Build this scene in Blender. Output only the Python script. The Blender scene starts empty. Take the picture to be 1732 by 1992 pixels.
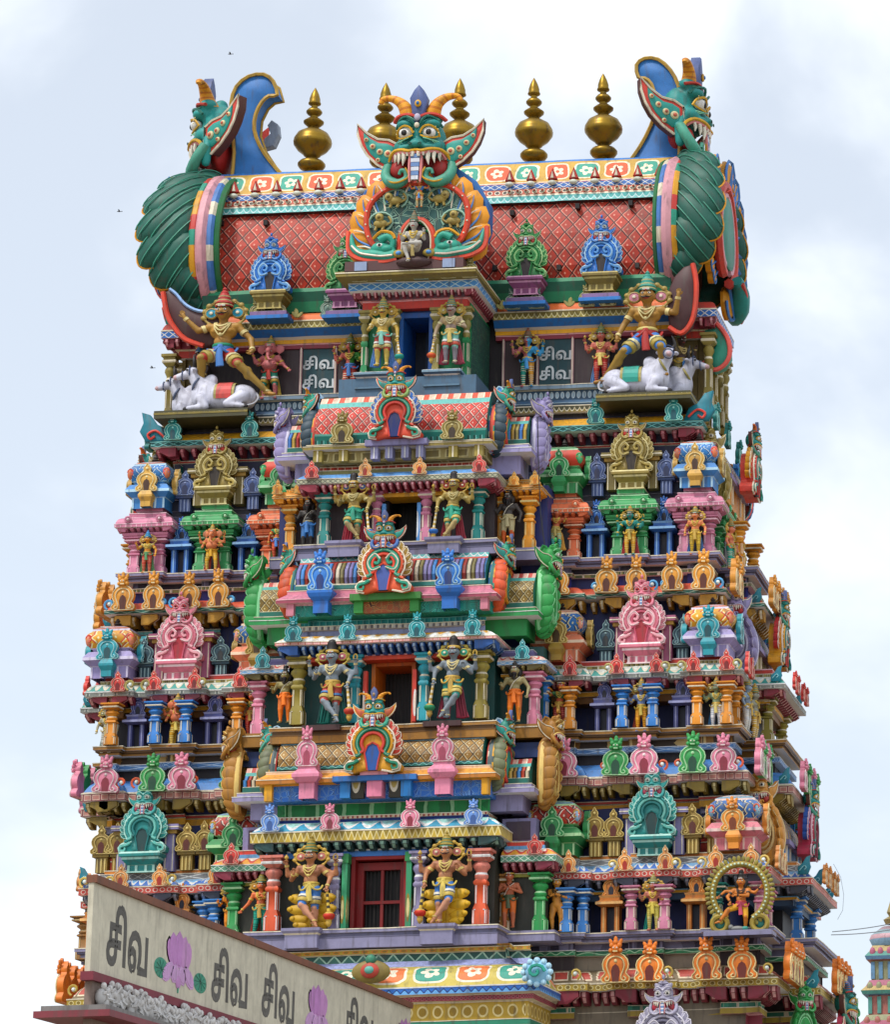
import bpy, bmesh, math, random
import numpy as np
from mathutils import Vector, Matrix
from mathutils.geometry import tessellate_polygon
from mathutils import noise as mnoise
random.seed(7)
SC = bpy.context.scene
COL = SC.collection
PI = math.pi
def R(d): return math.radians(d)

# ------------------------------------------------------------------ camera
CF, CX, CY = 6497.75, 2131.53, 1028.84
YAW, PIT, ROL = R(2.5886), R(13.9037), R(-1.5023)
CAM = Vector((22.683, -90.0, -11.564))
FW = Vector((-math.sin(YAW) * math.cos(PIT), math.cos(YAW) * math.cos(PIT), math.sin(PIT)))
RT = Vector((math.cos(YAW), math.sin(YAW), 0))
UP = RT.cross(FW)
R2 = RT * math.cos(ROL) + UP * math.sin(ROL)
U2 = -RT * math.sin(ROL) + UP * math.cos(ROL)
def U(px, py, Y):
    """survey point: where the sight line of a photo pixel meets the vertical plane at depth Y"""
    d = FW * CF + R2 * (px - CX) - U2 * (py - CY)
    return CAM + d * ((Y + 90.0) / d.y)
def zf(px, py, Y): return U(px, py, Y).z
cam = bpy.data.cameras.new('camera'); co = bpy.data.objects.new('camera', cam); COL.objects.link(co)
M4 = Matrix((R2, U2, -FW)).transposed().to_4x4(); M4.translation = CAM
co.matrix_world = M4
cam.sensor_fit = 'HORIZONTAL'; cam.sensor_width = 36; cam.lens = CF / 1732 * 36
cam.shift_x = -(CX - 866) / 1732; cam.shift_y = (CY - 996) / 1732
cam.clip_start = 1; cam.clip_end = 20000
SC.camera = co

# ------------------------------------------------------------------ materials
def lin(h):
    h = h.lstrip('#'); r = []
    for i in (0, 2, 4):
        c = int(h[i:i + 2], 16) / 255
        r.append(c / 12.92 if c <= .04045 else ((c + .055) / 1.055) ** 2.4)
    g = .3 * r[0] + .6 * r[1] + .1 * r[2]; sat = 1.04 if max(r) - min(r) > .04 else 1.0
    return [min(.86, max(.004, (g + (c - g) * sat) * .97)) for c in r]
MATS = {}
def weather_group():
    g = bpy.data.node_groups.new('weathered_paint', 'ShaderNodeTree')
    g.interface.new_socket('Color', in_out='INPUT', socket_type='NodeSocketColor')
    g.interface.new_socket('Amount', in_out='INPUT', socket_type='NodeSocketFloat')
    g.interface.new_socket('Color', in_out='OUTPUT', socket_type='NodeSocketColor')
    N = g.nodes; L = g.links
    i = N.new('NodeGroupInput'); o = N.new('NodeGroupOutput')
    tc = N.new('ShaderNodeNewGeometry')
    n1 = N.new('ShaderNodeTexNoise'); n1.inputs['Scale'].default_value = 1.7; n1.inputs['Detail'].default_value = 7; n1.inputs['Roughness'].default_value = .7
    mp = N.new('ShaderNodeMapping'); mp.inputs['Scale'].default_value = (5, 5, .8)
    n2 = N.new('ShaderNodeTexNoise'); n2.inputs['Scale'].default_value = 1.6; n2.inputs['Detail'].default_value = 5
    L.new(tc.outputs['Position'], n1.inputs['Vector']); L.new(tc.outputs['Position'], mp.inputs['Vector']); L.new(mp.outputs[0], n2.inputs['Vector'])
    r1 = N.new('ShaderNodeMapRange'); r1.inputs[1].default_value = .3; r1.inputs[2].default_value = .7; r1.inputs[3].default_value = .80; r1.inputs[4].default_value = 1.14
    L.new(n1.outputs[0], r1.inputs[0])
    r2 = N.new('ShaderNodeMapRange'); r2.inputs[1].default_value = .53; r2.inputs[2].default_value = .74; r2.inputs[3].default_value = 0; r2.inputs[4].default_value = .55
    L.new(n2.outputs[0], r2.inputs[0])
    ml = N.new('ShaderNodeMath'); ml.operation = 'MULTIPLY'; L.new(r2.outputs[0], ml.inputs[0]); L.new(i.outputs['Amount'], ml.inputs[1])
    v = N.new('ShaderNodeVectorMath'); v.operation = 'SCALE'; L.new(i.outputs['Color'], v.inputs[0]); L.new(r1.outputs[0], v.inputs['Scale'])
    mx = N.new('ShaderNodeMix'); mx.data_type = 'RGBA'
    # mould settles on upward faces and in speckles
    sx = N.new('ShaderNodeSeparateXYZ'); L.new(tc.outputs['Normal'], sx.inputs[0])
    n3 = N.new('ShaderNodeTexNoise'); n3.inputs['Scale'].default_value = 9; n3.inputs['Detail'].default_value = 6; n3.inputs['Roughness'].default_value = .75; L.new(tc.outputs['Position'], n3.inputs['Vector'])
    r3 = N.new('ShaderNodeMapRange'); r3.inputs[1].default_value = .35; r3.inputs[2].default_value = .95; r3.inputs[3].default_value = .0; r3.inputs[4].default_value = .9; L.new(sx.outputs[2], r3.inputs[0])
    r4 = N.new('ShaderNodeMapRange'); r4.inputs[1].default_value = .42; r4.inputs[2].default_value = .62; r4.inputs[3].default_value = .0; r4.inputs[4].default_value = .75; L.new(n3.outputs[0], r4.inputs[0])
    m3 = N.new('ShaderNodeMath'); m3.operation = 'MULTIPLY'; L.new(r3.outputs[0], m3.inputs[0]); L.new(r4.outputs[0], m3.inputs[1])
    r5 = N.new('ShaderNodeMapRange'); r5.inputs[1].default_value = .62; r5.inputs[2].default_value = .74; r5.inputs[3].default_value = .0; r5.inputs[4].default_value = .5; L.new(n3.outputs[0], r5.inputs[0])
    m4 = N.new('ShaderNodeMath'); m4.operation = 'MAXIMUM'; L.new(m3.outputs[0], m4.inputs[0]); L.new(r5.outputs[0], m4.inputs[1])
    m5 = N.new('ShaderNodeMath'); m5.operation = 'MAXIMUM'; L.new(m4.outputs[0], m5.inputs[0]); L.new(ml.outputs[0], m5.inputs[1])
    oi = N.new('ShaderNodeObjectInfo'); r6 = N.new('ShaderNodeMapRange'); r6.inputs[3].default_value = .86; r6.inputs[4].default_value = 1.1; L.new(oi.outputs['Random'], r6.inputs[0])
    v2 = N.new('ShaderNodeVectorMath'); v2.operation = 'SCALE'; L.new(v.outputs[0], v2.inputs[0]); L.new(r6.outputs[0], v2.inputs['Scale'])
    L.new(m5.outputs[0], mx.inputs[0]); L.new(v2.outputs[0], mx.inputs[6]); mx.inputs[7].default_value = (.075, .062, .05, 1)
    L.new(mx.outputs[2], o.inputs['Color'])
    return g
WG = weather_group()
def base_mat(name, rough=.45, metal=0., amt=1.0):
    m = bpy.data.materials.new(name); m.use_nodes = True
    nt = m.node_tree; b = nt.nodes['Principled BSDF']
    b.inputs['Roughness'].default_value = rough; b.inputs['Metallic'].default_value = metal
    w = nt.nodes.new('ShaderNodeGroup'); w.node_tree = WG; w.inputs['Amount'].default_value = amt
    nt.links.new(w.outputs[0], b.inputs['Base Color'])
    return m, nt, w
def P(h, rough=.56, metal=0., amt=1.0):
    k = ('p', h, rough, metal, amt)
    if k not in MATS:
        m, nt, w = base_mat('paint_' + h.lstrip('#'), rough, metal, amt)
        w.inputs['Color'].default_value = (*lin(h), 1)
        MATS[k] = m
    return MATS[k]
class X:                      # small expression builder for math nodes
    nt = None
    def __init__(s, sock): s.s = sock
    @staticmethod
    def op(o, *a):
        n = X.nt.nodes.new('ShaderNodeMath'); n.operation = o
        for i, v in enumerate(a):
            if isinstance(v, X): X.nt.links.new(v.s, n.inputs[i])
            else: n.inputs[i].default_value = v
        return X(n.outputs[0])
    def __add__(s, o): return X.op('ADD', s, o)
    def __sub__(s, o): return X.op('SUBTRACT', s, o)
    def __rsub__(s, o): return X.op('SUBTRACT', o, s)
    def __mul__(s, o): return X.op('MULTIPLY', s, o)
    def fr(s): return X.op('FRACT', s)
    def ab(s): return X.op('ABSOLUTE', s)
    def lt(s, o): return X.op('LESS_THAN', s, o)
    def gt(s, o): return X.op('GREATER_THAN', s, o)
    def mn(s, o): return X.op('MINIMUM', s, o)
    def mxx(s, o): return X.op('MAXIMUM', s, o)
def PT(kind, c1, c2, c3='#e8e0cc', k=4.0):
    """patterned paint: u = metres along the moulding, v = 0..1 across it"""
    key = ('t', kind, c1, c2, c3, k)
    if key in MATS: return MATS[key]
    m, nt, w = base_mat('pattern_' + kind, .58)
    X.nt = nt
    uv = nt.nodes.new('ShaderNodeUVMap'); sp = nt.nodes.new('ShaderNodeSeparateXYZ'); nt.links.new(uv.outputs[0], sp.inputs[0])
    u = X(sp.outputs[0]); v = X(sp.outputs[1])
    gp = nt.nodes.new('ShaderNodeNewGeometry'); nz = nt.nodes.new('ShaderNodeTexNoise'); nz.inputs['Scale'].default_value = 2.2; nz.inputs['Detail'].default_value = 3; nt.links.new(gp.outputs['Position'], nz.inputs['Vector'])
    u = u + (X(nz.outputs[0]) - .5) * (.22 / k)
    t = (u * k).fr(); a = (t * 2 - 1).ab()
    if kind == 'petal':                       # hanging scallops
        f = a * a * .62 + .16
        A = (v.gt(f)); Ln = (v - f).ab().lt(.11)
    elif kind == 'dots':
        d = (t - .5) * (t - .5) + (v - .5) * (v - .5) * 1.0
        A = d.lt(.075); Ln = (d - .10).ab().lt(.035)
    elif kind == 'zig':
        A = v.gt(a); Ln = (v - a).ab().lt(.14)
    elif kind == 'tick':
        A = t.lt(.5); Ln = (t - .5).ab().lt(.07)
    elif kind == 'wave':
        s = X.op('SINE', u * (k * 6.283)) * .25 + .5
        A = v.gt(s); Ln = (v - s).ab().lt(.12)
    elif kind == 'lat':                       # lattice band
        b1 = (u * k + v).fr(); b2 = (u * k - v + 4).fr()
        Ln = b1.mn(b2).lt(.16); A = v.gt(2)
    elif kind == 'dia':                       # diamond tiles: v in metres
        b1 = (u * k + v * (k * .8)).fr(); b2 = (u * k - v * (k * .8) + 50).fr()
        mn = b1.mn(b2)
        Ln = (mn - .15).ab().lt(.045)
        A = mn.lt(.10)
        dd = (b1 - .52) * (b1 - .52) + (b2 - .52) * (b2 - .52)
        Ln = Ln.mxx(dd.lt(.009))
        cb = nt.nodes.new('ShaderNodeCombineXYZ'); nt.links.new(X.op('FLOOR', u * k + v * (k * .8)).s, cb.inputs[0]); nt.links.new(X.op('FLOOR', u * k - v * (k * .8) + 50).s, cb.inputs[1])
        wn = nt.nodes.new('ShaderNodeTexWhiteNoise'); nt.links.new(cb.outputs[0], wn.inputs['Vector']); tile = X(wn.outputs['Value'])
    elif kind == 'frame':                     # panels with a line frame
        Ln = (a - .78).ab().lt(.06) * (v - .5).ab().lt(.36)
        Ln = Ln.mxx((((v - .5).ab() - .33).ab()).lt(.045) * a.lt(.8)); A = a.gt(.84).mxx((v - .5).ab().gt(.38))
    elif kind == 'scroll':
        n = nt.nodes.new('ShaderNodeTexVoronoi'); n.feature = 'DISTANCE_TO_EDGE'; n.inputs['Scale'].default_value = k
        g_ = nt.nodes.new('ShaderNodeNewGeometry'); nt.links.new(g_.outputs['Position'], n.inputs['Vector'])
        d = X(n.outputs['Distance']); Ln = (d - .06).ab().lt(.022); A = d.lt(.04)
    elif kind == 'flower':                    # rounded plaques with a rosette, alternating colours
        fx = (t - .5) * 2
        vv = (v - .5) * 2
        rr = X.op('POWER', fx.ab(), 4.) + X.op('POWER', vv.ab(), 4.)
        ang = X.op('ARCTAN2', vv, fx); rad = X.op('SQRT', fx * fx * 1.3 + vv * vv)
        ros = rad.lt(X.op('ABSOLUTE', X.op('SINE', ang * 2.5)) * .22 + .28)
        Ln = (rr - .36).ab().lt(.11).mxx((ros) * rad.gt(.14)); A = rr.gt(.42)
    mx = nt.nodes.new('ShaderNodeMix'); mx.data_type = 'RGBA'; nt.links.new(A.s, mx.inputs[0])
    mx.inputs[6].default_value = (*lin(c1), 1); mx.inputs[7].default_value = (*lin(c2), 1)
    if kind == 'flower':
        alt = (u * (k / 2)).fr().lt(.5); m0 = nt.nodes.new('ShaderNodeMix'); m0.data_type = 'RGBA'; nt.links.new(alt.s, m0.inputs[0])
        m0.inputs[6].default_value = (*lin(c1), 1); m0.inputs[7].default_value = (*lin('#2f9c86'), 1); nt.links.new(m0.outputs[2], mx.inputs[6])
    m2 = nt.nodes.new('ShaderNodeMix'); m2.data_type = 'RGBA'; nt.links.new(Ln.s, m2.inputs[0]); nt.links.new(mx.outputs[2], m2.inputs[6]); m2.inputs[7].default_value = (*lin(c3), 1)
    if kind == 'dia':
        sc_ = nt.nodes.new('ShaderNodeVectorMath'); sc_.operation = 'SCALE'; nt.links.new(m2.outputs[2], sc_.inputs[0]); nt.links.new((tile * .5 + .72).s, sc_.inputs['Scale']); nt.links.new(sc_.outputs[0], w.inputs['Color'])
    else: nt.links.new(m2.outputs[2], w.inputs['Color'])
    bp = nt.nodes.new('ShaderNodeBump'); bp.inputs['Strength'].default_value = .5; bp.inputs['Distance'].default_value = .03
    nt.links.new(Ln.s, bp.inputs['Height']); nt.links.new(bp.outputs[0], nt.nodes['Principled BSDF'].inputs['Normal'])
    MATS[key] = m
    return m
# palette (paint colours of the things themselves)
CRM = '#e9dfc6'; WHT = '#e8e8e6'; LAV = '#8b88a8'; LAVD = '#666480'; TEAL = '#12796f'; TEALD = '#0d5353'; AQUA = '#7cc7c4'; GRN = '#2f8f4e'
GRND = '#1c5f38'; RED = '#c53a2c'; ORG = '#e8702f'; YEL = '#eaa92a'; GLD = '#b08a3a'; OLV = '#8f7f3c'; BLU = '#2f7fd0'; BLUL = '#6fb0e6'
NAVY = '#1f2a66'; DRK = '#2a2228'; MAR = '#8a2f3f'; PNK = '#e08a9c'; PNKL = '#eebac0'; BRN = '#8a5a26'; GRY = '#8b9088'; SLT = '#31506a'

# ------------------------------------------------------------------ mesh builder
def catmull(pts, n=4, closed=False):
    pts = [Vector(p) for p in pts]; out = []; m = len(pts)
    rng = m if closed else m - 1
    for i in range(rng):
        p1 = pts[i]; p2 = pts[(i + 1) % m]
        p0 = pts[i - 1] if (i > 0 or closed) else p1
        p3 = pts[(i + 2) % m] if (i + 2 < m or closed) else p2
        for j in range(n):
            t = j / n
            out.append(.5 * ((2 * p1) + (p2 - p0) * t + (2 * p0 - 5 * p1 + 4 * p2 - p3) * t * t + (3 * p1 - p0 - 3 * p2 + p3) * t ** 3))
    if not closed: out.append(pts[-1])
    return out
def WOB(x, y, z):
    v = mnoise.noise_vector(Vector((x * 1.3, y * 1.3, z * 1.7))); return (v.x * .014, v.y * .014, v.z * .016)
class MB:
    def __init__(s):
        s.v = []; s.f = []; s.m = []; s.uv = []; s.sm = []; s.mats = []; s.T = Matrix(); s.mk = []
    def mark(s): s.mk.append((len(s.v), len(s.f)))
    def mi(s, m):
        if isinstance(m, str): m = P(m)
        if m not in s.mats: s.mats.append(m)
        return s.mats.index(m)
    def add(s, vs, fs, mat, smooth=False, uvs=None):
        b = len(s.v); T = s.T
        s.v += [tuple(T @ Vector(p)) for p in vs]
        flip = T.determinant() < 0
        single = not isinstance(mat, list)
        if single: k = s.mi(mat)
        for i, f in enumerate(fs):
            g = [b + j for j in f]; u = uvs[i] if uvs else None
            if flip: g = g[::-1]; u = u[::-1] if u else None
            s.f.append(g); s.m.append(k if single else s.mi(mat[i])); s.sm.append(smooth); s.uv.append(u)
    def box(s, c, d, mat):
        x, y, z = c; a, b, e = d[0] / 2, d[1] / 2, d[2] / 2
        vs = [(x + i * a, y + j * b, z + k * e) for i in (-1, 1) for j in (-1, 1) for k in (-1, 1)]
        fs = [(0, 1, 3, 2), (4, 6, 7, 5), (0, 4, 5, 1), (2, 3, 7, 6), (0, 2, 6, 4), (1, 5, 7, 3)]
        us = [[(vs[i][0] + vs[i][1], vs[i][2] - (z - e)) if 1 else 0 for i in f] for f in fs]
        s.add(vs, fs, mat, False, us)
    def bx(s, x0, x1, y0, y1, z0, z1, mat): s.box(((x0 + x1) / 2, (y0 + y1) / 2, (z0 + z1) / 2), (abs(x1 - x0), abs(y1 - y0), abs(z1 - z0)), mat)
    def lathe(s, prof, c, mat, seg=12, sq=False, sx=1, sy=1, smooth=True, capb=False):
        """prof [(r,z)] or [(r,z,mat)]"""
        if sq: seg = 4; off = PI / 4; k = math.sqrt(2); smooth = False
        else: off = PI / seg; k = 1
        vs = []
        for p in prof:
            for i in range(seg):
                a = off + 2 * PI * i / seg
                vs.append((c[0] + p[0] * k * math.cos(a) * sx, c[1] + p[0] * k * math.sin(a) * sy, c[2] + p[1]))
        fs = []; ms = []; us = []; vv = 0
        for j in range(len(prof) - 1):
            m = prof[j + 1][2] if len(prof[j + 1]) > 2 else mat
            dv = math.hypot(prof[j + 1][0] - prof[j][0], prof[j + 1][1] - prof[j][1])
            for i in range(seg):
                i2 = (i + 1) % seg
                fs.append((j * seg + i, j * seg + i2, (j + 1) * seg + i2, (j + 1) * seg + i)); ms.append(m)
                w = max(prof[j][0], prof[j + 1][0]) * (2 if sq else 2 * PI / seg)
                us.append([(i * w, vv), (i * w + w, vv), (i * w + w, vv + dv), (i * w, vv + dv)])
            vv += dv
        fs.append(tuple(range((len(prof) - 1) * seg, len(prof) * seg))); ms.append(prof[-1][2] if len(prof[-1]) > 2 else mat); us.append([(0, 0)] * seg)
        if capb: fs.append(tuple(range(seg))[::-1]); ms.append(mat); us.append([(0, 0)] * seg)
        s.add(vs, fs, ms, smooth, us)
    def tube(s, pts, rad, mat, seg=6, closed=False, smooth=True, flat=1.0):
        pts = [Vector(p) for p in pts]; n = len(pts); vs = []; fs = []; ms = []
        up = Vector((0, 0, 1))
        nrm = None
        for i, p in enumerate(pts):
            if closed: d = pts[(i + 1) % n] - pts[i - 1]
            else: d = pts[min(i + 1, n - 1)] - pts[max(i - 1, 0)]
            if d.length < 1e-9: d = Vector((0, 0, 1))
            d.normalize()
            if nrm is None:
                nrm = d.cross(Vector((0, 1, 0)));
                if nrm.length < .1: nrm = d.cross(Vector((1, 0, 0)))
                nrm.normalize()
            else:
                nrm = nrm - d * nrm.dot(d)
                if nrm.length < 1e-6: nrm = d.orthogonal()
                nrm.normalize()
            bn = d.cross(nrm)
            r = rad[i] if isinstance(rad, (list, tuple)) else rad
            for k in range(seg):
                a = 2 * PI * k / seg
                vs.append(p + nrm * (r * math.cos(a)) + bn * (r * flat * math.sin(a)))
        rng = n if closed else n - 1
        for i in range(rng):
            j = (i + 1) % n
            m = mat[i % len(mat)] if isinstance(mat, list) else mat
            for k in range(seg):
                k2 = (k + 1) % seg
                fs.append((i * seg + k, i * seg + k2, j * seg + k2, j * seg + k)); ms.append(m)
        if not closed:
            m0 = mat[0] if isinstance(mat, list) else mat
            fs.append(tuple(range(seg))[::-1]); ms.append(m0)
            fs.append(tuple(range((n - 1) * seg, n * seg))); ms.append(m0)
        s.add(vs, fs, ms, smooth)
    def ell(s, c, r, mat, rot=None, u=10, v=7):
        vs = []; fs = []
        M = Matrix.Translation(c) @ (rot.to_4x4() if rot else Matrix())
        vs.append(M @ Vector((0, 0, -r[2])))
        for j in range(1, v):
            t = PI * j / v - PI / 2
            for i in range(u):
                a = 2 * PI * i / u
                vs.append(M @ Vector((r[0] * math.cos(t) * math.cos(a), r[1] * math.cos(t) * math.sin(a), r[2] * math.sin(t))))
        vs.append(M @ Vector((0, 0, r[2]))); n = len(vs)
        for i in range(u):
            i2 = (i + 1) % u
            fs.append((0, 1 + i2, 1 + i)); fs.append((n - 1, n - 1 - u + i, n - 1 - u + i2))
            for j in range(v - 2):
                fs.append((1 + j * u + i, 1 + j * u + i2, 1 + (j + 1) * u + i2, 1 + (j + 1) * u + i))
        s.add(vs, fs, mat, True)
    def prism(s, pts, y0, y1, mat, bev=0.0, smat=None, axis='y'):
        """outline [(x,z)] extruded from y0 (front) to y1 (back); bev rounds the front edge"""
        pts = [Vector((p[0], p[1])) for p in pts]
        ar = sum(pts[i - 1].x * pts[i].y - pts[i].x * pts[i - 1].y for i in range(len(pts)))
        if ar < 0: pts.reverse()
        n = len(pts); ins = []
        for i in range(n):
            a = (pts[i] - pts[i - 1]); b = (pts[(i + 1) % n] - pts[i])
            a = a.normalized() if a.length > 0 else Vector((1, 0)); b = b.normalized() if b.length > 0 else a
            t = a + b
            t = t.normalized() if t.length > .01 else a
            nn = Vector((-t.y, t.x)); ins.append(pts[i] + nn * bev)
        vs = [(p.x, y0, p.y) for p in ins] + [(p.x, y0 + bev * .8, p.y) for p in pts] + [(p.x, y1, p.y) for p in pts]
        tri = tessellate_polygon([[Vector((p.x, p.y, 0)) for p in ins]])
        fs = []
        for t in tri:
            a, b, c = [ins[i] for i in t]
            if (b.x - a.x) * (c.y - a.y) - (b.y - a.y) * (c.x - a.x) < 0: t = (t[0], t[2], t[1])
            fs.append(tuple(t))
        nt = len(fs); fs += [tuple(2 * n + i for i in t[::-1]) for t in fs[:nt]]
        ms = [mat] * (2 * nt)
        for i in range(n):
            j = (i + 1) % n
            fs.append((i, n + i, n + j, j)); ms.append(mat)
            fs.append((n + i, 2 * n + i, 2 * n + j, n + j)); ms.append(smat or mat)
        s.add(vs, fs, ms, False, [[(vs[i][0], vs[i][2]) for i in f] for f in fs])
    def leaf(s, root, tip, w, mat, y=0., th=.06, rim=None):
        """pointed puffy leaf in the xz plane"""
        a = Vector(root); b = Vector(tip); d = b - a; n = Vector((-d.y, d.x)).normalized() * w; L = d
        ol = []; N = 5
        sh = [.4, .8, 1, .98, .72]
        for i in range(N): ol.append(a + L * ((i + .3) / N) + n * sh[i] * .5)
        ol.append(b)
        for i in range(N - 1, -1, -1): ol.append(a + L * ((i + .3) / N) - n * sh[i] * .5)
        s.prism([(p.x, p.y) for p in ol], y - th, y + th, mat, w * .18)
        if rim:
            s.tube([(a.x, y - th * 1.2, a.y), (b.x, y - th, b.y)], [w * .09, w * .03], rim, 4)
            s.tube([(p.x, y - th * .8, p.y) for p in ol[1:-1]], w * .055, rim, 4)
    def sweep(s, path, prof, closed=False, smooth=True):
        """plan path [(x,y)] (outward on the right hand), prof [(o,z,mat)] from top to bottom, mat belongs to the stretch before it"""
        src = [Vector(p) for p in path]; pts = []
        for i in range(len(src)):
            pts.append(src[i])
            if i == len(src) - 1 and not closed: break
            q = src[(i + 1) % len(src)]; k = int((q - src[i]).length / .45)
            for j in range(1, k): pts.append(src[i].lerp(q, j / k))
        n = len(pts)
        def nd(i):
            d = (pts[(i + 1) % n] - pts[i]).normalized(); return Vector((d.y, -d.x))
        mit = []
        for i in range(n):
            if closed: n0 = nd(i - 1); n1 = nd(i)
            elif i == 0: n0 = n1 = nd(0)
            elif i == n - 1: n0 = n1 = nd(n - 2)
            else: n0 = nd(i - 1); n1 = nd(i)
            q = n0 + n1; mit.append(q / max(.2, 1 + n0.dot(n1)))
        ln = [0]
        for i in range(n): ln.append(ln[-1] + (pts[(i + 1) % n] - pts[i]).length)
        vs = []; fs = []; ms = []; us = []
        for j in range(len(prof) - 1):
            a, b = prof[j], prof[j + 1]
            for i in range(n if closed else n - 1):
                k = (i + 1) % n
                o = len(vs)
                for (q, w) in ((i, b), (k, b), (k, a), (i, a)):
                    p = pts[q] + mit[q] * w[0]; h_ = WOB(p.x, p.y, w[1]); vs.append((p.x + h_[0], p.y + h_[1], w[1] + h_[2]))
                fs.append((o, o + 1, o + 2, o + 3)); ms.append(b[2])
                v0, v1 = (b[3], b[4]) if len(b) > 3 else (0, 1)
                us.append([(ln[i], v0), (ln[i + 1], v0), (ln[i + 1], v1), (ln[i], v1)])
        s.add(vs, fs, ms, False, us)
    def raw(s, V, F, mats):
        b = len(s.v); s.v += [tuple(s.T @ Vector(p)) for p in V]
        for f, m in zip(F, mats): s.f.append([b + int(i) for i in f]); s.m.append(s.mi(m)); s.sm.append(True); s.uv.append(None)
    def build(s, name, parent=None, col=None):
        if s.mk:          # separate pieces
            s.mk = [q for q in s.mk if q[1] < len(s.f)]; mk = s.mk + [(len(s.v), len(s.f))]; o = None
            for (v0, f0), (v1, f1) in zip(mk, mk[1:]):
                t = MB(); t.v = s.v[v0:v1]; t.f = [[i - v0 for i in f] for f in s.f[f0:f1]]; t.sm = s.sm[f0:f1]; t.uv = s.uv[f0:f1]
                t.mats = s.mats; t.m = s.m[f0:f1]; o = t.build(name, parent)
            return o
        me = bpy.data.meshes.new(name)
        me.from_pydata(s.v, [], s.f)
        for m in s.mats: me.materials.append(m)
        me.polygons.foreach_set('material_index', s.m)
        me.polygons.foreach_set('use_smooth', s.sm)
        if any(u is not None for u in s.uv):
            l = me.uv_layers.new(name='UVMap'); arr = []
            for f, u in zip(s.f, s.uv):
                for q in (u if u else [(0, 0)] * len(f)): arr += [q[0], q[1]]
            l.data.foreach_set('uv', arr)
        me.update()
        if any(s.sm): me.set_sharp_from_angle(angle=R(48))
        o = bpy.data.objects.new(name, me); COL.objects.link(o)
        if parent: o.parent = parent
        return o
def empty(name, label=None, cat=None, group=None, loc=(0, 0, 0), rot=0, sc=1, parent=None):
    o = bpy.data.objects.new(name, None); COL.objects.link(o); o.location = loc; o.rotation_euler = (0, 0, rot); o.scale = (sc,) * 3 if not isinstance(sc, tuple) else sc
    o.empty_display_size = .2
    if label: o['label'] = label
    if cat: o['category'] = cat
    if group: o['group'] = group
    if parent: o.parent = parent
    return o
def tag(o, label=None, cat=None, group=None, kind=None):
    if label: o['label'] = label
    if cat: o['category'] = cat
    if group: o['group'] = group
    if kind: o['kind'] = kind
    return o
def dup(o, parent=None, loc=None, rot=None, sc=None, label=None, group=None):
    c = o.copy(); COL.objects.link(c); c.parent = parent
    if loc is not None: c.location = loc
    if rot is not None: c.rotation_euler = (0, 0, rot)
    if sc is not None: c.scale = (sc,) * 3 if not isinstance(sc, tuple) else sc
    if label: c['label'] = label
    if group: c['group'] = group
    for ch in list(o.children): dup(ch, c)
    return c

# ------------------------------------------------------------------ blended bodies (one continuous surface from many lumps)
def capsule_mesh(a, b, ra, rb, seg=12):
    a = Vector(a); b = Vector(b); d = b - a; L = d.length
    q = Vector((0, 0, 1)).rotation_difference(d) if L > 1e-6 else Matrix.Identity(3).to_quaternion()
    vs = []; rings = []
    for j in range(1, 5): t = -PI / 2 + PI / 2 * j / 4; rings.append((ra * math.cos(t), ra * math.sin(t)))
    for j in range(0, 4): t = PI / 2 * j / 4; rings.append((rb * math.cos(t), L + rb * math.sin(t)))
    vs.append(a + q @ Vector((0, 0, -ra)))
    for r, z in rings:
        for i in range(seg): vs.append(a + q @ Vector((r * math.cos(2 * PI * i / seg), r * math.sin(2 * PI * i / seg), z)))
    vs.append(a + q @ Vector((0, 0, L + rb))); n = len(vs); fs = []; m = len(rings)
    for i in range(seg):
        k = (i + 1) % seg
        fs.append((0, 1 + k, 1 + i)); fs.append((n - 1, n - 1 - seg + i, n - 1 - seg + k))
        for j in range(m - 1): fs.append((1 + j * seg + i, 1 + j * seg + k, 1 + (j + 1) * seg + k, 1 + (j + 1) * seg + i))
    return vs, fs
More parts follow.
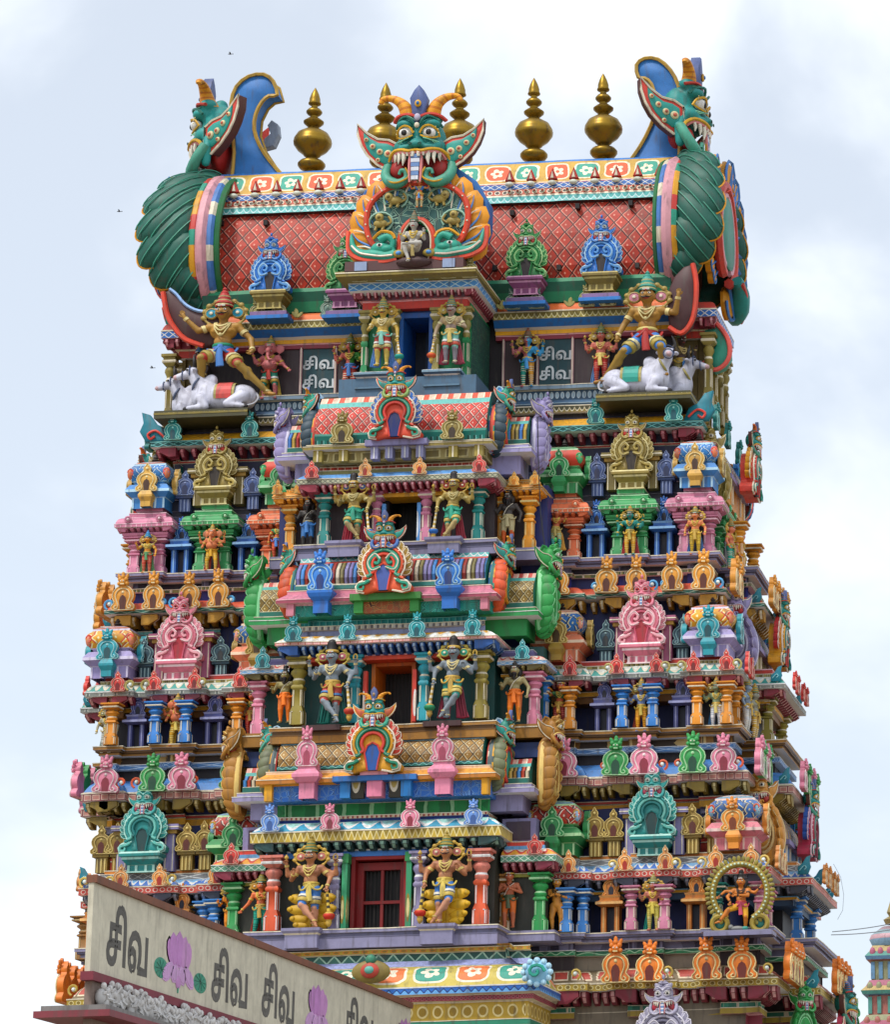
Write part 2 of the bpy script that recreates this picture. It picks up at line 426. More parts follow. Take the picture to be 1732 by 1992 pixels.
def blend(prims, voxel, smooth=3):
    """prims: ('c',a,b,ra,rb,tag) or ('e',c,(rx,ry,rz),tag[,rot]) -> verts, faces, tag per face"""
    vs = []; fs = []
    t = MB()
    for p in prims:
        if p[0] == 'c':
            v, f = capsule_mesh(p[1], p[2], p[3], p[4]); b = len(t.v); t.v += [tuple(q) for q in v]; t.f += [[b + i for i in g] for g in f]
        else:
            m = MB(); m.ell(Vector(p[1]), p[2], '#ffffff', p[4] if len(p) > 4 else None, 14, 10); b = len(t.v); t.v += m.v; t.f += [[b + i for i in g] for g in m.f]
    me = bpy.data.meshes.new('tmp'); me.from_pydata(t.v, [], t.f)
    o = bpy.data.objects.new('tmp', me); COL.objects.link(o)
    r = o.modifiers.new('r', 'REMESH'); r.mode = 'VOXEL'; r.voxel_size = voxel; r.adaptivity = 0
    s = o.modifiers.new('s', 'SMOOTH'); s.factor = .5; s.iterations = smooth
    dg = bpy.context.evaluated_depsgraph_get(); ev = o.evaluated_get(dg); m2 = ev.to_mesh()
    n = len(m2.vertices); V = np.zeros(n * 3); m2.vertices.foreach_get('co', V); V = V.reshape(-1, 3)
    F = [tuple(p.vertices) for p in m2.polygons]
    ev.to_mesh_clear(); bpy.data.objects.remove(o); bpy.data.meshes.remove(me)
    C = np.array([V[list(f)].mean(0) for f in F]); D = []
    for p in prims:
        if p[0] == 'c':
            a = np.array(p[1]); b = np.array(p[2]); d = b - a; t_ = np.clip(((C - a) @ d) / max(1e-9, d @ d), 0, 1)
            D.append(np.linalg.norm(C - a - t_[:, None] * d, axis=1) - (p[3] + (p[4] - p[3]) * t_))
        else:
            c = np.array(p[1]); rr = np.array(p[2]); q = C - c
            if len(p) > 4: q = q @ np.array(p[4].to_3x3())
            D.append((np.linalg.norm(q / rr, axis=1) - 1) * rr.min())
    idx = np.argmin(np.array(D), axis=0)
    tags = [prims[i][3] if prims[i][0] == 'e' else prims[i][5] for i in idx]
    return V, F, tags

# ------------------------------------------------------------------ parts collector
class PS:
    """named parts of one thing; joined=True puts everything in one mesh"""
    def __init__(s, T=None, joined=None): s.d = {}; s.T = T or Matrix(); s.joined = joined
    def __call__(s, name, i=0):
        k = (s.joined, 0) if s.joined else (name, i)
        if k not in s.d: s.d[k] = MB()
        m = s.d[k]; m.T = s.T; return m
    def build(s, parent):
        return [m.build(k[0], parent) for k, m in s.d.items() if m.v]
MIR = Matrix.Diagonal((-1, 1, 1, 1))
def TR(x=0, y=0, z=0, s=1, rz=0): return Matrix.Translation((x, y, z)) @ Matrix.Rotation(rz, 4, 'Z') @ Matrix.Scale(s, 4)
CACHE = {}
def monster(ps, pal, big=False, crest=True, ears=True, curls=True):
    """open-mouthed guardian face, about 2 wide without ears and 2.9 tall, looking along -y, chin at z=0"""
    T0 = ps.T
    key = 'mon' + str(big)
    if key not in CACHE:
        pr = [('e', (0, .25, 1.5), (.74, .55, .72), 's'), ('e', (0, -.28, 1.2), (.26, .34, .2), 's'), ('e', (0, -.52, 1.16), (.17, .15, .13), 's'),
              ('e', (0, -.15, 1.6), (.13, .3, .4), 's'), ('e', (0, .3, .75), (.72, .3, .62), 'm'), ('e', (0, .1, .55), (.3, .3, .4), 'm'), ('c', (0, .05, 1.9), (0, .2, 2.25), .3, .2, 's')]
        for x in (-1, 1):
            pr += [('e', (x * .44, -.02, 1.2), (.36, .36, .28), 's'), ('e', (x * .3, -.32, 1.08), (.28, .24, .13), 's'), ('e', (x * .37, -.2, 1.87), (.3, .28, .17), 'l'),
                   ('e', (x * .42, -.02, 2.12), (.28, .25, .2), 'l'), ('e', (x * .14, -.56, 1.14), (.09, .09, .08), 's'),
                   ('c', (x * .6, .1, 1.1), (x * .9, .15, .75), .2, .12, 's'), ('c', (x * .9, .15, .75), (x * .86, .1, .3), .13, .13, 's')]
        CACHE[key] = blend(pr, .045 if big else .075, 2)
    V, F, tg = CACHE[key]
    mp = {'s': pal['skin'], 'm': pal['mouth'], 'l': pal.get('lid', pal['skin'])}
    ps('monster_face').raw(V, F, [mp[t] for t in tg])
    for n, x in enumerate((-1, 1)):
        ps.T = T0 @ Matrix.Diagonal((x, 1, 1, 1))
        m = ps('eye', n)
        m.ell((.36, -.36, 1.56), (.2, .17, .17), pal['eye'], None, 12, 9); m.ell((.37, -.49, 1.54), (.095, .065, .095), '#120c0a', None, 10, 7)
        m = ps('lid_trim', n)
        m.tube(catmull([(.1, -.48, 1.52), (.22, -.52, 1.70), (.42, -.5, 1.74), (.6, -.32, 1.64), (.64, -.2, 1.46)], 3), .035, pal['trim'], 5)
        m.tube(catmull([(.12, -.46, 1.46), (.3, -.5, 1.37), (.52, -.36, 1.40), (.62, -.2, 1.5)], 3), .028, pal['trim'], 5)
        m.tube(catmull([(.08, -.42, 1.82), (.3, -.5, 2.04), (.55, -.32, 2.0), (.7, -.1, 1.8)], 3), .04, pal.get('brow', pal['trim']), 5)
        if big:
            m = ps('face_line', n); c_ = '#8fd8b4'
            for k in range(3): m.tube(catmull([(.22 + .1 * k, -.56 + .09 * k, 1.34), (.46 + .08 * k, -.44 + .07 * k, 1.28 - .0 * k), (.62 + .06 * k, -.2 + .05 * k, 1.14 + .02 * k)], 3), .016, c_, 4)
            for k in range(3): m.tube(catmull([(.08, -.36 + .05 * k, 1.96 + .08 * k), (.32, -.42 + .07 * k, 2.1 + .07 * k), (.62, -.2 + .05 * k, 2.02 + .08 * k)], 3), .015, c_, 4)
            for k in range(6): m.ell((.12 + .1 * k, -.60 + .035 * k * k * .6, .86 + .02 * k), (.03, .03, .03), '#f0c8c0', None, 6, 4)
            m.tube([(.15 + .05 * math.cos(a), -.66, 1.13 + .035 * math.sin(a)) for a in [k * PI / 4 for k in range(8)]], .014, '#14503c', 4, True)
            for k in range(7): a = R(-10 + 30 * k); m.ell((.37 + .27 * math.cos(a), -.36 + .0 * k, 1.58 + .22 * math.sin(a)), (.022, .022, .022), '#f0dca0', None, 5, 4)
        m = ps('lip', n)
        m.tube(catmull([(0, -.52, .98), (.2, -.6, .92), (.45, -.5, 1.0), (.72, -.28, 1.02), (.9, -.05, .85), (.95, 0, .6)], 3), .05, pal['trim'], 6)
        m.tube(catmull([(0, -.48, .92), (.2, -.55, .86), (.45, -.45, .93), (.68, -.24, .95), (.8, -.05, .8)], 3), .05, pal['gum'], 5)
        for k, (fx, fy, fl, fr) in enumerate(((.36, -.46, .42, .085), (.52, -.38, .34, .07), (.66, -.26, .26, .06), (.1, -.52, .16, .08), (.24, -.52, .14, .06))):
            m = ps('fang', n * 9 + k) if big else ps('fang')
            m.tube([(fx, fy, .92), (fx, fy - .03, .92 - fl * .5), (fx + (.03 if k < 3 else 0), fy - .02, .92 - fl)], [fr, fr * .8, .01 if k < 3 else fr * .6], '#ece6d4', 6)
        if curls:
            m = ps('mandible', n)
            m.tube(catmull([(.95, .1, .75), (1.0, -.1, .4), (.85, -.28, .1), (.55, -.36, -.02), (.3, -.38, .12), (.32, -.4, .34), (.46, -.42, .36), (.5, -.42, .24)], 4),
                   [.15] * 6 + [.16, .16, .17, .17, .17, .16, .15, .14, .13, .12, .11, .1, .09, .09, .08, .08, .07, .07, .06, .05, .05, .05, .05], pal['curl'], 8)
            m.tube(catmull([(1.0, -.14, .42), (.85, -.42, .08), (.55, -.52, -.04), (.2, -.5, .14), (.3, -.52, .42)], 4), .028, pal['trim'], 5)
            m.ell((.62, -.05, .5), (.26, .2, .3), pal['mouth'])
        if ears:
            m = ps('ear', n)
            if not big: ek = .62 if pal.get('bun') else .8; m.T = ps.T @ Matrix.Translation((.7, 0, 1.1)) @ Matrix.Diagonal((ek, 1, ek, 1)) @ Matrix.Translation((-.7, 0, -1.1))
            if pal.get('sweep'): m.T = ps.T @ Matrix.Translation((.7, .1, 0)) @ Matrix.Rotation(R(pal['sweep']), 4, 'Z') @ Matrix.Translation((-.7, -.1, 0))
            ol = catmull([(.68, 1.35), (.95, 1.5), (1.3, 1.55), (1.62, 1.75), (1.92, 2.02), (1.86, 1.6), (1.66, 1.15), (1.3, .75), (.95, .5), (.72, .6), (.66, .95)], 3, True) if False else \
                [(.68, 1.35), (.95, 1.5), (1.3, 1.55), (1.62, 1.75), (1.92, 2.05), (1.9, 1.7), (1.78, 1.35), (1.6, 1.05), (1.3, .75), (.95, .52), (.72, .6), (.66, .95)]
            m.prism(ol, -.02, .3, pal['earrim'], .05, pal.get('earback', '#5a3028'))
            cx, cz = 1.15, 1.12
            m.prism([(cx + (a - cx) * .74, cz + (b - cz) * .7) for a, b in ol], -.07, .0, pal['earin'], .03)
            m.tube([(a, -.02, b) for a, b in ol], .04, CRM, 5, True)
            if big:
                for (a, b, r) in ((.95, 1.05, .12), (1.2, 1.12, .1), (1.42, 1.3, .09), (1.62, 1.52, .07), (1.25, .86, .07)):
                    m.ell((a, -.08, b), (r, .05, r), '#d9cfa0'); m.ell((a, -.12, b), (r * .5, .04, r * .5), '#d46a50')
        if crest:
            m = ps('horn', n)
            hk = pal.get('hk', .8 if big else .62)
            if pal.get('sweep'): hk = .6
            m.T = ps.T @ Matrix.Translation((0, 0, 2.05)) @ Matrix.Diagonal((1.1, 1, hk, 1)) @ Matrix.Translation((0, 0, -2.05))
            if pal.get('bun'):
                m.ell((.3, -.05, 2.2), (.3, .26, .24), pal['horn']); m.ell((.16, -.12, 2.5), (.22, .2, .2), pal['horn']); m.ell((.5, .0, 2.36), (.14, .12, .2), pal['horn']); m.ell((.3, -.28, 2.22), (.07, .06, .07), pal['horn2']); m.ell((.12, -.2, 2.68), (.12, .12, .14), pal['horn']); m.ell((.36, -.12, 2.46), (.05, .1, .05), pal['horn2'])
                continue
            pts = catmull([(.3, .05, 2.05), (.36, -.05, 2.4), (.48, -.08, 2.72), (.72, -.08, 2.95), (1.0, -.08, 2.98), (1.1, -.08, 2.8)], 4)
            m.tube(pts, [.25 - .009 * i for i in range(len(pts))], [pal['horn'], pal['horn'], pal['horn2']], 10)
            m.tube(catmull([(.06, -.3, 2.12), (.3, -.34, 2.2), (.56, -.24, 2.16), (.7, 0, 2.05)], 3), .07, pal['earrim'], 6)
    ps.T = T0
    if crest and pal.get('bun'):
        m = ps('crest_fin'); m.ell((0, -.1, 2.8), (.13, .12, .2), pal['horn']); m.ell((0, -.4, 1.8), (.07, .06, .09), pal['trim'])
    elif crest:
        m = ps('crest_fin')
        m.prism([(-.16, 1.9), (-.2, 2.3), (-.27, 2.7), (-.14, 2.96), (0, 3.12), (.14, 2.96), (.27, 2.7), (.2, 2.3), (.16, 1.9)], -.34, -.05, pal['fin'], .05)
        m.ell((0, -.38, 2.5), (.1, .05, .12), pal['trim']); m.ell((0, -.42, 2.5), (.05, .04, .06), '#2f6fb0')
        m.ell((0, -.46, 1.78), (.08, .06, .09), CRM); m.ell((0, -.42, 2.05), (.1, .06, .12), '#b9b2c8')
    m = ps('tongue')
    for k in range(6):
        m.box((0, -.5 - .01 * k, .78 - k * .14), (.28 - k * .015, .08, .12), '#dfe4ee' if k % 2 else '#6f93c8')
    for x in (-1, 1): m.tube([(x * .17, -.48, .9), (x * .18, -.52, .4), (x * .16, -.54, -.05)], [.05, .045, .03], pal['gum'], 5)
PAL_TEAL = dict(skin='#25908a', mouth='#a52520', eye='#ecebe6', trim='#d8a52c', gum='#e08a88', earrim='#d8463a', earin='#2f9c90', horn='#e8a02e', horn2='#c9791f', fin='#4f5f92', curl='#4a9c84', brow='#1d6f60')
def pal_mono(c, line='#efe3c0', mouth='#b03a34', eye='#e8e4da'):
    return dict(bun=1, skin=c, mouth=mouth, eye=eye, trim=line, gum='#d98a90', earrim=c, earin=c, horn=c, horn2=line, fin=c, curl=c, earback=c)
PAL_PINK = pal_mono('#dc7f92', '#f4c8cc', '#b02834', '#d83848')
PAL_AQUA = pal_mono('#2f9a96', '#a8dcd2', '#b0405a')
PAL_GOLD = pal_mono('#96803c', '#d6c98c', '#b8342c')
PAL_LAV = pal_mono('#9389b8', '#c9c3dc', '#b02a28')
PAL_GRN = pal_mono('#2f9a4a', '#8cd49a', '#a8283a')
PAL_OCH = pal_mono('#a8742a', '#e0bf70', '#b03030')

# horseshoe ornaments --------------------------------------------------------
def kudu(mb, c, line, hole='#2a1e1c', crown=None, ped=0.0, th=.12):
    """small horseshoe ornament, 1 tall, about .74 wide, face along -y"""
    h = [(0, 0), (.2, 0), (.33, 0), (.375, .05), (.37, .12), (.30, .18), (.275, .23), (.33, .32), (.345, .42), (.31, .53), (.22, .62), (.13, .67), (.10, .73), (.125, .79), (.10, .86), (.05, .90), (.035, .95), (0, 1.0)]
    ol = h + [(-x, z) for x, z in h[-2:0:-1]]
    mb.prism(ol, -th, .06, c, .03)
    mb.tube([(x, -th, z) for x, z in ol], .017, line, 4, True)
    om = catmull([(.21, .13), (.27, .09), (.25, .04), (.17, .05), (.15, .14), (.19, .24), (.235, .38), (.19, .52), (.08, .59), (0, .6)], 3)
    for s in (1, -1): mb.tube([(s * p.x, -th - .012, p.y) for p in [Vector((q[0], q[1])) for q in om]], .018, line, 4)
    mb.prism([(-.085, 0), (.085, 0), (.1, .12), (.12, .26), (.08, .37), (0, .43), (-.08, .37), (-.12, .26), (-.1, .12)], -th - .008, -th + .02, hole)
    mb.ell((0, -th, .5), (.045, .03, .045), line, None, 6, 5)
    if crown:
        for x, z, r in ((0, .78, .11), (-.1, .86, .07), (.1, .86, .07), (0, .93, .07), (-.13, .74, .06), (.13, .74, .06)):
            mb.ell((x, -th - .02, z), (r, r * .8, r), crown, None, 7, 5)
        for s in (-1, 1):
            mb.ell((s * .045, -th - .1, .80), (.022, .02, .022), '#f0e8da', None, 5, 4); mb.leaf((s * .07, .84), (s * .17, 1.02), .09, crown, -th, .03)
        mb.leaf((0, .9), (0, 1.08), .1, crown, -th, .04); mb.box((0, -th - .07, .72), (.12, .05, .03), line)
    else:
        mb.ell((0, -th - .02, .80), (.05, .04, .05), line, None, 6, 5)
KC = {}
def put_kudu(par, x, y, z, h, c, line, hole='#2a1e1c', crown=None, rz=0, w=1.0, name='arch_ornament'):
    k = (c, line, hole, crown)
    if k not in KC:
        mb = MB(); kudu(mb, c, line, hole, crown); o = mb.build(name); KC[k] = o.data; bpy.data.objects.remove(o)
    o = bpy.data.objects.new(name, KC[k]); COL.objects.link(o); o.parent = par
    j = random.uniform; o.location = (x + j(-.012, .012), y, z); k_ = j(.95, 1.06); o.scale = (h * w * j(.95, 1.05), h, h * k_); o.rotation_euler = (0, R(j(-1.8, 1.8)), rz + R(j(-2, 2)))
    return o
def scrolly(mb, pts, r0, r1, mat, seg=6, y=-.2):
    p = catmull(pts, 4); n = len(p)
    mb.tube([(q.x, y, q.y) if len(pts[0]) == 2 else q for q in p], [r0 + (r1 - r0) * i / (n - 1) for i in range(n)], mat, seg)
def big_nasi(ps, pal, c1, c2, c3, line, feather, inner, kind=0, ped=None):
    """large horseshoe gable 1.0 wide, 1.45 tall with a guardian face on top"""
    T0 = ps.T
    m = ps('feather_fan')
    for s in (-1, 1):
        for k in range(8):
            a = R(-30 + k * 17); r0 = .26; r1 = .495
            m.leaf((s * r0 * math.cos(a), .52 + r0 * math.sin(a)), (s * r1 * math.cos(a + .3), .52 + r1 * math.sin(a + .3)), .17, feather, -.05 - .004 * k, .05, line)
    m = ps('arch_panel')
    h = [(0, .04), (.16, .04), (.34, .0), (.47, .03), (.49, .12), (.42, .2), (.33, .24), (.31, .3), (.37, .42), (.385, .55), (.34, .69), (.24, .8), (.12, .86), (0, .88)]
    ol = h + [(-x, z) for x, z in h[-2:0:-1]]
    m.prism(ol, -.16, .1, c1, .03)
    m.tube([(x, -.155, z) for x, z in ol[1:-1]], .018, line, 5)
    def ringpts(k, s): return [(s * x * k, .5 + (z - .5) * k) for x, z in h[5:]]
    for s in (-1, 1):
        m.tube(catmull([(x, -.18, z) for x, z in ringpts(.86, s)], 2), .026, c1, 5)
        m.tube(catmull([(x, -.185, z) for x, z in ringpts(.70, s)], 2), .035, c2, 6)
        m.tube(catmull([(x, -.205, z) for x, z in ringpts(.70, s)], 2), .012, line, 4)
        m.tube(catmull([(x, -.19, z) for x, z in ringpts(.5, s)], 2), .03, c3, 6)
        scrolly(m, [(s * .24, .22), (s * .33, .17), (s * .43, .14), (s * .44, .07), (s * .36, .06), (s * .34, .12)], .035, .02, c2, 6, -.19)
        scrolly(m, [(s * .2, .24), (s * .3, .2), (s * .44, .17), (s * .46, .06), (s * .35, .03)], .014, .012, line, 4, -.2)
        if kind == 1:
            scrolly(m, [(s * .06, .45), (s * .2, .42), (s * .25, .55), (s * .15, .66), (s * .07, .6), (s * .1, .52), (s * .16, .54)], .04, .03, c2, 6, -.19)
            scrolly(m, [(s * .04, .45), (s * .2, .4), (s * .27, .55), (s * .15, .69), (s * .05, .6)], .012, .012, line, 4, -.22)
        for k in range(9):
            a = R(-40 + k * 16); m.ell((s * .35 * math.cos(a), -.175, .54 + .31 * math.sin(a)), (.016, .012, .016), line, None, 5, 4)
    m.prism([(-.08, .04), (.08, .04), (.1, .2), (.13, .34), (.08, .46), (0, .5), (-.08, .46), (-.13, .34), (-.1, .2)], -.185, -.1, inner)
    m.tube([(x, -.19, z) for x, z in [(-.085, .04), (-.11, .2), (-.14, .34), (-.09, .47), (0, .52), (.09, .47), (.14, .34), (.11, .2), (.085, .04)]], .018, c3, 5)
    ps.T = T0 @ TR(0, -.12, .80, .225)
    sub = PS(ps.T, ps.joined or 'monster_mask'); sub.d = ps.d
    monster(sub, pal)
    ps.T = T0
    if ped:
        m = ps('pedestal')
        H = ped[0]
        m.lathe([(.30, -H), (.30, -H + .03, ped[2]), (.27, -H + .03, ped[1]), (.27, -H * .62, ped[1]), (.29, -H * .6, ped[2]), (.38, -H * .34, ped[1]), (.38, -H * .22, ped[2]), (.43, -H * .18, ped[1]), (.43, -.02, ped[1]), (.4, .02, ped[2])], (0, .12, 0), ped[1], sq=True)
        for x in (-.26, -.1, .1, .26): m.box((x, -.15, -H * .8), (.05, .03, H * .36), ped[2])

# pillars ---------------------------------------------------------------------
def pillar(mb, x, y, z0, z1, w, c, line=CRM, cap=None, rnd=False):
    H = z1 - z0; cap = cap or c; r = w / 2
    mb.lathe([(r, 0), (r, H * .20), (r * .72, H * .28), (r * .72, H * .52), (r * .95, H * .54), (r * .95, H * .57), (r * .7, H * .6)], (x, y, z0), c, sq=True)
    mb.lathe([(r * .72, H * .58), (r * 1.0, H * .63, cap), (r * .98, H * .66, cap), (r * .78, H * .69, line), (r * .82, H * .71, cap), (r * 1.25, H * .765, cap), (r * 1.2, H * .80, cap), (r * .85, H * .84, cap), (r * .9, H * .85, line)], (x, y, z0), cap, 8 if not rnd else 12)
    mb.lathe([(r * .9, H * .84), (r * 1.5, H * .885, cap), (r * 1.5, H * .92, line), (r * 1.3, H * .925, cap), (r * 1.3, H * .96, cap), (r * 1.7, H * .965, cap), (r * 1.7, H, cap)], (x, y, z0), cap, sq=True)
    l = .022
    for (nx, ny) in ((0, -1), (1, 0), (-1, 0)):
        def st(u0, u1, v0, v1, o):
            if nx == 0: mb.bx(x + u0, x + u1, y - o - .012, y - o + .01, z0 + v0, z0 + v1, line)
            else: mb.bx(x + nx * (o - .01), x + nx * (o + .012), y + u0, y + u1, z0 + v0, z0 + v1, line)
        st(-r * .9, -r * .9 + l, .02, H * .2, r); st(r * .9 - l, r * .9, .02, H * .2, r)
        st(-r * .9, -r * .55, H * .2 - l, H * .2, r); st(r * .55, r * .9, H * .2 - l, H * .2, r)
        st(-r * .62, -r * .62 + l, H * .28, H * .52, r * .72); st(r * .62 - l, r * .62, H * .28, H * .52, r * .72)
        st(-r * 1.4, r * 1.4, H * .90, H * .90 + l, r * 1.5)

# mouldings -------------------------------------------------------------------
def stepped(half):
    """half plan from the centre outward [(x, y)] -> full open path left to right"""
    r = []; py = None
    for (x, y) in half:
        if py is not None and abs(y - py) > 1e-6: r.append((px, y))
        r.append((x, y)); px, py = x, y
    return [(-x, y) for x, y in r[::-1]] + r
def ring_path(front, side, yc=1.6, d=0):
    """front [(x,y)] centre outward, side [(y,x)] from the corner to the side centre; closed, symmetric both ways"""
    q = []; py = None
    for (x, y) in front:
        if py is not None and abs(y - py) > 1e-6: q.append((px, y))
        q.append((x, y)); px, py = x, y
    for (y, x) in side:
        if abs(x - px) > 1e-6: q.append((x, py))
        q.append((x, y)) ; px, py = x, y
    q = [q[i] for i in range(len(q)) if i == 0 or (Vector(q[i]) - Vector(q[i - 1])).length > 1e-6]
    f = [p for p in q if p[1] < yc - 1e-6]
    right = f + [(x, 2 * yc - y) for x, y in f[::-1]]
    left = [(-(x - d) if x > 8.7 else -x, y) for x, y in right[::-1]]
    if d > 1: left = [p for p in left if not (7.5 < -p[0] < 8.15 and (p[1] < -3 or p[1] > 6))]
    return left + right
class PF:
    """profile writer, from top to bottom"""
    def __init__(s): s.p = []
    def b(s, o, zt, zb, mat, line=CRM, lw=.03, top=True):
        """flat band with a thin painted line along its top"""
        if s.p: s.p.append((o + .01, zt, s.lastm if False else (line if top else mat)))
        else: s.p.append((o - .35, zt, mat)); s.p.append((o + .01, zt, mat))
        if line and lw:
            s.p.append((o + .01, zt - lw, line)); s.p.append((o, zt - lw, line)); s.p.append((o, zb, mat))
        else: s.p.append((o + .01, zb, mat))
        return s
    def roll(s, o0, o1, zt, zb, mat, bulge=.10, line=CRM, uvtop=1):
        """convex roll from (o0,zt) to (o1,zb)"""
        if s.p: s.p.append((o0, zt, line))
        else: s.p.append((o0 - .35, zt, mat)); s.p.append((o0, zt, mat))
        N = 5
        for i in range(1, N + 1):
            t = i / N; o = o0 + (o1 - o0) * t; z = zt + (zb - zt) * t
            k = math.sin(PI * t) * bulge
            dx, dz = (zt - zb), (o1 - o0); L = math.hypot(dx, dz)
            s.p.append((o + k * dx / L, z + k * dz / L, mat, 1 - t, 1 - (i - 1) / N))
        return s
    def slope(s, o0, o1, zt, zb, mat, line=CRM):
        s.p.append((o0, zt, line)); s.p.append((o1, zb, mat)); return s
    def end(s, o=-.35): s.p.append((o, s.p[-1][1], s.p[-1][2])); return s.p
def brackets(mb, path, closed, zt, h, o0, o1, sp, w, c, tip=None, back=None, skip=None):
    pts = [Vector(p) for p in path]; n = len(pts)
    for i in range(n if closed else n - 1):
        a = pts[i]; b = pts[(i + 1) % n]; d = b - a; L = d.length
        if L < sp * .8: continue
        d.normalize(); nn = Vector((d.y, -d.x))
        if nn.y > .5: continue
        k = max(1, int(round(L / sp)));
        for j in range(k):
            c0 = a + d * (L * (j + .5) / k)
            if skip and skip(c0): continue
            def q(u, o, z): p = c0 + d * u + nn * o; return (p.x, p.y, z)
            hw = w / 2
            vs = [q(-hw, o0, zt), q(hw, o0, zt), q(hw, o1, zt), q(-hw, o1, zt), q(-hw, o0, zt - h), q(hw, o0, zt - h), q(hw * .8, o0 + (o1 - o0) * .45, zt - h), q(-hw * .8, o0 + (o1 - o0) * .45, zt - h), q(-hw, o1 + .02, zt - h * .45), q(hw, o1 + .02, zt - h * .45)]
            mb.add(vs, [(0, 3, 2, 1), (3, 8, 9, 2), (8, 7, 6, 9), (7, 4, 5, 6), (0, 4, 7, 8, 3), (1, 2, 9, 6, 5)], c)
            if tip:
                vs = [q(u * hw * .5, o1 + .035, zt - h * v) for u, v in ((-1, .08), (1, .08), (1, .4), (-1, .4))] + [q(u * hw * .45, o0 + (o1 - o0) * .66 + .04, zt - h * .85) for u in (-1, 1)]
                mb.add(vs, [(0, 3, 2, 1), (3, 4, 5, 2)], tip)

# domed miniature shrine ------------------------------------------------------
def kuta(ps, w, h, base, line, panel, dome, top, z0=0, spindle='#3a3434'):
    r = w / 2
    m = ps('shrine_base')
    m.lathe([(r * .8, 0), (r * .8, h * .20, base), (r * .84, h * .21, line), (r * 1.08, h * .30, base), (r * 1.08, h * .35, line), (r * .9, h * .45, base), (r * .74, h * .47, line), (r * .74, h * .51, base), (r * .86, h * .52, line)], (0, 0, z0), base, sq=True)
    for x in (-.75, -.35, .35, .75): m.box((x * r, -r * .8, z0 + h * .1), (.05, .04, h * .19), line)
    m = ps('dome')
    m.lathe([(r * .84, h * .52), (r * .98, h * .60, dome), (r * 1.02, h * .68, dome), (r * .95, h * .76, dome), (r * .78, h * .83, dome), (r * .78, h * .86, line), (r * .6, h * .90, top), (r * .4, h * .93, line), (r * .25, h * .95, top)], (0, 0, z0), dome, sq=True)
    for s in (-1, 1):
        for t in (-1, 1): m.ell((s * r * .9, t * r * .9, z0 + h * .66), (.09, .09, h * .11), top)
    m = ps('spindle')
    m.lathe([(.09, h * .94), (.13, h * .965), (.07, h * .98), (.11, h), (.05, h * 1.03), (.08, h * 1.05), (.01, h * 1.13)], (0, 0, z0), spindle, 10)
    return ps

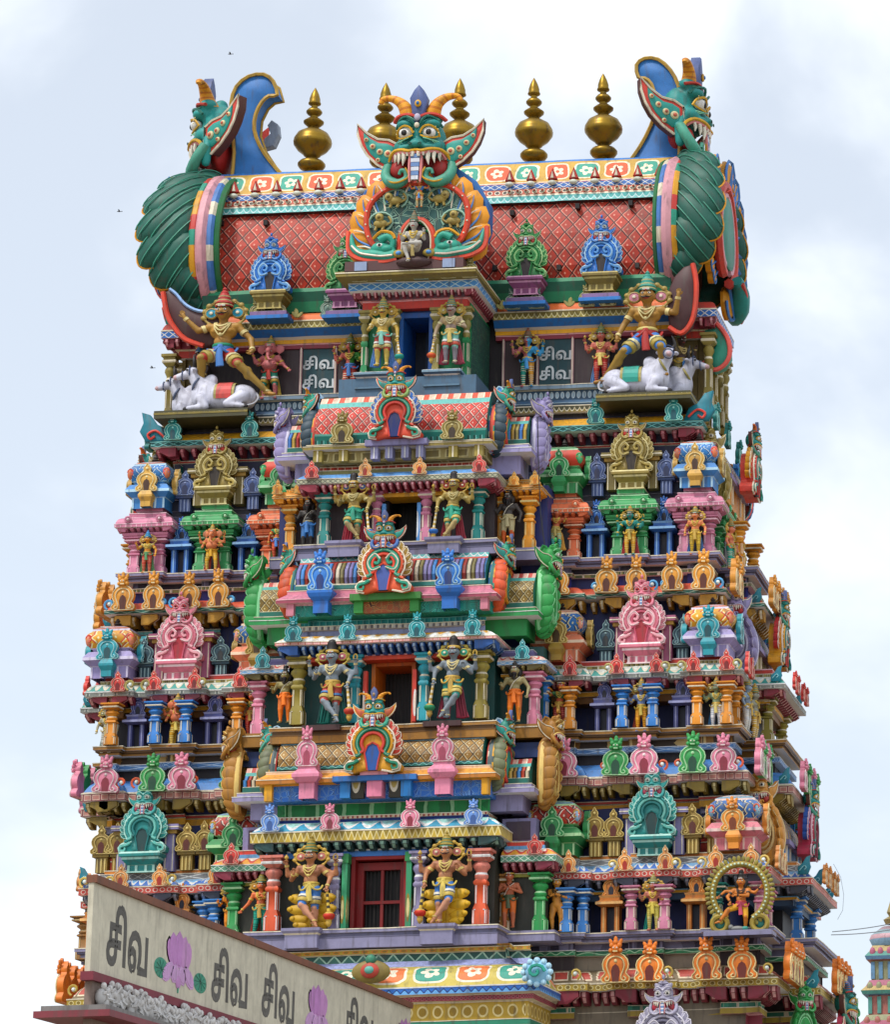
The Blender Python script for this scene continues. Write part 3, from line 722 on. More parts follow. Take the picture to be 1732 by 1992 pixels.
# scaled end gable with a guardian face (side profile seen from the front) -----
def end_gable(ps, pal, shell, bands, rim, fan, thick=1.0, big=False, fin='#2f78c0', finrim=GLD, mono=False, far=1, flare=0, sqz=1.0, nofin=False):
    pal = dict(pal, sweep=62)
    TF = ps.T; ps.T = ps.T @ Matrix.Diagonal((sqz, 1, 1, 1))
    """gable of a barrel roof, 2R wide, face along -y, roof joins at y=+thick; unit radius 1, ring centre z=.95"""
    T0 = ps.T
    def ringp(a, k=1.0): # a: 0 bottom right .. pi top
        t = a / PI
        x = math.sin(a * .86 + .35) * (.98 + .08 * math.sin(a)) * k
        z = .95 - math.cos(a * .98) * 1.0 * k
        if a > PI * .95: x *= max(0, 1 - (a - PI * .95) * 3)
        return x, z
    N = 14
    prof = [ringp(PI * i / N) for i in range(N + 1)]
    # front plate
    ol = [(max(0.02, x), z) for x, z in prof]; full = ol + [(-x, z) for x, z in ol[::-1]]
    m = ps('gable_plate'); m.prism([(x * .98, z) for x, z in full], .02 if not big else .45, thick, fan[1], .04, shell)
    m = ps('ring_band')
    for s in (-1, 1):
        m.tube([(s * x * .66, -.02, .95 + (z - .95) * .66) for x, z in prof], .07, rim, 6)
        m.tube([(s * x * .52, -.02, .95 + (z - .95) * .52) for x, z in prof], .05, bands[1], 6)
    m.prism([(x * .5, .95 + (z - .95) * .5) for x, z in full], -.06, .05, fan[2], .02)
    # feather fan on the face
    for s in (-1, 1):
        m = ps('feather_fan', s)
        if s == far and flare: m.T = ps.T @ Matrix.Rotation(R(-flare * s), 4, 'Z')
        for k in range(9):
            a = PI * (.08 + k * .1); x, z = ringp(a); cx, cz = 0, .95
            m.leaf((s * x * .68, cz + (z - cz) * .68), (s * x * (1.3 if s == far and big else 1.0), cz + (z - cz) * (1.2 if s == far and big else .98) + .12), .42 if s == far and big else .24, fan[0], .1 - .003 * k, .05, fan[3])
        # shell of overlapping scales on the flank
        m = ps('scale_shell', s)
        K = 9
        for k in range(K):
            a = PI * (.04 + .9 * k / (K - 1)); x, z = ringp(a)
            x2, z2 = ringp(min(PI, a + .1)); tx, tz = x2 - x, z2 - z; L = math.hypot(tx, tz) + 1e-6; tx /= L; tz /= L
            w = ([.06, .22, .5, .82, 1.02, 1.06, 1.0, .85, .55] if big else [.28, .5, .74, .92, 1, 1.02, .96, .8, .55])[k]
            rot = Matrix(((tz, 0, tx), (0, 1, 0), (-tx, 0, tz)))
            rot = rot @ Matrix.Rotation(R(52), 3, 'X')
            RM = Matrix.Diagonal((s, 1, 1)) @ rot @ Matrix.Diagonal((s, 1, 1)); cc_ = Vector((s * x * .93, thick * (.98 - .62 * w), z))
            for q, qz in (((0, 0), (.55, .15), (-.55, .15)) if big else ()):
                cz_ = math.sqrt(1 - q * q) if q else 1; m.tube([cc_ + RM @ Vector((s * .19 * cz_ * math.cos(f), thick * .75 * w * cz_ * math.sin(f), .275 * q)) for f in [R(g_) for g_ in range(-80, 81, 16)]], .010, '#3f8f78', 4)
            m.tube([cc_ + RM @ Vector((0, -thick * .745 * w * math.cos(f), .27 * math.sin(f))) for f in [R(g_) for g_ in range(-66, 67, 12)]], .014, fan[0] if not mono else bands[1], 4)
            m.ell((s * x * .93, thick * (.98 - .62 * w), z), (.18, thick * .74 * w, .27), shell, Matrix.Diagonal((s, 1, 1)) @ rot @ Matrix.Diagonal((s, 1, 1)), 12, 9)
        # striped bands where the shell meets the roof
        m = ps('striped_band', s)
        P1 = [(s * x * 1.0, thick * .95, z) for x, z in prof]
        cyc = [bands[0], bands[0], bands[2], bands[3]]
        m.tube([(a * 1.03, b - .10 * thick, c) for a, b, c in P1], .065, cyc if not mono else bands[0], 7)
        m.tube([(a * 1.04, b + .04 * thick, c) for a, b, c in P1], .085, bands[1], 7)
        m.tube([(a * 1.01, b + .19 * thick, c) for a, b, c in P1], .06, [bands[4], bands[4], CRM] if not mono else bands[0], 7)
        m.tube([(a * .98, b + .3 * thick, c) for a, b, c in P1], .05, bands[5], 6)
        # makara foot
        if s != far: continue
        m = ps('makara_foot', s)
        m.tube(catmull([(s * .3, -.12, .35), (s * .5, -.14, .25), (s * .72, -.1, .05), (s * .92, .0, .0), (s * 1.1, .05, .14), (s * 1.14, .08, .32)], 4), [.08, .09, .1, .11, .12, .13, .13, .13, .13, .12, .12, .11, .11, .1, .09, .08, .07, .06, .05, .03, .02], pal['skin'], 8)
        m.tube(catmull([(s * .3, -.2, .30), (s * .55, -.22, .16), (s * .78, -.14, -.02), (s * .95, -.08, -.05), (s * 1.15, -.02, .1), (s * 1.18, .06, .32)], 4), .03, rim, 5)
    # face
    T0 = TF
    ps.T = T0 @ TR(0, -.02 + (.52 if big else 0), 2.0 if big else 1.74, .50 if big else .42)
    monster(ps, pal, big)
    ps.T = T0
    if nofin: return
    m = ps('fin')
    fo = [(-.1, 1.75), (.0, 2.1), (.1, 2.5), (.35, 2.8), (.62, 2.84), (.82, 2.72), (.86, 2.6), (.7, 2.66), (.58, 2.5), (.6, 2.3), (.85, 2.0), (1.15, 1.86), (1.2, 1.75)]
    # curling fin runs back over the roof: outline in the yz plane, built along x and turned
    ps.T = T0 @ Matrix.Rotation(R(90), 4, 'Z')
    m = ps('fin'); fx = .62 if big else .1
    m.prism([(x * thick + fx, z * (1.06 if big else .96)) for x, z in fo], -.09, .09, fin, .02)
    for q in (-.1, .1): m.tube([(x * thick + fx, q, z * (1.06 if big else .96)) for x, z in fo], .035, finrim, 5)
    ps.T = T0

# ------------------------------------------------------------------ statues
GOLDJ = '#c9a54a'
def V3(*a): return Vector(a)
def hand(mb, w, d, n, skin, r=.0085, curl=.5, s=1):
    """five separate fingers from wrist w, pointing along d, palm facing n"""
    w = Vector(w); d = Vector(d).normalized(); n = Vector(n); n = (n - d * n.dot(d)).normalized(); t = d.cross(n) * s
    for k, (o, L) in enumerate(((-.015, .034), (-.005, .040), (.005, .038), (.015, .030))):
        a = w + d * .034 + t * o; c = curl
        b = a + (d * math.cos(c * .6) + n * math.sin(c * .6)) * L * .5; e = b + (d * math.cos(c * 1.6) + n * math.sin(c * 1.6)) * L * .5
        mb.tube([a, b, e], [r * .9, r * .8, r * .6], skin, 5)
    a = w + d * .012 - t * .016; b = a + (d * .7 - t * .8 + n * .3).normalized() * .018; e = b + (d * .95 - t * .25 + n * .3).normalized() * .016
    mb.tube([a, b, e], [r, r * .9, r * .65], skin, 5)
def statue(name, label, pal, pose, voxel=.0135, cat='statue', group=None):
    """standing figure, height to the top of the head = 1, facing -y. Returns the empty; scale it to size."""
    g = pal.get
    female = pose.get('female'); gan = pose.get('elephant'); seat = pose.get('seat')
    sk = 'skin'
    hip = Vector(pose.get('hip', (0, 0, .52))); sway = pose.get('sway', 0)
    ch = hip + Vector((sway, -.0, .215)); nk = ch + Vector((0, 0, .085)); hd = ch + Vector((pose.get('hx', 0), -.015, .18))
    pr = [('c', hip + V3(0, 0, .0), hip + V3(0, 0, .06), .088 if female else .082, .07, 'cloth'), ('e', hip.lerp(ch, .5) + V3(0, -.01, 0), (.07 if female else .08, .058, .07), sk),
          ('e', ch, (.098 if female else .118, .068, .085), 'chest'), ('c', ch + V3(-.09, 0, .05), ch + V3(.09, 0, .05), .042, .042, 'chest'), ('c', nk, hd - V3(0, 0, .05), .036, .034, sk)]
    for s in (-1, 1):
        pr.append(('e', ch + V3(s * .045, -.045, .0), (.042, .034, .036) if female else (.05, .03, .035), 'chest'))
    if gan:
        pr += [('e', hd + V3(0, 0, .0), (.075, .07, .075), sk), ('e', hip + V3(0, -.045, .11), (.12, .1, .105), sk)]
        tr = catmull([hd + V3(0, -.06, -.01), hd + V3(0, -.12, -.07), hd + V3(.0, -.14, -.16), hd + V3(.03, -.16, -.22), hd + V3(.075, -.17, -.22)], 2)
        for i in range(len(tr) - 1): pr.append(('c', tr[i], tr[i + 1], .036 - .0028 * i, .0335 - .0028 * i, sk))
        for s in (-1, 1): pr.append(('e', hd + V3(s * .115, .02, .0), (.058, .014, .072), sk)); pr.append(('e', hd + V3(s * .035, -.035, .05), (.035, .035, .035), sk))
    else:
        pr += [('e', hd, (.052, .058, .068), sk), ('e', hd + V3(0, -.022, -.032), (.036, .036, .032), sk), ('e', hd + V3(0, -.06, -.008), (.011, .015, .018), sk), ('e', hd + V3(0, -.052, -.036), (.018, .012, .008), 'lips')]
        for s in (-1, 1): pr += [('e', hd + V3(s * .052, .0, -.005), (.01, .016, .024), sk), ('e', hd + V3(s * .026, -.045, -.022), (.016, .014, .014), sk)]
    J = {}
    for s, k in ((-1, 'L'), (1, 'R')):
        sh = ch + V3(s * .118, 0, .052)
        el = Vector(pose.get('el' + k, (s * .2, .0, .64))); wr = Vector(pose.get('wr' + k, (s * .19, -.07, .53)))
        pr += [('e', sh, (.044, .044, .044), 'chest'), ('c', sh, el, .037, .028, 'arm'), ('c', el, wr, .03, .019, 'arm')]
        hdir = Vector(pose.get('hd' + k, (wr - el))).normalized()
        pr.append(('c', wr, wr + hdir * .026, .018, .019, 'arm')); J['wr' + k] = wr; J['hd' + k] = hdir; J['el' + k] = el; J['sh' + k] = sh
        if 'el2' + k in pose:
            el2 = Vector(pose['el2' + k]); wr2 = Vector(pose['wr2' + k]); pr += [('c', sh + V3(0, .02, -.01), el2, .034, .027, 'arm'), ('c', el2, wr2, .028, .018, 'arm'), ('c', wr2, wr2 + (wr2 - el2).normalized() * .026, .017, .018, 'arm')]
            J['wr2' + k] = wr2; J['el2' + k] = el2
        hp = hip + V3(s * .048, 0, -.01); kn = Vector(pose.get('kn' + k, (s * .065, -.02, .275))); an = Vector(pose.get('an' + k, (s * .065, 0, .05)))
        fd = Vector(pose.get('ft' + k, (s * .35, -1, -.1))).normalized()
        pr += [('c', hp, kn, .066, .044, 'cloth'), ('c', kn, an, .043, .025, 'leg'), ('e', kn.lerp(an, .3) + V3(0, .012, 0), (.04, .04, .07), 'leg'), ('c', an + V3(0, 0, -.01), an + fd * .075 + V3(0, 0, -.022), .026, .018, 'foot'), ('e', kn + V3(0, -.008, 0), (.038, .04, .04), 'leg')]
        J['kn' + k] = kn; J['an' + k] = an
    V, F, tg = blend(pr, pose.get('voxel', voxel), 2)
    mp = {'skin': g('skin'), 'lips': g('lips', '#a83a30') if not gan else g('skin'), 'chest': g('chest', g('skin')), 'arm': g('arm', g('skin')), 'cloth': g('cloth', g('skin')), 'leg': g('leg', g('skin')), 'foot': g('foot', g('skin'))}
    mp2 = dict(mp)
    if 'split' in pal:
        for k in ('skin', 'chest', 'arm', 'foot'): mp2[k] = pal['split'][0]
        mp2['cloth'] = mp2['leg'] = pal['split'][1]
    root = empty(name, label, cat, group)
    hc = nk + V3(0, 0, .0)
    def hs(mb):
        q = []
        for p in mb.v:
            if abs(p[0] - hd.x) < .19 and p[2] > nk.z + .01:
                t = min(1, (p[2] - nk.z - .01) / .045); k = 1 + .24 * t; q.append((hc.x + (p[0] - hc.x) * k, hc.y + (p[1] - hc.y) * k, hc.z + (p[2] - hc.z) * k))
            else: q.append(p)
        mb.v = q
    b = MB()
    xs = [V[list(f)].mean(0)[0] - hip.x for f in F]
    b.raw(V, F, [(mp2 if x > 0 else mp)[t] for t, x in zip(tg, xs)])
    for k, s in (('L', -1), ('R', 1)):
        sk_ = (mp if s < 0 else mp2)['arm']
        hand(b, J['wr' + k], J['hd' + k], pose.get('pn' + k, (0, -1, 0)), sk_, curl=pose.get('curl' + k, .5), s=-s)
        if 'wr2' + k in J: hand(b, J['wr2' + k], J['wr2' + k] - J['el2' + k], (0, -1, 0), sk_, curl=1.0 if pose.get('hold2') else .2, s=-s)
        for q in (-.012, 0, .012): b.tube([J['an' + k] + V3(q, -.06, -.03), J['an' + k] + V3(q * 1.3, -.085, -.036)], [.009, .007], (mp if s < 0 else mp2)['foot'], 5)
    hs(b); b.build('body', root)
    b_ = 0
    # face
    f = MB(); E = hd
    if not gan:
        for s in (-1, 1):
            f.ell(E + V3(s * .021, -.051, .006), (.0125, .008, .0085), '#f4f2ea', None, 8, 5); f.ell(E + V3(s * .021, -.0585, .006), (.0048, .003, .0052), '#15100e', None, 6, 4)
            f.tube([E + V3(s * .007, -.058, .022), E + V3(s * .021, -.056, .029), E + V3(s * .036, -.043, .023)], .0026, '#15100e', 4)
            if pose.get('moust'): f.tube([E + V3(0, -.064, -.027), E + V3(s * .018, -.062, -.03), E + V3(s * .034, -.05, -.02), E + V3(s * .04, -.043, -.012)], [.006, .006, .004, .002], '#17110f', 5)
        for q in range(3): f.box(E + V3(0, -.056 + q * .002, .034 + q * .006), (.05, .008, .003), '#f0ece0')
        f.ell(E + V3(0, -.06, .03), (.006, .004, .008), '#b02020')
        hs(f); f.build('face', root)
    else:
        for s in (-1, 1): f.ell(E + V3(s * .036, -.064, .012), (.009, .007, .006), '#15100e', None, 6, 4); f.tube([E + V3(s * .03, -.07, -.05), E + V3(s * .045, -.11, -.06)], [.009, .003], '#efe9d8', 5)
        for q in range(3): f.box(E + V3(0, -.074, .03 + q * .01), (.05, .01, .004), '#f0ece0')
        hs(f); f.build('face', root)
    # hair / crown
    c = MB(); ct = pose.get('crown', 'gold')
    if ct == 'gold':
        cc = g('crown', GOLDJ); c2 = g('crown2', '#2f8f7a')
        c.lathe([(.058, 0), (.064, .01), (.06, .022, c2), (.066, .03, cc), (.05, .05, cc), (.052, .058, c2), (.04, .085, cc), (.043, .093, c2), (.028, .118, cc), (.03, .125, cc), (.014, .145, cc), (.018, .155, cc), (.003, .175, cc)], hd + V3(0, .008, .038), cc, 12)
    elif ct == 'tall':
        cc = g('crown', '#1b1517'); 
        c.lathe([(.058, 0, GOLDJ), (.066, .012, GOLDJ), (.06, .03, GOLDJ), (.05, .05, cc), (.054, .07, cc), (.046, .09, cc), (.05, .105, cc), (.036, .14, cc), (.01, .155, cc)], hd + V3(0, .008, .036), cc, 12)
    elif ct == 'hair':
        cc = g('hair', '#161012')
        c.ell(hd + V3(0, .018, .03), (.062, .062, .06), cc); c.lathe([(.04, 0), (.046, .03), (.034, .05), (.038, .06), (.03, .09), (.0, .1)], hd + V3(0, .02, .07), cc, 10)
        for s in (-1, 1): c.ell(hd + V3(s * .055, .03, -.04), (.035, .035, .075), cc)
        if pose.get('beard'): c.ell(hd + V3(0, -.04, -.062), (.034, .026, .045), cc); c.tube([hd + V3(0, -.055, -.08), hd + V3(0, -.075, -.15)], [.028, .008], cc, 7)
    elif ct == 'short':
        c.ell(hd + V3(0, .014, .026), (.058, .06, .054), g('hair', '#2a1c18'))
        c.lathe([(.058, 0), (.062, .01), (.058, .02)], hd + V3(0, .008, .03), GOLDJ, 12)
    hs(c); c.build('crown' if ct in ('gold', 'tall') else 'hair', root)
    # halo with ear wheels
    if g('halo'):
        h = MB()
        for s in (-1, 1):
            cx = hd + V3(s * .092, .04, -.0)
            h.T = Matrix.Translation(cx) @ Matrix.Rotation(R(90), 4, 'X')
            h.lathe([(.046, 0), (.046, .02, g('halor', GOLDJ)), (.036, .024, g('halor', GOLDJ)), (.032, .02, g('halo')), (.014, .024, g('halo')), (.012, .03, g('halor', GOLDJ)), (0.001, .034, CRM)], (0, 0, 0), GOLDJ, 14)
        h.T = Matrix()
        h.tube([hd + V3(.15 * math.sin(a), .035, .13 * math.cos(a) - .02) for a in [R(q) for q in range(-125, 126, 25)]], .012, g('halor', GOLDJ), 5)
        for a in range(-120, 121, 24): h.ell(hd + V3(.15 * math.sin(R(a)), .03, .13 * math.cos(R(a)) - .02), (.022, .012, .022), g('halor', GOLDJ), None, 6, 4)
        hs(h); h.build('halo', root)
    # jewellery
    j = MB(); jc = g('jewel', GOLDJ)
    if not pose.get('plain'):
        for (w, d, r) in ((.05, .0, .011), (.062, .045, .009), (.07, .1, .007)):
            j.tube(catmull([ch + V3(-w, -.035, .085), ch + V3(-w * .75, -.078, .05 - d * .4), ch + V3(0, -.088, .035 - d), ch + V3(w * .75, -.078, .05 - d * .4), ch + V3(w, -.035, .085)], 3), r, jc, 5)
        j.ell(ch + V3(0, -.092, -.055), (.016, .012, .02), jc); j.build('necklace', root); j = MB()
        for k in 'LR':
            j.mark(); a, b_ = J['sh' + k], J['el' + k]; p = a.lerp(b_, .5); d = (b_ - a).normalized() * .016; j.tube([p - d, p + d], .039, jc, 10)
            j.mark(); a, b_ = J['el' + k], J['wr' + k]; p = a.lerp(b_, .85); d = (b_ - a).normalized() * .013; j.tube([p - d, p + d], .0255, jc, 9)
            if 'wr2' + k in J:
                j.mark(); a, b_ = J['el2' + k], J['wr2' + k]; p = a.lerp(b_, .85); d = (b_ - a).normalized() * .013; j.tube([p - d, p + d], .025, jc, 9)
            j.mark(); p = J['an' + k] + V3(0, 0, .012); j.tube([p - V3(0, 0, .008), p + V3(0, 0, .008)], .031, jc, 9)
        j.build('bangle', root)
    elif pose.get('thread'):
        j.tube(catmull([ch + V3(.08, -.03, .085), ch + V3(.0, -.09, -.02), hip + V3(-.06, -.075, .07)], 4), .006, '#e6e0d0', 4)
        j.tube(catmull([ch + V3(-.05, -.035, .085), ch + V3(0, -.085, .03), ch + V3(.05, -.035, .085)], 4), .008, '#3a2418', 5)
        j.build('sacred_thread', root)
    # belt and skirt
    if not pose.get('nude'):
        w = MB(); bc = g('belt', GOLDJ)
        w.lathe([(.082, 0), (.092, .012), (.09, .03), (.08, .04)], hip + V3(0, 0, .045), bc, 16, sy=.9, capb=False)
        w.lathe([(.087, 0), (.088, .05), (.08, .052)], hip + V3(0, 0, .0), g('sash', bc), 16, sy=.9)
        if not gan or 1:
            w.tube([hip + V3(0, -.085, .06), hip + V3(0, -.1, -.06), hip + V3(.01, -.1, -.17)], [.022, .03, .035], g('sash', '#3a7fc0'), 6, flat=.5)
            for s in (-1, 1): w.tube(catmull([hip + V3(0, -.09, .045), hip + V3(s * .06, -.085, -.02), hip + V3(s * .11, -.04, -.01), hip + V3(s * .13, -.01, .04)], 3), .012, g('sash', bc), 5)
        w.build('waist_sash', root)
        for k in 'LR':
            p = J['kn' + k]; q = hip + V3((-.048 if k == 'L' else .048), 0, -.01); d = (p - q).normalized()
            if pose.get('shorts'):
                w = MB(); c0 = q.lerp(p, .74); w.tube([c0 - d * .03, c0, c0 + d * .02], [.064, .07, .06], g('hem', GOLDJ), 10); w.tube([c0 - d * .075, c0 - d * .045], [.067, .068], g('hem2', WHT), 10); w.build('trouser_hem', root)
            elif g('leg') and not pose.get('plainleg'):
                w = MB(); an = J['an' + k]
                for t in (.15, .32, .49, .66, .83): c0 = p.lerp(an, t); e = (an - p).normalized() * .006; w.tube([c0 - e, c0 + e], .0445 - .014 * t, g('fold', CRM), 9)
                for t in (.45, .62, .79): c0 = q.lerp(p, t); e = d * .006; w.tube([c0 - e, c0 + e], .067 - .02 * t, g('fold', CRM), 9)
                w.build('leg_fold', root)
    # cloth hanging behind the legs
    if g('drape'):
        w = MB(); fancy = pose.get('fancy')
        for s in (-1, 1):
            if fancy:
                for (a, b_, z, l) in ((.09, .26, .36, .13), (.1, .27, .22, .13), (.1, .24, .10, .11), (.08, .2, .02, .09)):
                    w.leaf((s * .03, z + .03), (s * b_, z + .06), l, g('drape'), .06, .02); w.ell((s * (b_ - .03), .05, z + .055), (.035, .025, .035), g('drape'))
                w.prism([(0, .5), (s * .12, .48), (s * .19, .3), (s * .2, .08), (s * .14, .0), (0, .0)], .06, .09, g('drape'), .01)
            else:
                w.prism([(s * .02, .48), (s * .1, .47), (s * .13, .3), (s * .15, .16), (s * .19, .04), (s * .12, .02), (s * .04, .03)], .045, .08, g('drape'), .015)
                for q in (.07, .10, .135): w.tube([(s * (q * .6 + .03), .04, .42), (s * (q + .01), .035, .22), (s * (q + .035), .04, .05)], .009, g('drape2', g('drape')), 4)
        w.build('drape', root)
    if 'mace' in pose:
        k = pose['mace']; w = MB(); a = J['wr' + k] + J['hd' + k] * .02; s = -1 if k == 'L' else 1
        t = V3(a.x + s * .035, a.y - .01, .17)
        n = 9; pts = [a.lerp(t, i / n) for i in range(n + 1)]
        w.tube(pts, [.014 + .007 * i / n for i in range(n + 1)], [g('mace1', GOLDJ), g('mace2', CRM)], 8)
        w.lathe([(.02, .105), (.03, .1), (.058, .075, g('mace', '#c03a28')), (.066, .05, g('mace', '#c03a28')), (.055, .02, g('mace', '#c03a28')), (.034, .0, GOLDJ), (.03, -.02, GOLDJ), (.036, -.035, GOLDJ), (.02, -.075, GOLDJ), (.01, -.09, GOLDJ)][::-1], (t.x, t.y, t.z - .07), GOLDJ, 12)
        w.build('mace', root)
    if pose.get('hold2'):
        for k, s in (('L', -1), ('R', 1)):
            if 'wr2' + k not in J: continue
            w = MB(); a = J['wr2' + k] + (J['wr2' + k] - J['el2' + k]).normalized() * .03
            if s < 0: w.lathe([(.008, 0), (.008, .03), (.022, .045), (.024, .06), (.012, .08), (.002, .095)], a, GOLDJ, 8)
            else: w.tube(catmull([a + V3(-.015, 0, 0), a + V3(-.022, 0, .05), a + V3(0, 0, .085), a + V3(.022, 0, .05), a + V3(.015, 0, 0)], 3), .008, GOLDJ, 5)
            w.build('emblem', root)
    return root

def place(root, px, py, Y, hpx=None, H=None, rz=0, z=None, mirror=False):
    p = U(px, py, Y)
    if H is None:
        q = U(px, py - hpx, Y); H = (q.z - p.z)
    s = H / root.get('_h', 1.0)
    root.location = (p.x, p.y, z if z is not None else p.z); root.scale = (-s if mirror else s, s, s); root.rotation_euler = (0, 0, rz)
    return root

# ================================================================== THE TOWER
TW = empty('temple_tower', 'tall tiered gateway tower painted in many colours, crowded with pillars, cornices and ornaments', 'temple tower', loc=(0, 0, 0))
YC = 1.6
def part(mb, name, par=None):
    o = mb.build(name, par or TW)
    if name in ('bracket_row', 'bead_row'): o['kind'] = 'stuff'
    return o
def sweep_part(name, path, prof, closed=False, par=None):
    m = MB(); m.sweep(path, prof, closed); return m.build(name, par or TW)
def wall_core(W, y0, z0, z1, mat, name='wall', d=0):
    m = MB(); m.bx(-W + d, W, y0, 2 * YC - y0, z0, z1, mat); return part(m, name)

# ---- plans
c1p = ring_path([(7.8, -1.1)], [(YC, 7.8)])
c2p = ring_path([(4.7, -1.95), (5.0, -1.7), (6.62, -1.95), (6.85, -1.7), (8.59, -1.95)], [(-.35, 8.59), (.0, 8.3), (YC, 9.35)], YC)
t3p = ring_path([(5.03, -2.6), (5.45, -2.35), (7.13, -2.6), (7.45, -2.35), (9.15, -2.6)], [(-.9, 9.15), (-.5, 8.85), (YC, 10.0)], YC, .35)
c3p = ring_path([(5.03, -2.9), (5.45, -2.65), (7.13, -2.9), (7.45, -2.65), (9.35, -2.9)], [(-.9, 9.35), (-.5, 9.05), (YC, 10.2)], YC, .7)
t4p = ring_path([(5.26, -3.4), (5.75, -3.15), (7.6, -3.4), (8.1, -3.15), (10.02, -3.4)], [(-1.4, 10.02), (-1.0, 9.7), (YC, 10.8)], YC, 1.6)
c4p = ring_path([(5.26, -3.7), (5.75, -3.45), (7.6, -3.7), (8.1, -3.45), (10.23, -3.7)], [(-1.4, 10.23), (-1.0, 9.9), (YC, 11.0)], YC, 1.75)

# ---- storey walls
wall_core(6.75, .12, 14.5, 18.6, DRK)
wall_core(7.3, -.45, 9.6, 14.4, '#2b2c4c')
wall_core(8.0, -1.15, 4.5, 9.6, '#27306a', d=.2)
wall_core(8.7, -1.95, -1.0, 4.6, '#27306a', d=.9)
wall_core(9.3, -2.9, -13.2, -1.0, '#8b7f6c', d=1.6)
# ---- lower masonry of the gateway down to the ground
m = MB()
for k in range(6):
    z1 = -3.4 - k * 1.6
    pr = PF().b(-.2 + k * .08, z1, z1 - .3, '#9c8f7a', None, 0).b(.0 + k * .08, z1 - .3, z1 - .5, '#a89a82', None, 0).b(-.5 + k * .08, z1 - .5, z1 - 1.6, '#857964', None, 0).end()
    m.sweep(c4p, pr, True)
part(m, 'stone_base')

# ================= cornice under the top storey (c1)
pr = (PF().b(-.50, 14.74, 14.54, PT('petal', OLV, '#4d4a2c', CRM, 7), CRM).b(-.75, 14.54, 14.32, DRK, None, 0)
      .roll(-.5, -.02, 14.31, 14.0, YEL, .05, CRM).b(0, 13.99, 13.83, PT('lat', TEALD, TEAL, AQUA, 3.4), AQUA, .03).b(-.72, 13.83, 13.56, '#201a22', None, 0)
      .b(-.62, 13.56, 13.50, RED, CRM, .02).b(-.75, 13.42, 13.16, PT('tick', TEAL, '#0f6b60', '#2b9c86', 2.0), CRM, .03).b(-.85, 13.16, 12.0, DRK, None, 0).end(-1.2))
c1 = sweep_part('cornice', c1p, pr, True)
m = MB(); brackets(m, c1p, True, 13.82, .25, -.7, -.25, .33, .15, MAR, '#d98a94'); part(m, 'bracket_row', c1)
for x in (-7.05, -4.87, 4.87, 7.05): put_kudu(c1, x, -1.38, 13.93, .72, '#1d8280', '#9fdcd0', '#10505a', '#1d8280', w=.9)
for y in (-.4, 1.6, 3.6):
    for s in (-1, 1): put_kudu(c1, s * 8.05, y, 13.93, .72, '#1d8280', '#9fdcd0', '#10505a', '#1d8280', rz=s * PI / 2, w=.9)
for s in (-1, 1): # curled corner crest
    m = MB(); m.T = TR(s * 7.75, -1.05, 14.0); m.prism([(s * a, b) for a, b in ((-.5, 0), (-.35, .38), (-.1, .5), (.1, .78), (.34, .86), (.28, .55), (.38, .3), (.2, 0))], -.05, .12, '#1f7f92', .03)
    m.tube(catmull([(s * -.35, -.08, .1), (s * -.1, -.09, .3), (s * .12, -.09, .2), (s * .05, -.09, .06), (s * -.08, -.09, .14)], 3), .035, '#e2483c', 5); part(m, 'corner_crest', c1)

# ================= top storey wall with painted panels
pr = (PF().b(-.05, 15.42, 15.30, '#7f97ad', CRM, .02).b(-.2, 15.30, 15.0, PT('dots', SLT, '#a9c0cf', '#c8d6dc', 6.5), CRM, .02).roll(-.2, 0, 15.0, 14.86, '#3c6488', .03).b(.02, 14.86, 14.72, '#27465e', '#9fb8c8', .02).end())
for s in (-1, 1):
    a, b = (1.9, 5.15)
    pth = [(a, -.42), (b, -.42)] if s > 0 else [(-b, -.42), (-a, -.42)]
    sweep_part('parapet', pth, pr)
def tamil(mb, T, depth, mat, bold=.014):
    G = [[[.219, -.01], [.128, .006], [.065, .053], [.041, .128], [.065, .206], [.141, .257], [.279, .275], [.573, .275], [.573, .217], [.273, .217], [.2, .212], [.149, .195], [.122, .168], [.113, .128], [.145, .07], [.226, .05], [.289, .062], [.33, .101], [.345, .179], [.345, .405], [.201, .405], [.201, .254], [.134, .24], [.134, .465], [.573, .465], [.573, .405], [.416, .405], [.416, .19], [.407, .102], [.38, .048], [.313, .003]],
         [[.541, .708], [.623, .693], [.689, .649], [.723, .601], [.745, .526], [.753, .411], [.753, 0], [.681, 0], [.681, .395], [.675, .495], [.66, .56], [.636, .603], [.593, .635], [.539, .645], [.478, .631], [.44, .592], [.427, .535], [.433, .484], [.454, .432], [.378, .432], [.361, .483], [.354, .534], [.369, .612], [.411, .666], [.47, .697]],
         [[1.036, -.01], [.955, .012], [.896, .081], [.875, .204], [.911, .354], [1.005, .445], [1.133, .475], [1.242, .456], [1.317, .404], [1.36, .328], [1.374, .235], [1.362, .139], [1.333, .06], [1.558, .06], [1.558, .465], [1.63, .465], [1.63, 0], [1.259, 0], [1.256, .053], [1.288, .126], [1.3, .226], [1.279, .327], [1.22, .391], [1.129, .413], [1.029, .385], [.964, .309], [.941, .199], [.954, .11], [.99, .062], [1.039, .047], [1.078, .057], [1.103, .085], [1.113, .13], [1.091, .194], [1.034, .217], [.971, .199], [.918, .154], [.905, .208], [.968, .257], [1.046, .275], [1.144, .238], [1.181, .139], [1.164, .059], [1.114, .008]]]
    mb.T = T
    for g in G:
        mb.prism([(p[0] - .82, p[1]) for p in g], -depth, 0, mat)
        mb.tube([(p[0] - .82, -depth * .5, p[1]) for p in g], bold, mat, 6, True)
    mb.T = Matrix()
m = MB()
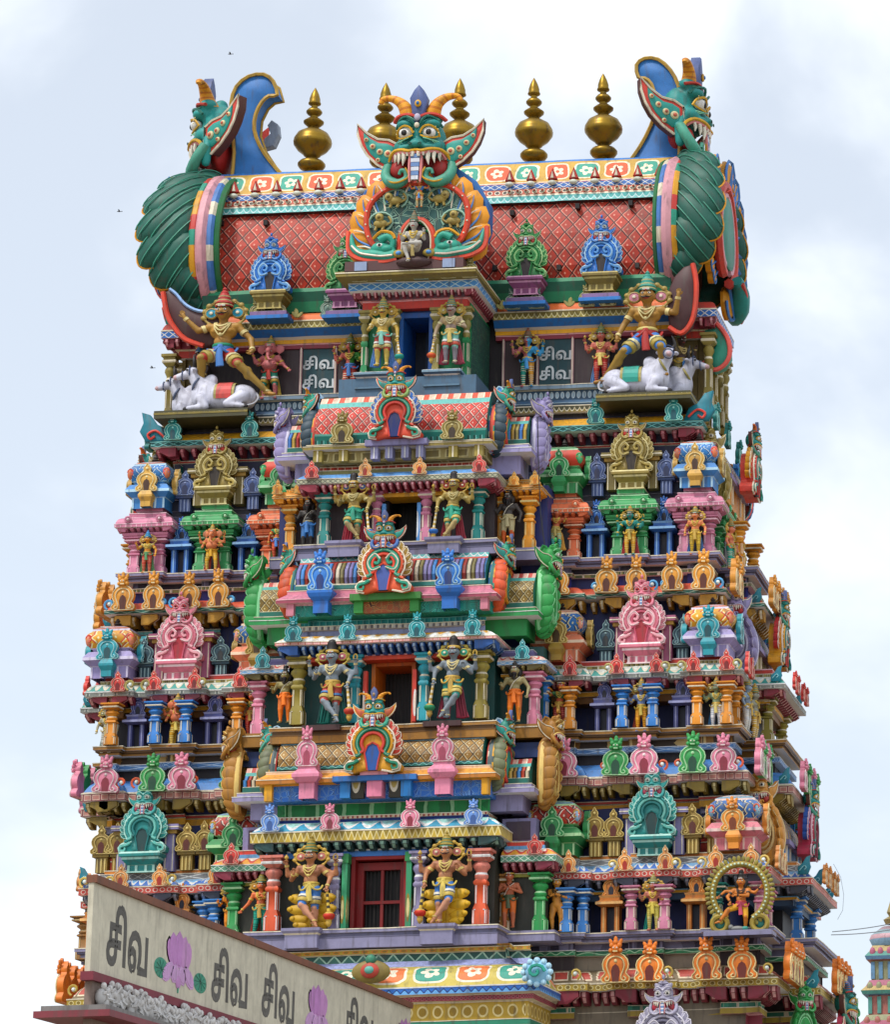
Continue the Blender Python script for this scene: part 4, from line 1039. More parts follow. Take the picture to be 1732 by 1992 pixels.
for s in (-1, 1):
    m.mark(); m.bx(s * 2.95, s * 3.85, -.03, .1, 15.4, 16.86, '#16424a')
    for a, b in ((1.95, 2.88), (3.92, 4.9)): m.mark(); m.bx(s * a, s * b, -.02, .1, 15.4, 16.86, '#3c2a2e')
part(m, 'wall_panel')
m = MB()
for s in (-1, 1):
    for x in (1.92, 2.9, 3.9, 4.9):
        m.mark(); m.bx(s * x - .035, s * x + .035, -.07, .1, 15.3, 16.9, '#c79aa0'); m.bx(s * x - .012, s * x + .012, -.085, .1, 15.3, 16.9, CRM)
part(m, 'pilaster')
for s, r in ((-1, (16.42, 15.86)), (1, (16.42, 15.84))):
    for k, z in enumerate(r):
        m = MB(); tamil(m, TR(s * 3.4, -.035, z - .17, .56), .035, '#d4dadd', .026); part(m, 'painted_word')
# top storey cornice
t1p = stepped([(1.85, -2.85), (7.1, -.42)])
t1wing = [[(1.7, -.42), (6.95, -.42)], [(-6.95, -.42), (-1.7, -.42)]]
prw = (PF().b(-.75, 18.5, 18.36, TEAL, None, 0).b(-.55, 18.36, 18.2, PT('tick', '#1f7d54', '#2c8f5e', '#8fc8a0', 1.5), CRM, .02).b(-.48, 18.2, 18.08, PT('dots', '#33302c', '#c8bd9c', CRM, 7), CRM, .02)
       .b(-.3, 18.08, 17.9, PT('petal', GRN, '#1d6b3c', '#9ccf9c', 3), CRM, .025).roll(-.28, -.02, 17.88, 17.62, ORG, .07, PNKL).b(0, 17.60, 17.37, PT('petal', '#a39448', '#7a6c30', '#e4d9a4', 6), CRM, .03).slope(0, -.16, 17.37, 17.17, '#2468ae')
       .b(-.3, 17.12, 17.0, YEL, None, 0).b(-.34, 17.0, 16.86, MAR, PNKL, .03).end(-.55))
top = None
for pth in t1wing:
    o = sweep_part('cornice', pth, prw)
    for x in ((2.28, 2.98, 4.4, 5.02) if pth[0][0] > 0 else (-2.28, -2.98, -4.4, -5.02)):
        g_ = abs(x) > 4
        put_kudu(o, x, -.62, 17.6, .62, '#a59c5c' if g_ else '#6f8c80', '#e2dcb4' if g_ else '#c6d6c4', '#5a5230' if g_ else '#3f5a52', '#a59c5c' if g_ else '#6f8c80', w=.95)
    s = 1 if pth[0][0] > 0 else -1
    for x in (1.95, 3.9, 5.5): # leafy sprigs between the ornaments
        m = MB(); m.T = TR(s * x, -.6, 17.62, .42)
        m.leaf((0, 0), (.12 * s, .7), .3, '#a59c5c', 0, .05); m.leaf((0, 0), (-.35, .45), .22, '#a59c5c', -.02, .05); m.leaf((0, 0), (.4, .4), .22, '#a59c5c', -.02, .05); part(m, 'leaf_ornament', o)
# side continuation of that cornice
for s in (-1, 1):
    p = [(6.95, -.42), (7.1, -.42), (7.1, .0), (8.0, .0), (8.0, 3.2), (6.9, 3.2)]
    if s < 0: p = [(-x, y) for x, y in p[::-1]]
    prs = (PF().roll(-.28, -.02, 17.88, 17.62, RED, .07, PNKL).b(0, 17.60, 17.37, PT('lat', '#2f6fc0', BLU, WHT, 4), CRM, .03).b(-.3, 17.37, 17.1, MAR, PNKL, .03).b(-.4, 17.1, 16.86, RED, CRM, .03).b(-.6, 16.86, 14.6, '#7c6a3a', None, 0).end(-1))
    o = sweep_part('cornice', p, prs); m = MB(); brackets(m, p, False, 17.36, .25, -.35, -.05, .3, .13, MAR, '#e0a0a8'); part(m, 'bracket_row', o)
    m = MB()
    for y in (.2, 1.1, 2.1, 3.0): m.mark(); pillar(m, s * 7.75, y, 14.7, 16.9, .26, OLV, CRM)
    part(m, 'pillar')

# ---- porch of the top storey
m = MB(); m.bx(-1.5, -.46, -2.3, 0, 14.9, 17.3, '#26925a'); m.bx(.46, 1.5, -2.3, 0, 14.9, 17.3, '#26925a'); m.bx(-.5, .5, -2.29, 0, 17.05, 17.3, '#1c4f9c')
m.bx(1.5, 1.53, -2.2, -.1, 15.0, 17.2, PT('scroll', '#174a44', '#0f3a38', '#4d8c6c', 5)); m.bx(-1.53, -1.5, -2.2, -.1, 15.0, 17.2, '#174a44')
part(m, 'porch_wall')
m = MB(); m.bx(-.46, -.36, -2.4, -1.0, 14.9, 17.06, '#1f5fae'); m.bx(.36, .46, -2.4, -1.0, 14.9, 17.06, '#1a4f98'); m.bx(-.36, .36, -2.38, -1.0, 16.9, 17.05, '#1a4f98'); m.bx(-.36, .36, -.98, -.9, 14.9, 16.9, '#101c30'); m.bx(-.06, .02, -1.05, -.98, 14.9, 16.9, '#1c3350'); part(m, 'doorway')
for x in (-.58, -1.42, .58, 1.42):
    m = MB(); pillar(m, x, -2.42, 14.95, 17.12, .2, '#9c8f4c' if abs(x) < 1 else '#2b9458', CRM, cap='#9c8f4c'); part(m, 'pillar')
pth = stepped([(1.75, -2.85)]); pth = [(-1.75, -.3), (-1.75, -2.85), (1.75, -2.85), (1.75, -.3)]
pr = (PF().b(-.5, 18.62, 18.42, OLV, CRM, .03).b(-.35, 18.42, 18.2, PT('tick', GRN, '#27844a', '#a8cc8c', 2), CRM, .03).b(-.3, 18.2, 18.08, OLV, CRM, .02).roll(-.26, .0, 18.06, 17.82, ORG, .06, CRM).b(.05, 17.80, 17.58, PT('lat', '#4f93d8', BLU, '#bfe0f4', 3.2), WHT, .03).b(-.2, 17.5, 17.36, '#5a2c38', None, 0)
      .b(-.28, 17.36, 17.12, RED, PNKL, .03).end(-.7))
pc1 = sweep_part('cornice', pth, pr)
m = MB(); brackets(m, pth, False, 17.56, .18, -.3, -.06, .2, .1, MAR, '#e0a0a8'); part(m, 'bracket_row', pc1)
for x, k in ((-1.45, 0), (-.78, 1), (.28, 1), (1.05, 0), (1.62, 0)):
    put_kudu(pc1, x, -3.0, 17.8, .58, '#a59c5c' if k == 0 else '#6f8c80', '#e2dcb4' if k == 0 else '#c6d6c4', '#5a5230', '#a59c5c' if k == 0 else '#6f8c80')
m = MB() # statue pedestals
for s in (-1, 1):
    m.mark(); m.lathe([(.5, 0), (.5, .05), (.42, .08, SLT), (.42, .30, '#5d7f98'), (.5, .34, WHT), (.54, .4, SLT), (.54, .46, '#7f9cb0'), (.5, .48, WHT), (.4, .5, '#5d7f98')], (s * .95, -2.75, zf(877, 760, -2.75)), '#5d7f98', sq=True)
part(m, 'statue_plinth')
m = MB(); m.bx(-1.9, 1.9, -3.2, 0, 14.3, 14.95, '#4a6a84'); part(m, 'porch_floor')

# ================= the great barrel roof
def barrel(name, x0, x1, yf, pts, par=None):
    """pts [(y, z, mat)] from the ridge down the front; the back mirrors it about the ridge"""
    pr = []; v = 0
    yr = pts[0][0]
    back = [(2 * yr - y, z, mt) for y, z, mt in pts[1:]]
    full = [(yf - y, z, back[i][2] if i < len(back) else None) for i, (y, z, mt) in enumerate(back)]
    seq = [(yf - b[0], b[1], back[min(i + 1, len(back) - 1)][2]) for i, b in enumerate(back)][::-1]
    pr = [(o, z, m_) for o, z, m_ in seq]
    out = [(pr[0][0], pr[0][1], back[-1][2])]
    bs = back[::-1]
    for i in range(1, len(bs)): out.append((yf - bs[i][0], bs[i][1], bs[i - 1][2]))
    out.append((yf - yr, pts[0][1], bs[-1][2]))
    res = out[:]
    for i in range(1, len(pts)):
        y, z, mt = pts[i]; y0, z0 = pts[i - 1][:2]; L = math.hypot(y - y0, z - z0)
        if isinstance(mt, tuple): mt, mode = mt[0], 1
        else: mode = 0
        if mode: res.append((yf - y, z, mt, v, v + L)); res[-1] = (yf - y, z, mt, -(v + L), -v); v += L
        else: res.append((yf - y, z, mt)); v = 0
    res = [(r[0], r[1], r[2][0] if isinstance(r[2], tuple) else r[2]) + tuple(r[3:]) for r in res]
    m = MB(); m.sweep([(x0, yf), (x1, yf)], res)
    ring = [(y, z) for y, z, _ in [p for p in pts[::-1]]] + [(2 * yr - y, z) for y, z, _ in pts[1:]]
    for x, fl in ((x0, 1), (x1, 0)):
        vs = [(x, y, z) for y, z in ring]; f = tuple(range(len(vs))); m.add(vs, [f if fl else f[::-1]], pts[-1][2] if not isinstance(pts[-1][2], tuple) else pts[-1][2][0])
    return m.build(name, par or TW)
DIA_R = PT('dia', '#ae3320', '#3c0f12', '#d88c78', 2.5)
TILE = (DIA_R, 1)
rp = [(1.33, 22.60, CRM), (.98, 22.62, GLD), (.80, 22.50, BLU), (.42, 21.78, PT('flower', '#e05a2c', '#c9a040', '#f2e6c8', 1.15)), (.34, 21.72, CRM), (.22, 21.66, RED), (.20, 21.5, PT('lat', '#3f70b8', BLU, WHT, 4)), (.14, 21.46, DRK),
      (.08, 21.28, PT('dots', '#b8543c', '#3a2a2a', CRM, 4.6)), (.04, 21.22, CRM), (.0, 21.02, PT('petal', AQUA, '#4fa8a6', '#cfeaea', 5)), (.14, 20.98, '#40201e'),
      (-.02, 20.5, TILE), (-.15, 20.0, TILE), (-.22, 19.5, TILE), (-.2, 19.0, TILE), (-.08, 18.62, TILE), (-.3, 18.60, CRM), (-.34, 18.48, '#1f8058'), (-.28, 18.2, '#135a44'), (-.22, 17.9, '#1f7d54')]
# the flower frieze: one continuous band
rp = [(y, z, m_) for y, z, m_ in rp]
roof = barrel('roof', -6.75, 6.75, -.1, rp)
m = MB()
for x in [-6.1 + .62 * i for i in range(21)]:
    if abs(x + .1) < 1.9: continue
    m.ell((x, .12, 21.63), (.13, .08, .075), '#d8dccb', None, 8, 6)
    m.prism([(x - .14, 21.76), (x, 22.1), (x + .14, 21.76)], .16, .3, '#b8342c', .02); m.prism([(x - .05, 21.78), (x, 22.0), (x + .05, 21.78)], .12, .2, CRM, .01)
part(m, 'bead_row', roof)
m = MB()
for i in range(54):
    x = -6.4 + .24 * i
    if abs(x + .1) < 1.9: continue
    m.ell((x, .02, 21.37), (.07, .06, .07), '#e6dcc2', None, 8, 6); m.ell((x, -.04, 21.37), (.04, .03, .04), '#b5482e', None, 6, 4)
part(m, 'bead_row', roof)
m = MB()
for (px, py) in ((520, 437), (432, 436), (999, 418), (1126, 405), (1229, 399), (965, 525), (1090, 524), (1242, 520)):
    q = U(px, py, .05 if py < 460 else -.12); m.mark(); m.box((q.x, q.y - .05, q.z), (.12, .3, .15), '#140d0c')
part(m, 'vent_hole', roof)
# ornaments standing on the roof foot
def blob_nasi(ps, c, line, c2, ped):
    big_nasi(ps, pal_mono(c, line), c, c2, c, line, c, '#2c2326', 1, (.42, ped[0], ped[1]))
for nm, px, py, c, ln, c2, pd in (('blue', 528, 572, '#2f78d0', '#b8dcf4', '#5f9fe0', ('#8c7a3c', '#cbb870')), ('green', 675, 570, '#2f8446', '#b0d898', '#4fa05c', ('#8a4a78', '#c890b0')),
                              ('green', 1026, 545, '#2f8446', '#b0d898', '#4fa05c', ('#8a4a78', '#c890b0')), ('blue', 1172, 537, '#2f78d0', '#b8dcf4', '#5f9fe0', ('#8c7a3c', '#cbb870'))):
    side = 'left' if px < 800 else 'right'
    q = U(px, py, -.65)
    r_ = empty('gable_ornament', f'{nm} horseshoe ornament at the foot of the red tiled roof, on the {side} side', 'roof ornament', 'coloured horseshoe ornaments along the roof foot', (q.x, q.y, q.z), 0, 1.2)
    ps = PS(); blob_nasi(ps, c, ln, c2, pd); ps.build(r_)
    m = MB(); m.box((q.x, q.y + .05, q.z - .66), (1.05, .6, .14), '#8f70a0'); m.box((q.x, q.y + .0, q.z - .78), (1.2, .7, .1), BLU); m.box((q.x, q.y + .1, q.z - .58), (.9, .5, .06), CRM); part(m, 'ornament_base')
# finials
FIN = P('#94762a', .40, .75, 1.2)
m = MB()
m.lathe([(.46, -.2), (.5, .0), (.3, .05), (.22, .14), (.2, .2), (.36, .27), (.43, .36), (.43, .42), (.36, .5), (.2, .57), (.17, .62), (.26, .68), (.27, .71), (.46, .85), (.585, 1.02), (.60, 1.12), (.585, 1.14), (.585, 1.20), (.48, 1.38), (.28, 1.5), (.2, 1.53), (.16, 1.6), (.22, 1.64), (.31, 1.72), (.32, 1.77), (.22, 1.85), (.13, 1.9), (.12, 1.95), (.2, 2.0), (.25, 2.06), (.25, 2.1), (.18, 2.18), (.1, 2.22), (.1, 2.28), (.19, 2.33), (.2, 2.36), (.17, 2.42), (.17, 2.5), (.12, 2.66), (.06, 2.78), (.0, 2.88)], (0, 0, 0), FIN, 28)
fm = m.build('finial', None).data; bpy.data.objects.remove(bpy.data.objects['finial'])
for i, (px, py, d) in enumerate(((605, 345, 'first brass pot finial from the left, standing alone on the roof ridge'), (745, 338, 'brass finial half hidden behind the left horn of the central green face'), (893, 330, 'brass finial just right of the central green face'), (1039, 326, 'second brass finial from the right, free-standing right of the central face'), (1175, 320, 'last brass pot finial on the right, beside the blue fin'))):
    q = U(px, py, 1.33)
    o = bpy.data.objects.new('roof_finial', fm); COL.objects.link(o); o.location = (q.x, 1.33, 22.55); o.scale = (.93, .93, .98 + .012 * (i % 3))
    tag(o, d, 'finial', 'brass finials along the roof ridge')
    o.rotation_euler = (R(random.uniform(-1, 1)), R(random.uniform(-1, 1)), 0)

# ================= great end gables
for s in (-1, 1):
    lab = 'huge green-scaled gable with teal monster face looking left, at the left roof end' if s < 0 else 'huge green-scaled gable with teal monster face looking right, at the right roof end'
    r_ = empty('monster_gable', lab, 'gable sculpture', 'monster gables at the roof ends', (s * 8.25 if s < 0 else 8.0, 1.45, 18.35), s * PI / 2, 2.1)
    ps = PS()
    end_gable(ps, PAL_TEAL, '#0d5a4c', ['#e0a22c', '#e2a4ae', '#2c9a80', '#c93c34', '#4a7fc4', '#1f6f3c'], '#d8463a', ['#e09a28', '#7c3f2a', '#2c8c76', '#3f7cc4'], .75 if s < 0 else .62, True, far=s, flare=6 if s > 0 else 0, nofin=True)
    ps.build(r_)
    fo = [(454, 346), (458, 300), (454, 250), (452, 205), (462, 172), (486, 152), (515, 148), (534, 162), (542, 188), (526, 190), (512, 202), (500, 226), (497, 256), (508, 287), (527, 316), (553, 346)] if s < 0 else \
        [(1223, 322), (1246, 290), (1268, 248), (1279, 206), (1270, 168), (1256, 156), (1244, 154), (1240, 130), (1256, 117), (1282, 119), (1306, 140), (1322, 172), (1328, 215), (1322, 322)]
    W = [U(x, y, 1.1) for x, y in fo]; inv = (Matrix.Translation((s * 8.25 if s < 0 else 8.0, 1.45, 18.35)) @ Matrix.Rotation(s * PI / 2, 4, 'Z') @ Matrix.Scale(2.1, 4)).inverted()
    m = MB(); m.T = inv; m.prism([(p.x, p.z) for p in W], 1.0, 1.55, '#2f72b8', .03); m.T = inv; m.tube([(p.x, .98, p.z) for p in catmull(W, 2)], .06, '#b5913a', 5); m.tube([(p.x, 1.57, p.z) for p in W], .06, '#b5913a', 5); m.build('fin', r_)
    if s < 0:
        m = MB(); m.T = inv; W = [U(x, y, 1.9) for x, y in ((512, 292), (534, 286), (544, 264), (542, 244), (530, 236), (522, 246), (528, 262), (516, 272))]; m.prism([(p.x, p.z) for p in W], 1.8, 2.1, '#8a96a8', .03); m.build('rear_crest', r_)
for s, L in ((-1, [(321, 572), (328, 612), (342, 640), (365, 664), (400, 676), (430, 672), (440, 640), (428, 606), (404, 610), (382, 606), (362, 594), (347, 576), (334, 566)]),
             (1, [(1350, 517), (1357, 556), (1354, 606), (1344, 636), (1326, 652), (1304, 640), (1300, 600), (1303, 566), (1315, 540), (1332, 522)])):
    m = MB(); W = [U(x, y, -.75) for x, y in L]
    m.prism([(p.x, p.z) for p in W], -.9, -.45, '#4a2a2c', .06); rim = [(p.x, -.92, p.z) for p in (W[:5] if s < 0 else W[:6])]
    m.tube(catmull(rim, 3), .075, '#d4442e', 6); 
    if s < 0: m.tube(catmull([(p.x, -.92, p.z) for p in W[7:]], 3), .05, '#8fb4e4', 5)
    o = m.build('makara_tail'); tag(o, ('brown upturned tail sculpture with red edge above the ' + ('left' if s < 0 else 'right') + ' golden giant'), 'roof sculpture')

# ================= central roof gable
def central_gable():
    r_ = empty('monster_gable', 'large central roof gable with teal horned monster face over an orange feathered arch', 'gable sculpture', loc=(0, 0, 0))
    q = U(813, 512, -3.1); bx_, by_, bz_ = q.x, -3.1, q.z
    ps = PS(TR(bx_, by_, bz_))
    S = 1 / 71.5
    def L(pts): return [((x - 813) * S, (512 - y) * S * 1.02) for x, y in pts]
    m = ps('back_plate')
    m.prism(L([(752, 320), (700, 355), (678, 400), (680, 450), (700, 490), (730, 512), (813, 516), (898, 510), (935, 485), (950, 440), (950, 390), (925, 345), (880, 312)]), .12, .7, '#2f6fb8', .05, '#2f6fb8')
    m = ps('feather_fan')
    c = Vector(L([(813, 455)])[0])
    for s in (-1, 1):
        for k in range(8):
            a = R(-28 + k * 15.5); r0, r1 = 1.22, 2.08 - .03 * abs(k - 4)
            x0 = c.x + s * math.cos(a) * r0; z0 = c.y + math.sin(a) * r0; x1 = c.x + s * math.cos(a + .34) * r1; z1 = c.y + math.sin(a + .34) * r1 * 1.0
            m.leaf((x0, z0), (x1, z1), .74, '#e0962a', .03 - .008 * k, .07)
            P0 = Vector((x0, z0)); P1 = Vector((x1, z1)); d = P1 - P0; n = Vector((-d.y, d.x)).normalized() * .09 * s
            for o, cc in ((-1, '#4f86c8'), (1, '#efe6d0')):
                pts = catmull([(P0.x + n.x * o, -.07 - .008 * k, P0.y + n.y * o), ((P0 + d * .5 + n * o * 1.5).x, -.08 - .008 * k, (P0 + d * .5 + n * o * 1.5).y), ((P0 + d * .8 + n * o * .4).x, -.08 - .008 * k, (P0 + d * .8 + n * o * .4).y)], 3)
                m.tube(pts, [.03, .034, .034, .03, .02, .015, .01], cc, 5)
    m = ps('arch_panel')
    arch = L([(748, 490), (722, 470), (711, 435), (716, 395), (742, 367), (780, 355), (813, 352), (850, 355), (886, 367), (910, 395), (914, 435), (902, 470), (877, 490)])
    m.prism(arch, -.12, .15, PT('scroll', '#2c5c58', '#16403f', '#9cc4ac', 3.4), .04)
    m = ps('arch_rim')
    P3 = [(x, -.16, z) for x, z in catmull([Vector(p) for p in arch], 3)] if False else [(p.x, -.16, p.y) for p in catmull([Vector((a, b)) for a, b in arch], 3)]
    m.tube(P3, .085, '#d6482f', 7)
    for q_ in P3[::2]: m.ell((q_[0], -.25, q_[2]), (.028, .02, .028), CRM, None, 5, 4)
    m = ps('niche')
    nic = L([(786, 516), (780, 485), (783, 455), (797, 434), (813, 428), (830, 434), (845, 455), (848, 485), (842, 516)])
    m.prism(nic, -.16, .1, '#3a2326', .02)
    m.tube([(p.x, -.22, p.y) for p in catmull([Vector((a, b)) for a, b in nic], 3)], .085, '#dd4f34', 7)
    m.tube([(p.x * .86 + .0, -.27, p.y) for p in catmull([Vector((a, b - .04)) for a, b in nic], 3)], .03, CRM, 5)
    for k in range(9):
        a = R(10 + k * 20); m.ell((.34 * math.cos(a), -.22, .80 + .34 * math.sin(a)), (.07, .06, .07), '#1f8a58', None, 6, 5)
    for s in (-1, 1):   # four curled lions and scroll stems
        for (x, z) in ((.62, 1.78), (1.02, 1.12)):
            m = ps('lion_relief', s * 10 + int(z * 10))
            m.ell((s * x, -.2, z), (.2, .1, .12), '#ab9650'); m.ell((s * (x + .17) if z > 1.5 else s * (x + .02), -.25, z + (.1 if z > 1.5 else .17)), (.12, .1, .12), '#b8a45c')
            m.ell((s * (x + .17) if z > 1.5 else s * (x + .02), -.33, z + (.08 if z > 1.5 else .15)), (.05, .05, .05), '#7c6830')
            m.tube(catmull([(s * (x - .15), -.2, z - .05), (s * (x - .3), -.2, z + .05), (s * (x - .22), -.2, z + .2)], 3), .035, '#ab9650', 5)
            for dx in (-.1, .1): m.tube([(s * (x + dx), -.2, z - .05), (s * (x + dx + .04), -.22, z - .2)], .04, '#ab9650', 5)
            m = ps('scroll_vine', s)
            m.tube([(s * x + .33 * math.cos(R(t)), -.16, z + .06 + .28 * math.sin(R(t))) for t in range(-60, 240, 25)], .035, '#8fb8a4', 5)
    for s in (-1, 1):   # makara heads with curling tails
        m = ps('makara', s); T = ps.T; m.T = T @ TR(0, 0, .17)
        m.ell((s * .98, -.22, .2), (.3, .2, .2), '#2f9c86'); m.ell((s * .78, -.3, .16), (.2, .16, .13), '#2f9c86'); m.ell((s * .98, -.38, .26), (.09, .05, .06), WHT); m.ell((s * .98, -.42, .26), (.04, .03, .04), '#151010')
        m.tube(catmull([(s * 1.0, -.3, .42), (s * .78, -.32, .52), (s * .62, -.32, .38), (s * .64, -.32, .16), (s * .5, -.32, .02), (s * .36, -.34, .1)], 3), [.12, .12, .11, .11, .1, .1, .09, .09, .08, .08, .07, .07, .06, .06, .05, .04], '#2f9c86', 8)
        m.tube(catmull([(s * 1.2, -.25, .5), (s * .95, -.36, .66), (s * .66, -.38, .6), (s * .56, -.38, .44)], 3), .045, '#e0a02c', 5)
        m.tube(catmull([(s * .55, -.3, .0), (s * .8, -.3, -.06), (s * 1.15, -.25, .02), (s * 1.5, -.2, .08), (s * 1.78, -.15, .3), (s * 1.86, -.1, .72)], 4), [.16] * 6 + [.17, .17, .17, .17, .16, .15, .14, .13, .12, .11, .1, .08, .07, .05, .02], '#2f9c86', 8)
        m.tube(catmull([(s * .5, -.34, -.16), (s * .85, -.36, -.22), (s * 1.2, -.3, -.16), (s * 1.6, -.25, -.06), (s * 1.9, -.18, .2), (s * 1.94, -.1, .78)], 4), .07, '#dd5038', 6)
        m.tube(catmull([(s * .6, -.46, -.06), (s * .9, -.46, -.08), (s * 1.2, -.4, -.02), (s * 1.55, -.34, .08), (s * 1.8, -.25, .32)], 4), .03, '#efd9c8', 5)
        m.lathe([(.14, 0), (.17, .04), (.12, .08, CRM), (.07, .1, '#4f8fd0'), (0, .13)], (0, 0, 0), '#9c8a40', 12) if False else m.ell((s * .42, -.42, -.02), (.19, .07, .12), '#a08c40'); m.ell((s * .42, -.48, -.02), (.08, .05, .06), '#4f8fd0')
    ps.T = TR(bx_, by_, bz_) @ TR(0, -.05, 2.22, .93)
    sub = PS(ps.T); sub.d = ps.d; monster(sub, PAL_TEAL, True)
    ps.build(r_)
    # little figure over the arch
    return bx_, by_, bz_
GX, GY, GZ = central_gable()
m = MB()
m.bx(-1.75, 1.55, -3.5, .2, GZ - .32, GZ - .02, '#5a3a3a'); m.bx(-2.0, 1.9, -3.5, .2, GZ - .44, GZ - .3, OLV); m.bx(-2.02, 1.92, -3.52, .2, GZ - .36, GZ - .33, CRM)
m.ell((GX, -3.5, GZ - .12), (.5, .26, .16), '#4a3234', None, 16, 8)
for x in (-1.3, 1.15): m.bx(x - .17, x + .17, -3.54, -3.4, GZ - .3, GZ - .05, '#8f9fc0')
part(m, 'gable_plinth')
m = MB(); m.bx(-1.6, 1.5, -2.9, .9, 18.5, GZ - .1, '#3c3f5c'); m.bx(-1.3, 1.1, -2.5, .6, GZ - .1, 20.9, '#2f5fa0'); part(m, 'dormer')

# ================= ledges, cornices of the lower storeys
def ledge(o, zt, zb, c, c2):
    return PF().b(o, zt, zt - .1, c, CRM, .025).b(o - .06, zt - .1, zt - .16, c2, None, 0).b(o - .12, zt - .16, zt - .24, c, c2, .02)
# T2 ledge + c2
pr = (ledge(-.2, 10.09, 0, LAV, LAVD).b(-.6, 9.85, 9.67, PT('tick', '#2a2438', LAV, LAVD, 1.6), None, 0)
      .b(-.42, 9.67, 9.57, PT('tick', '#8f8a48', '#4d5a34', CRM, 9), CRM, .02).b(-.6, 9.57, 9.26, '#2a3080', None, 0).roll(-.42, -.04, 9.25, 9.0, '#e05a34', .06, PNKL).b(0, 8.99, 8.87, PT('wave', '#1f5a50', TEAL, '#a8c8b8', 2.4), CRM, .025)
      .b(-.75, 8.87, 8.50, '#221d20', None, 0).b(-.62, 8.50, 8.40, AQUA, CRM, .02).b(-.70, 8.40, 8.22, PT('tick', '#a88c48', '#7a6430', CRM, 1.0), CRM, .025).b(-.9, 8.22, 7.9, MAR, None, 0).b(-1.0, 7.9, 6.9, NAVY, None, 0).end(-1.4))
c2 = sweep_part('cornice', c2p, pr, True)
m = MB(); brackets(m, c2p, True, 8.84, .28, -.72, -.28, .29, .14, '#b88a34', '#f0e4c4'); part(m, 'bracket_row', c2)
# T3 pavilion cornice
pr = (PF().b(-.42, 7.08, 6.94, RED, PNKL, .03).b(-.32, 6.93, 6.84, PT('tick', '#b5a55c', '#7f7138', CRM, 8), CRM, .02).roll(-.28, -.02, 6.83, 6.60, PT('petal', '#2f9c92', '#e8efe6', CRM, 4), .05, AQUA).b(0, 6.58, 6.45, PT('frame', '#8a8f88', '#6d7470', '#d6d8cc', 2.6), WHT, .025)
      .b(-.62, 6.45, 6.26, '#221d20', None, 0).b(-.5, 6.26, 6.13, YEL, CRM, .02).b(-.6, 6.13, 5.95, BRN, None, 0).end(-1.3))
t3 = sweep_part('cornice', t3p, pr, True)
m = MB(); brackets(m, t3p, True, 6.45, .2, -.6, -.2, .3, .15, MAR, '#e8a8a8'); part(m, 'bracket_row', t3)
# T3 ledge + c3
pr = (ledge(-.2, 5.07, 0, '#a5742e', '#6d4a1c').b(-.6, 4.83, 4.62, PT('tick', '#9c6c2a', '#3a2614', '#e0c080', 2.0), None, 0)
      .b(-.42, 4.62, 4.48, PT('lat', '#4f7fb8', '#3a5f98', '#b8d0e8', 4), WHT, .02).b(-.65, 4.48, 4.18, '#2a1f24', None, 0).roll(-.46, -.05, 4.18, 3.80, '#3f86d0', .07, '#a8d4f0').b(0, 3.76, 3.54, PT('frame', '#c98a80', '#8f3f4f', '#f0dcc8', 4.4), CRM, .025)
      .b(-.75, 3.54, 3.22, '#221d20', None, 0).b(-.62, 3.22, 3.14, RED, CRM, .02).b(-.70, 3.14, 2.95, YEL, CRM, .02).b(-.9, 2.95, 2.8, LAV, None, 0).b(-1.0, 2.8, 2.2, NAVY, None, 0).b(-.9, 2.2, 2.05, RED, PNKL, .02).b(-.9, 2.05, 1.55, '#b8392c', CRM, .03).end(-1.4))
c3 = sweep_part('cornice', c3p, pr, True)
m = MB(); brackets(m, c3p, True, 3.53, .27, -.72, -.25, .26, .14, '#8a7430', '#e8d9a0'); part(m, 'bracket_row', c3)
# T4 pavilion cornice
pr = (PF().b(-.5, 1.66, 1.55, '#e08a3a', CRM, .025).b(-.42, 1.55, 1.38, PT('lat', '#8d8a88', '#5f5c60', '#e4e2dc', 3.6), CRM, .02).roll(-.4, -.05, 1.37, 1.16, PT('petal', '#2f6fc8', '#7fb8e8', WHT, 4.6), .05, '#a8d4f0').b(0, 1.14, .95, PT('dots', '#d05a4c', '#c23f38', '#f2dccc', 5.2), CRM, .025)
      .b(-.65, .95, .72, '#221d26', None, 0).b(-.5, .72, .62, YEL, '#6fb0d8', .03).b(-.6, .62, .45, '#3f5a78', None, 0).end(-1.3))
t4 = sweep_part('cornice', t4p, pr, True)
m = MB(); brackets(m, t4p, True, .95, .22, -.62, -.2, .28, .15, '#3f4452', '#9ea6b8'); part(m, 'bracket_row', t4)
# T4 ledge + c4
pr = (ledge(-.1, -.47, 0, LAV, LAVD).b(-.6, -.71, -.90, PT('tick', '#3a3450', LAV, LAVD, 1.8), None, 0)
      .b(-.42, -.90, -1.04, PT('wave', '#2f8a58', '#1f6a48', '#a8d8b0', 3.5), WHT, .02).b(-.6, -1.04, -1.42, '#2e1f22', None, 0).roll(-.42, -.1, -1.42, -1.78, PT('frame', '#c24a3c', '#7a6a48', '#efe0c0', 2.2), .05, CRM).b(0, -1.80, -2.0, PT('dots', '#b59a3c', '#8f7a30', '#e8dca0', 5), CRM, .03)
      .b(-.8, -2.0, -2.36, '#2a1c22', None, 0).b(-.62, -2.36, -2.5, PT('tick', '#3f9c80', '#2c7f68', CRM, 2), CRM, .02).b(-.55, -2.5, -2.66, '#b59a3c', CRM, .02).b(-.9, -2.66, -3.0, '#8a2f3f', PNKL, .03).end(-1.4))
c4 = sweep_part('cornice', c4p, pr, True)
m = MB(); brackets(m, c4p, True, -2.0, .34, -.78, -.25, .26, .18, MAR, '#e8b0b0'); part(m, 'bracket_row', c4)

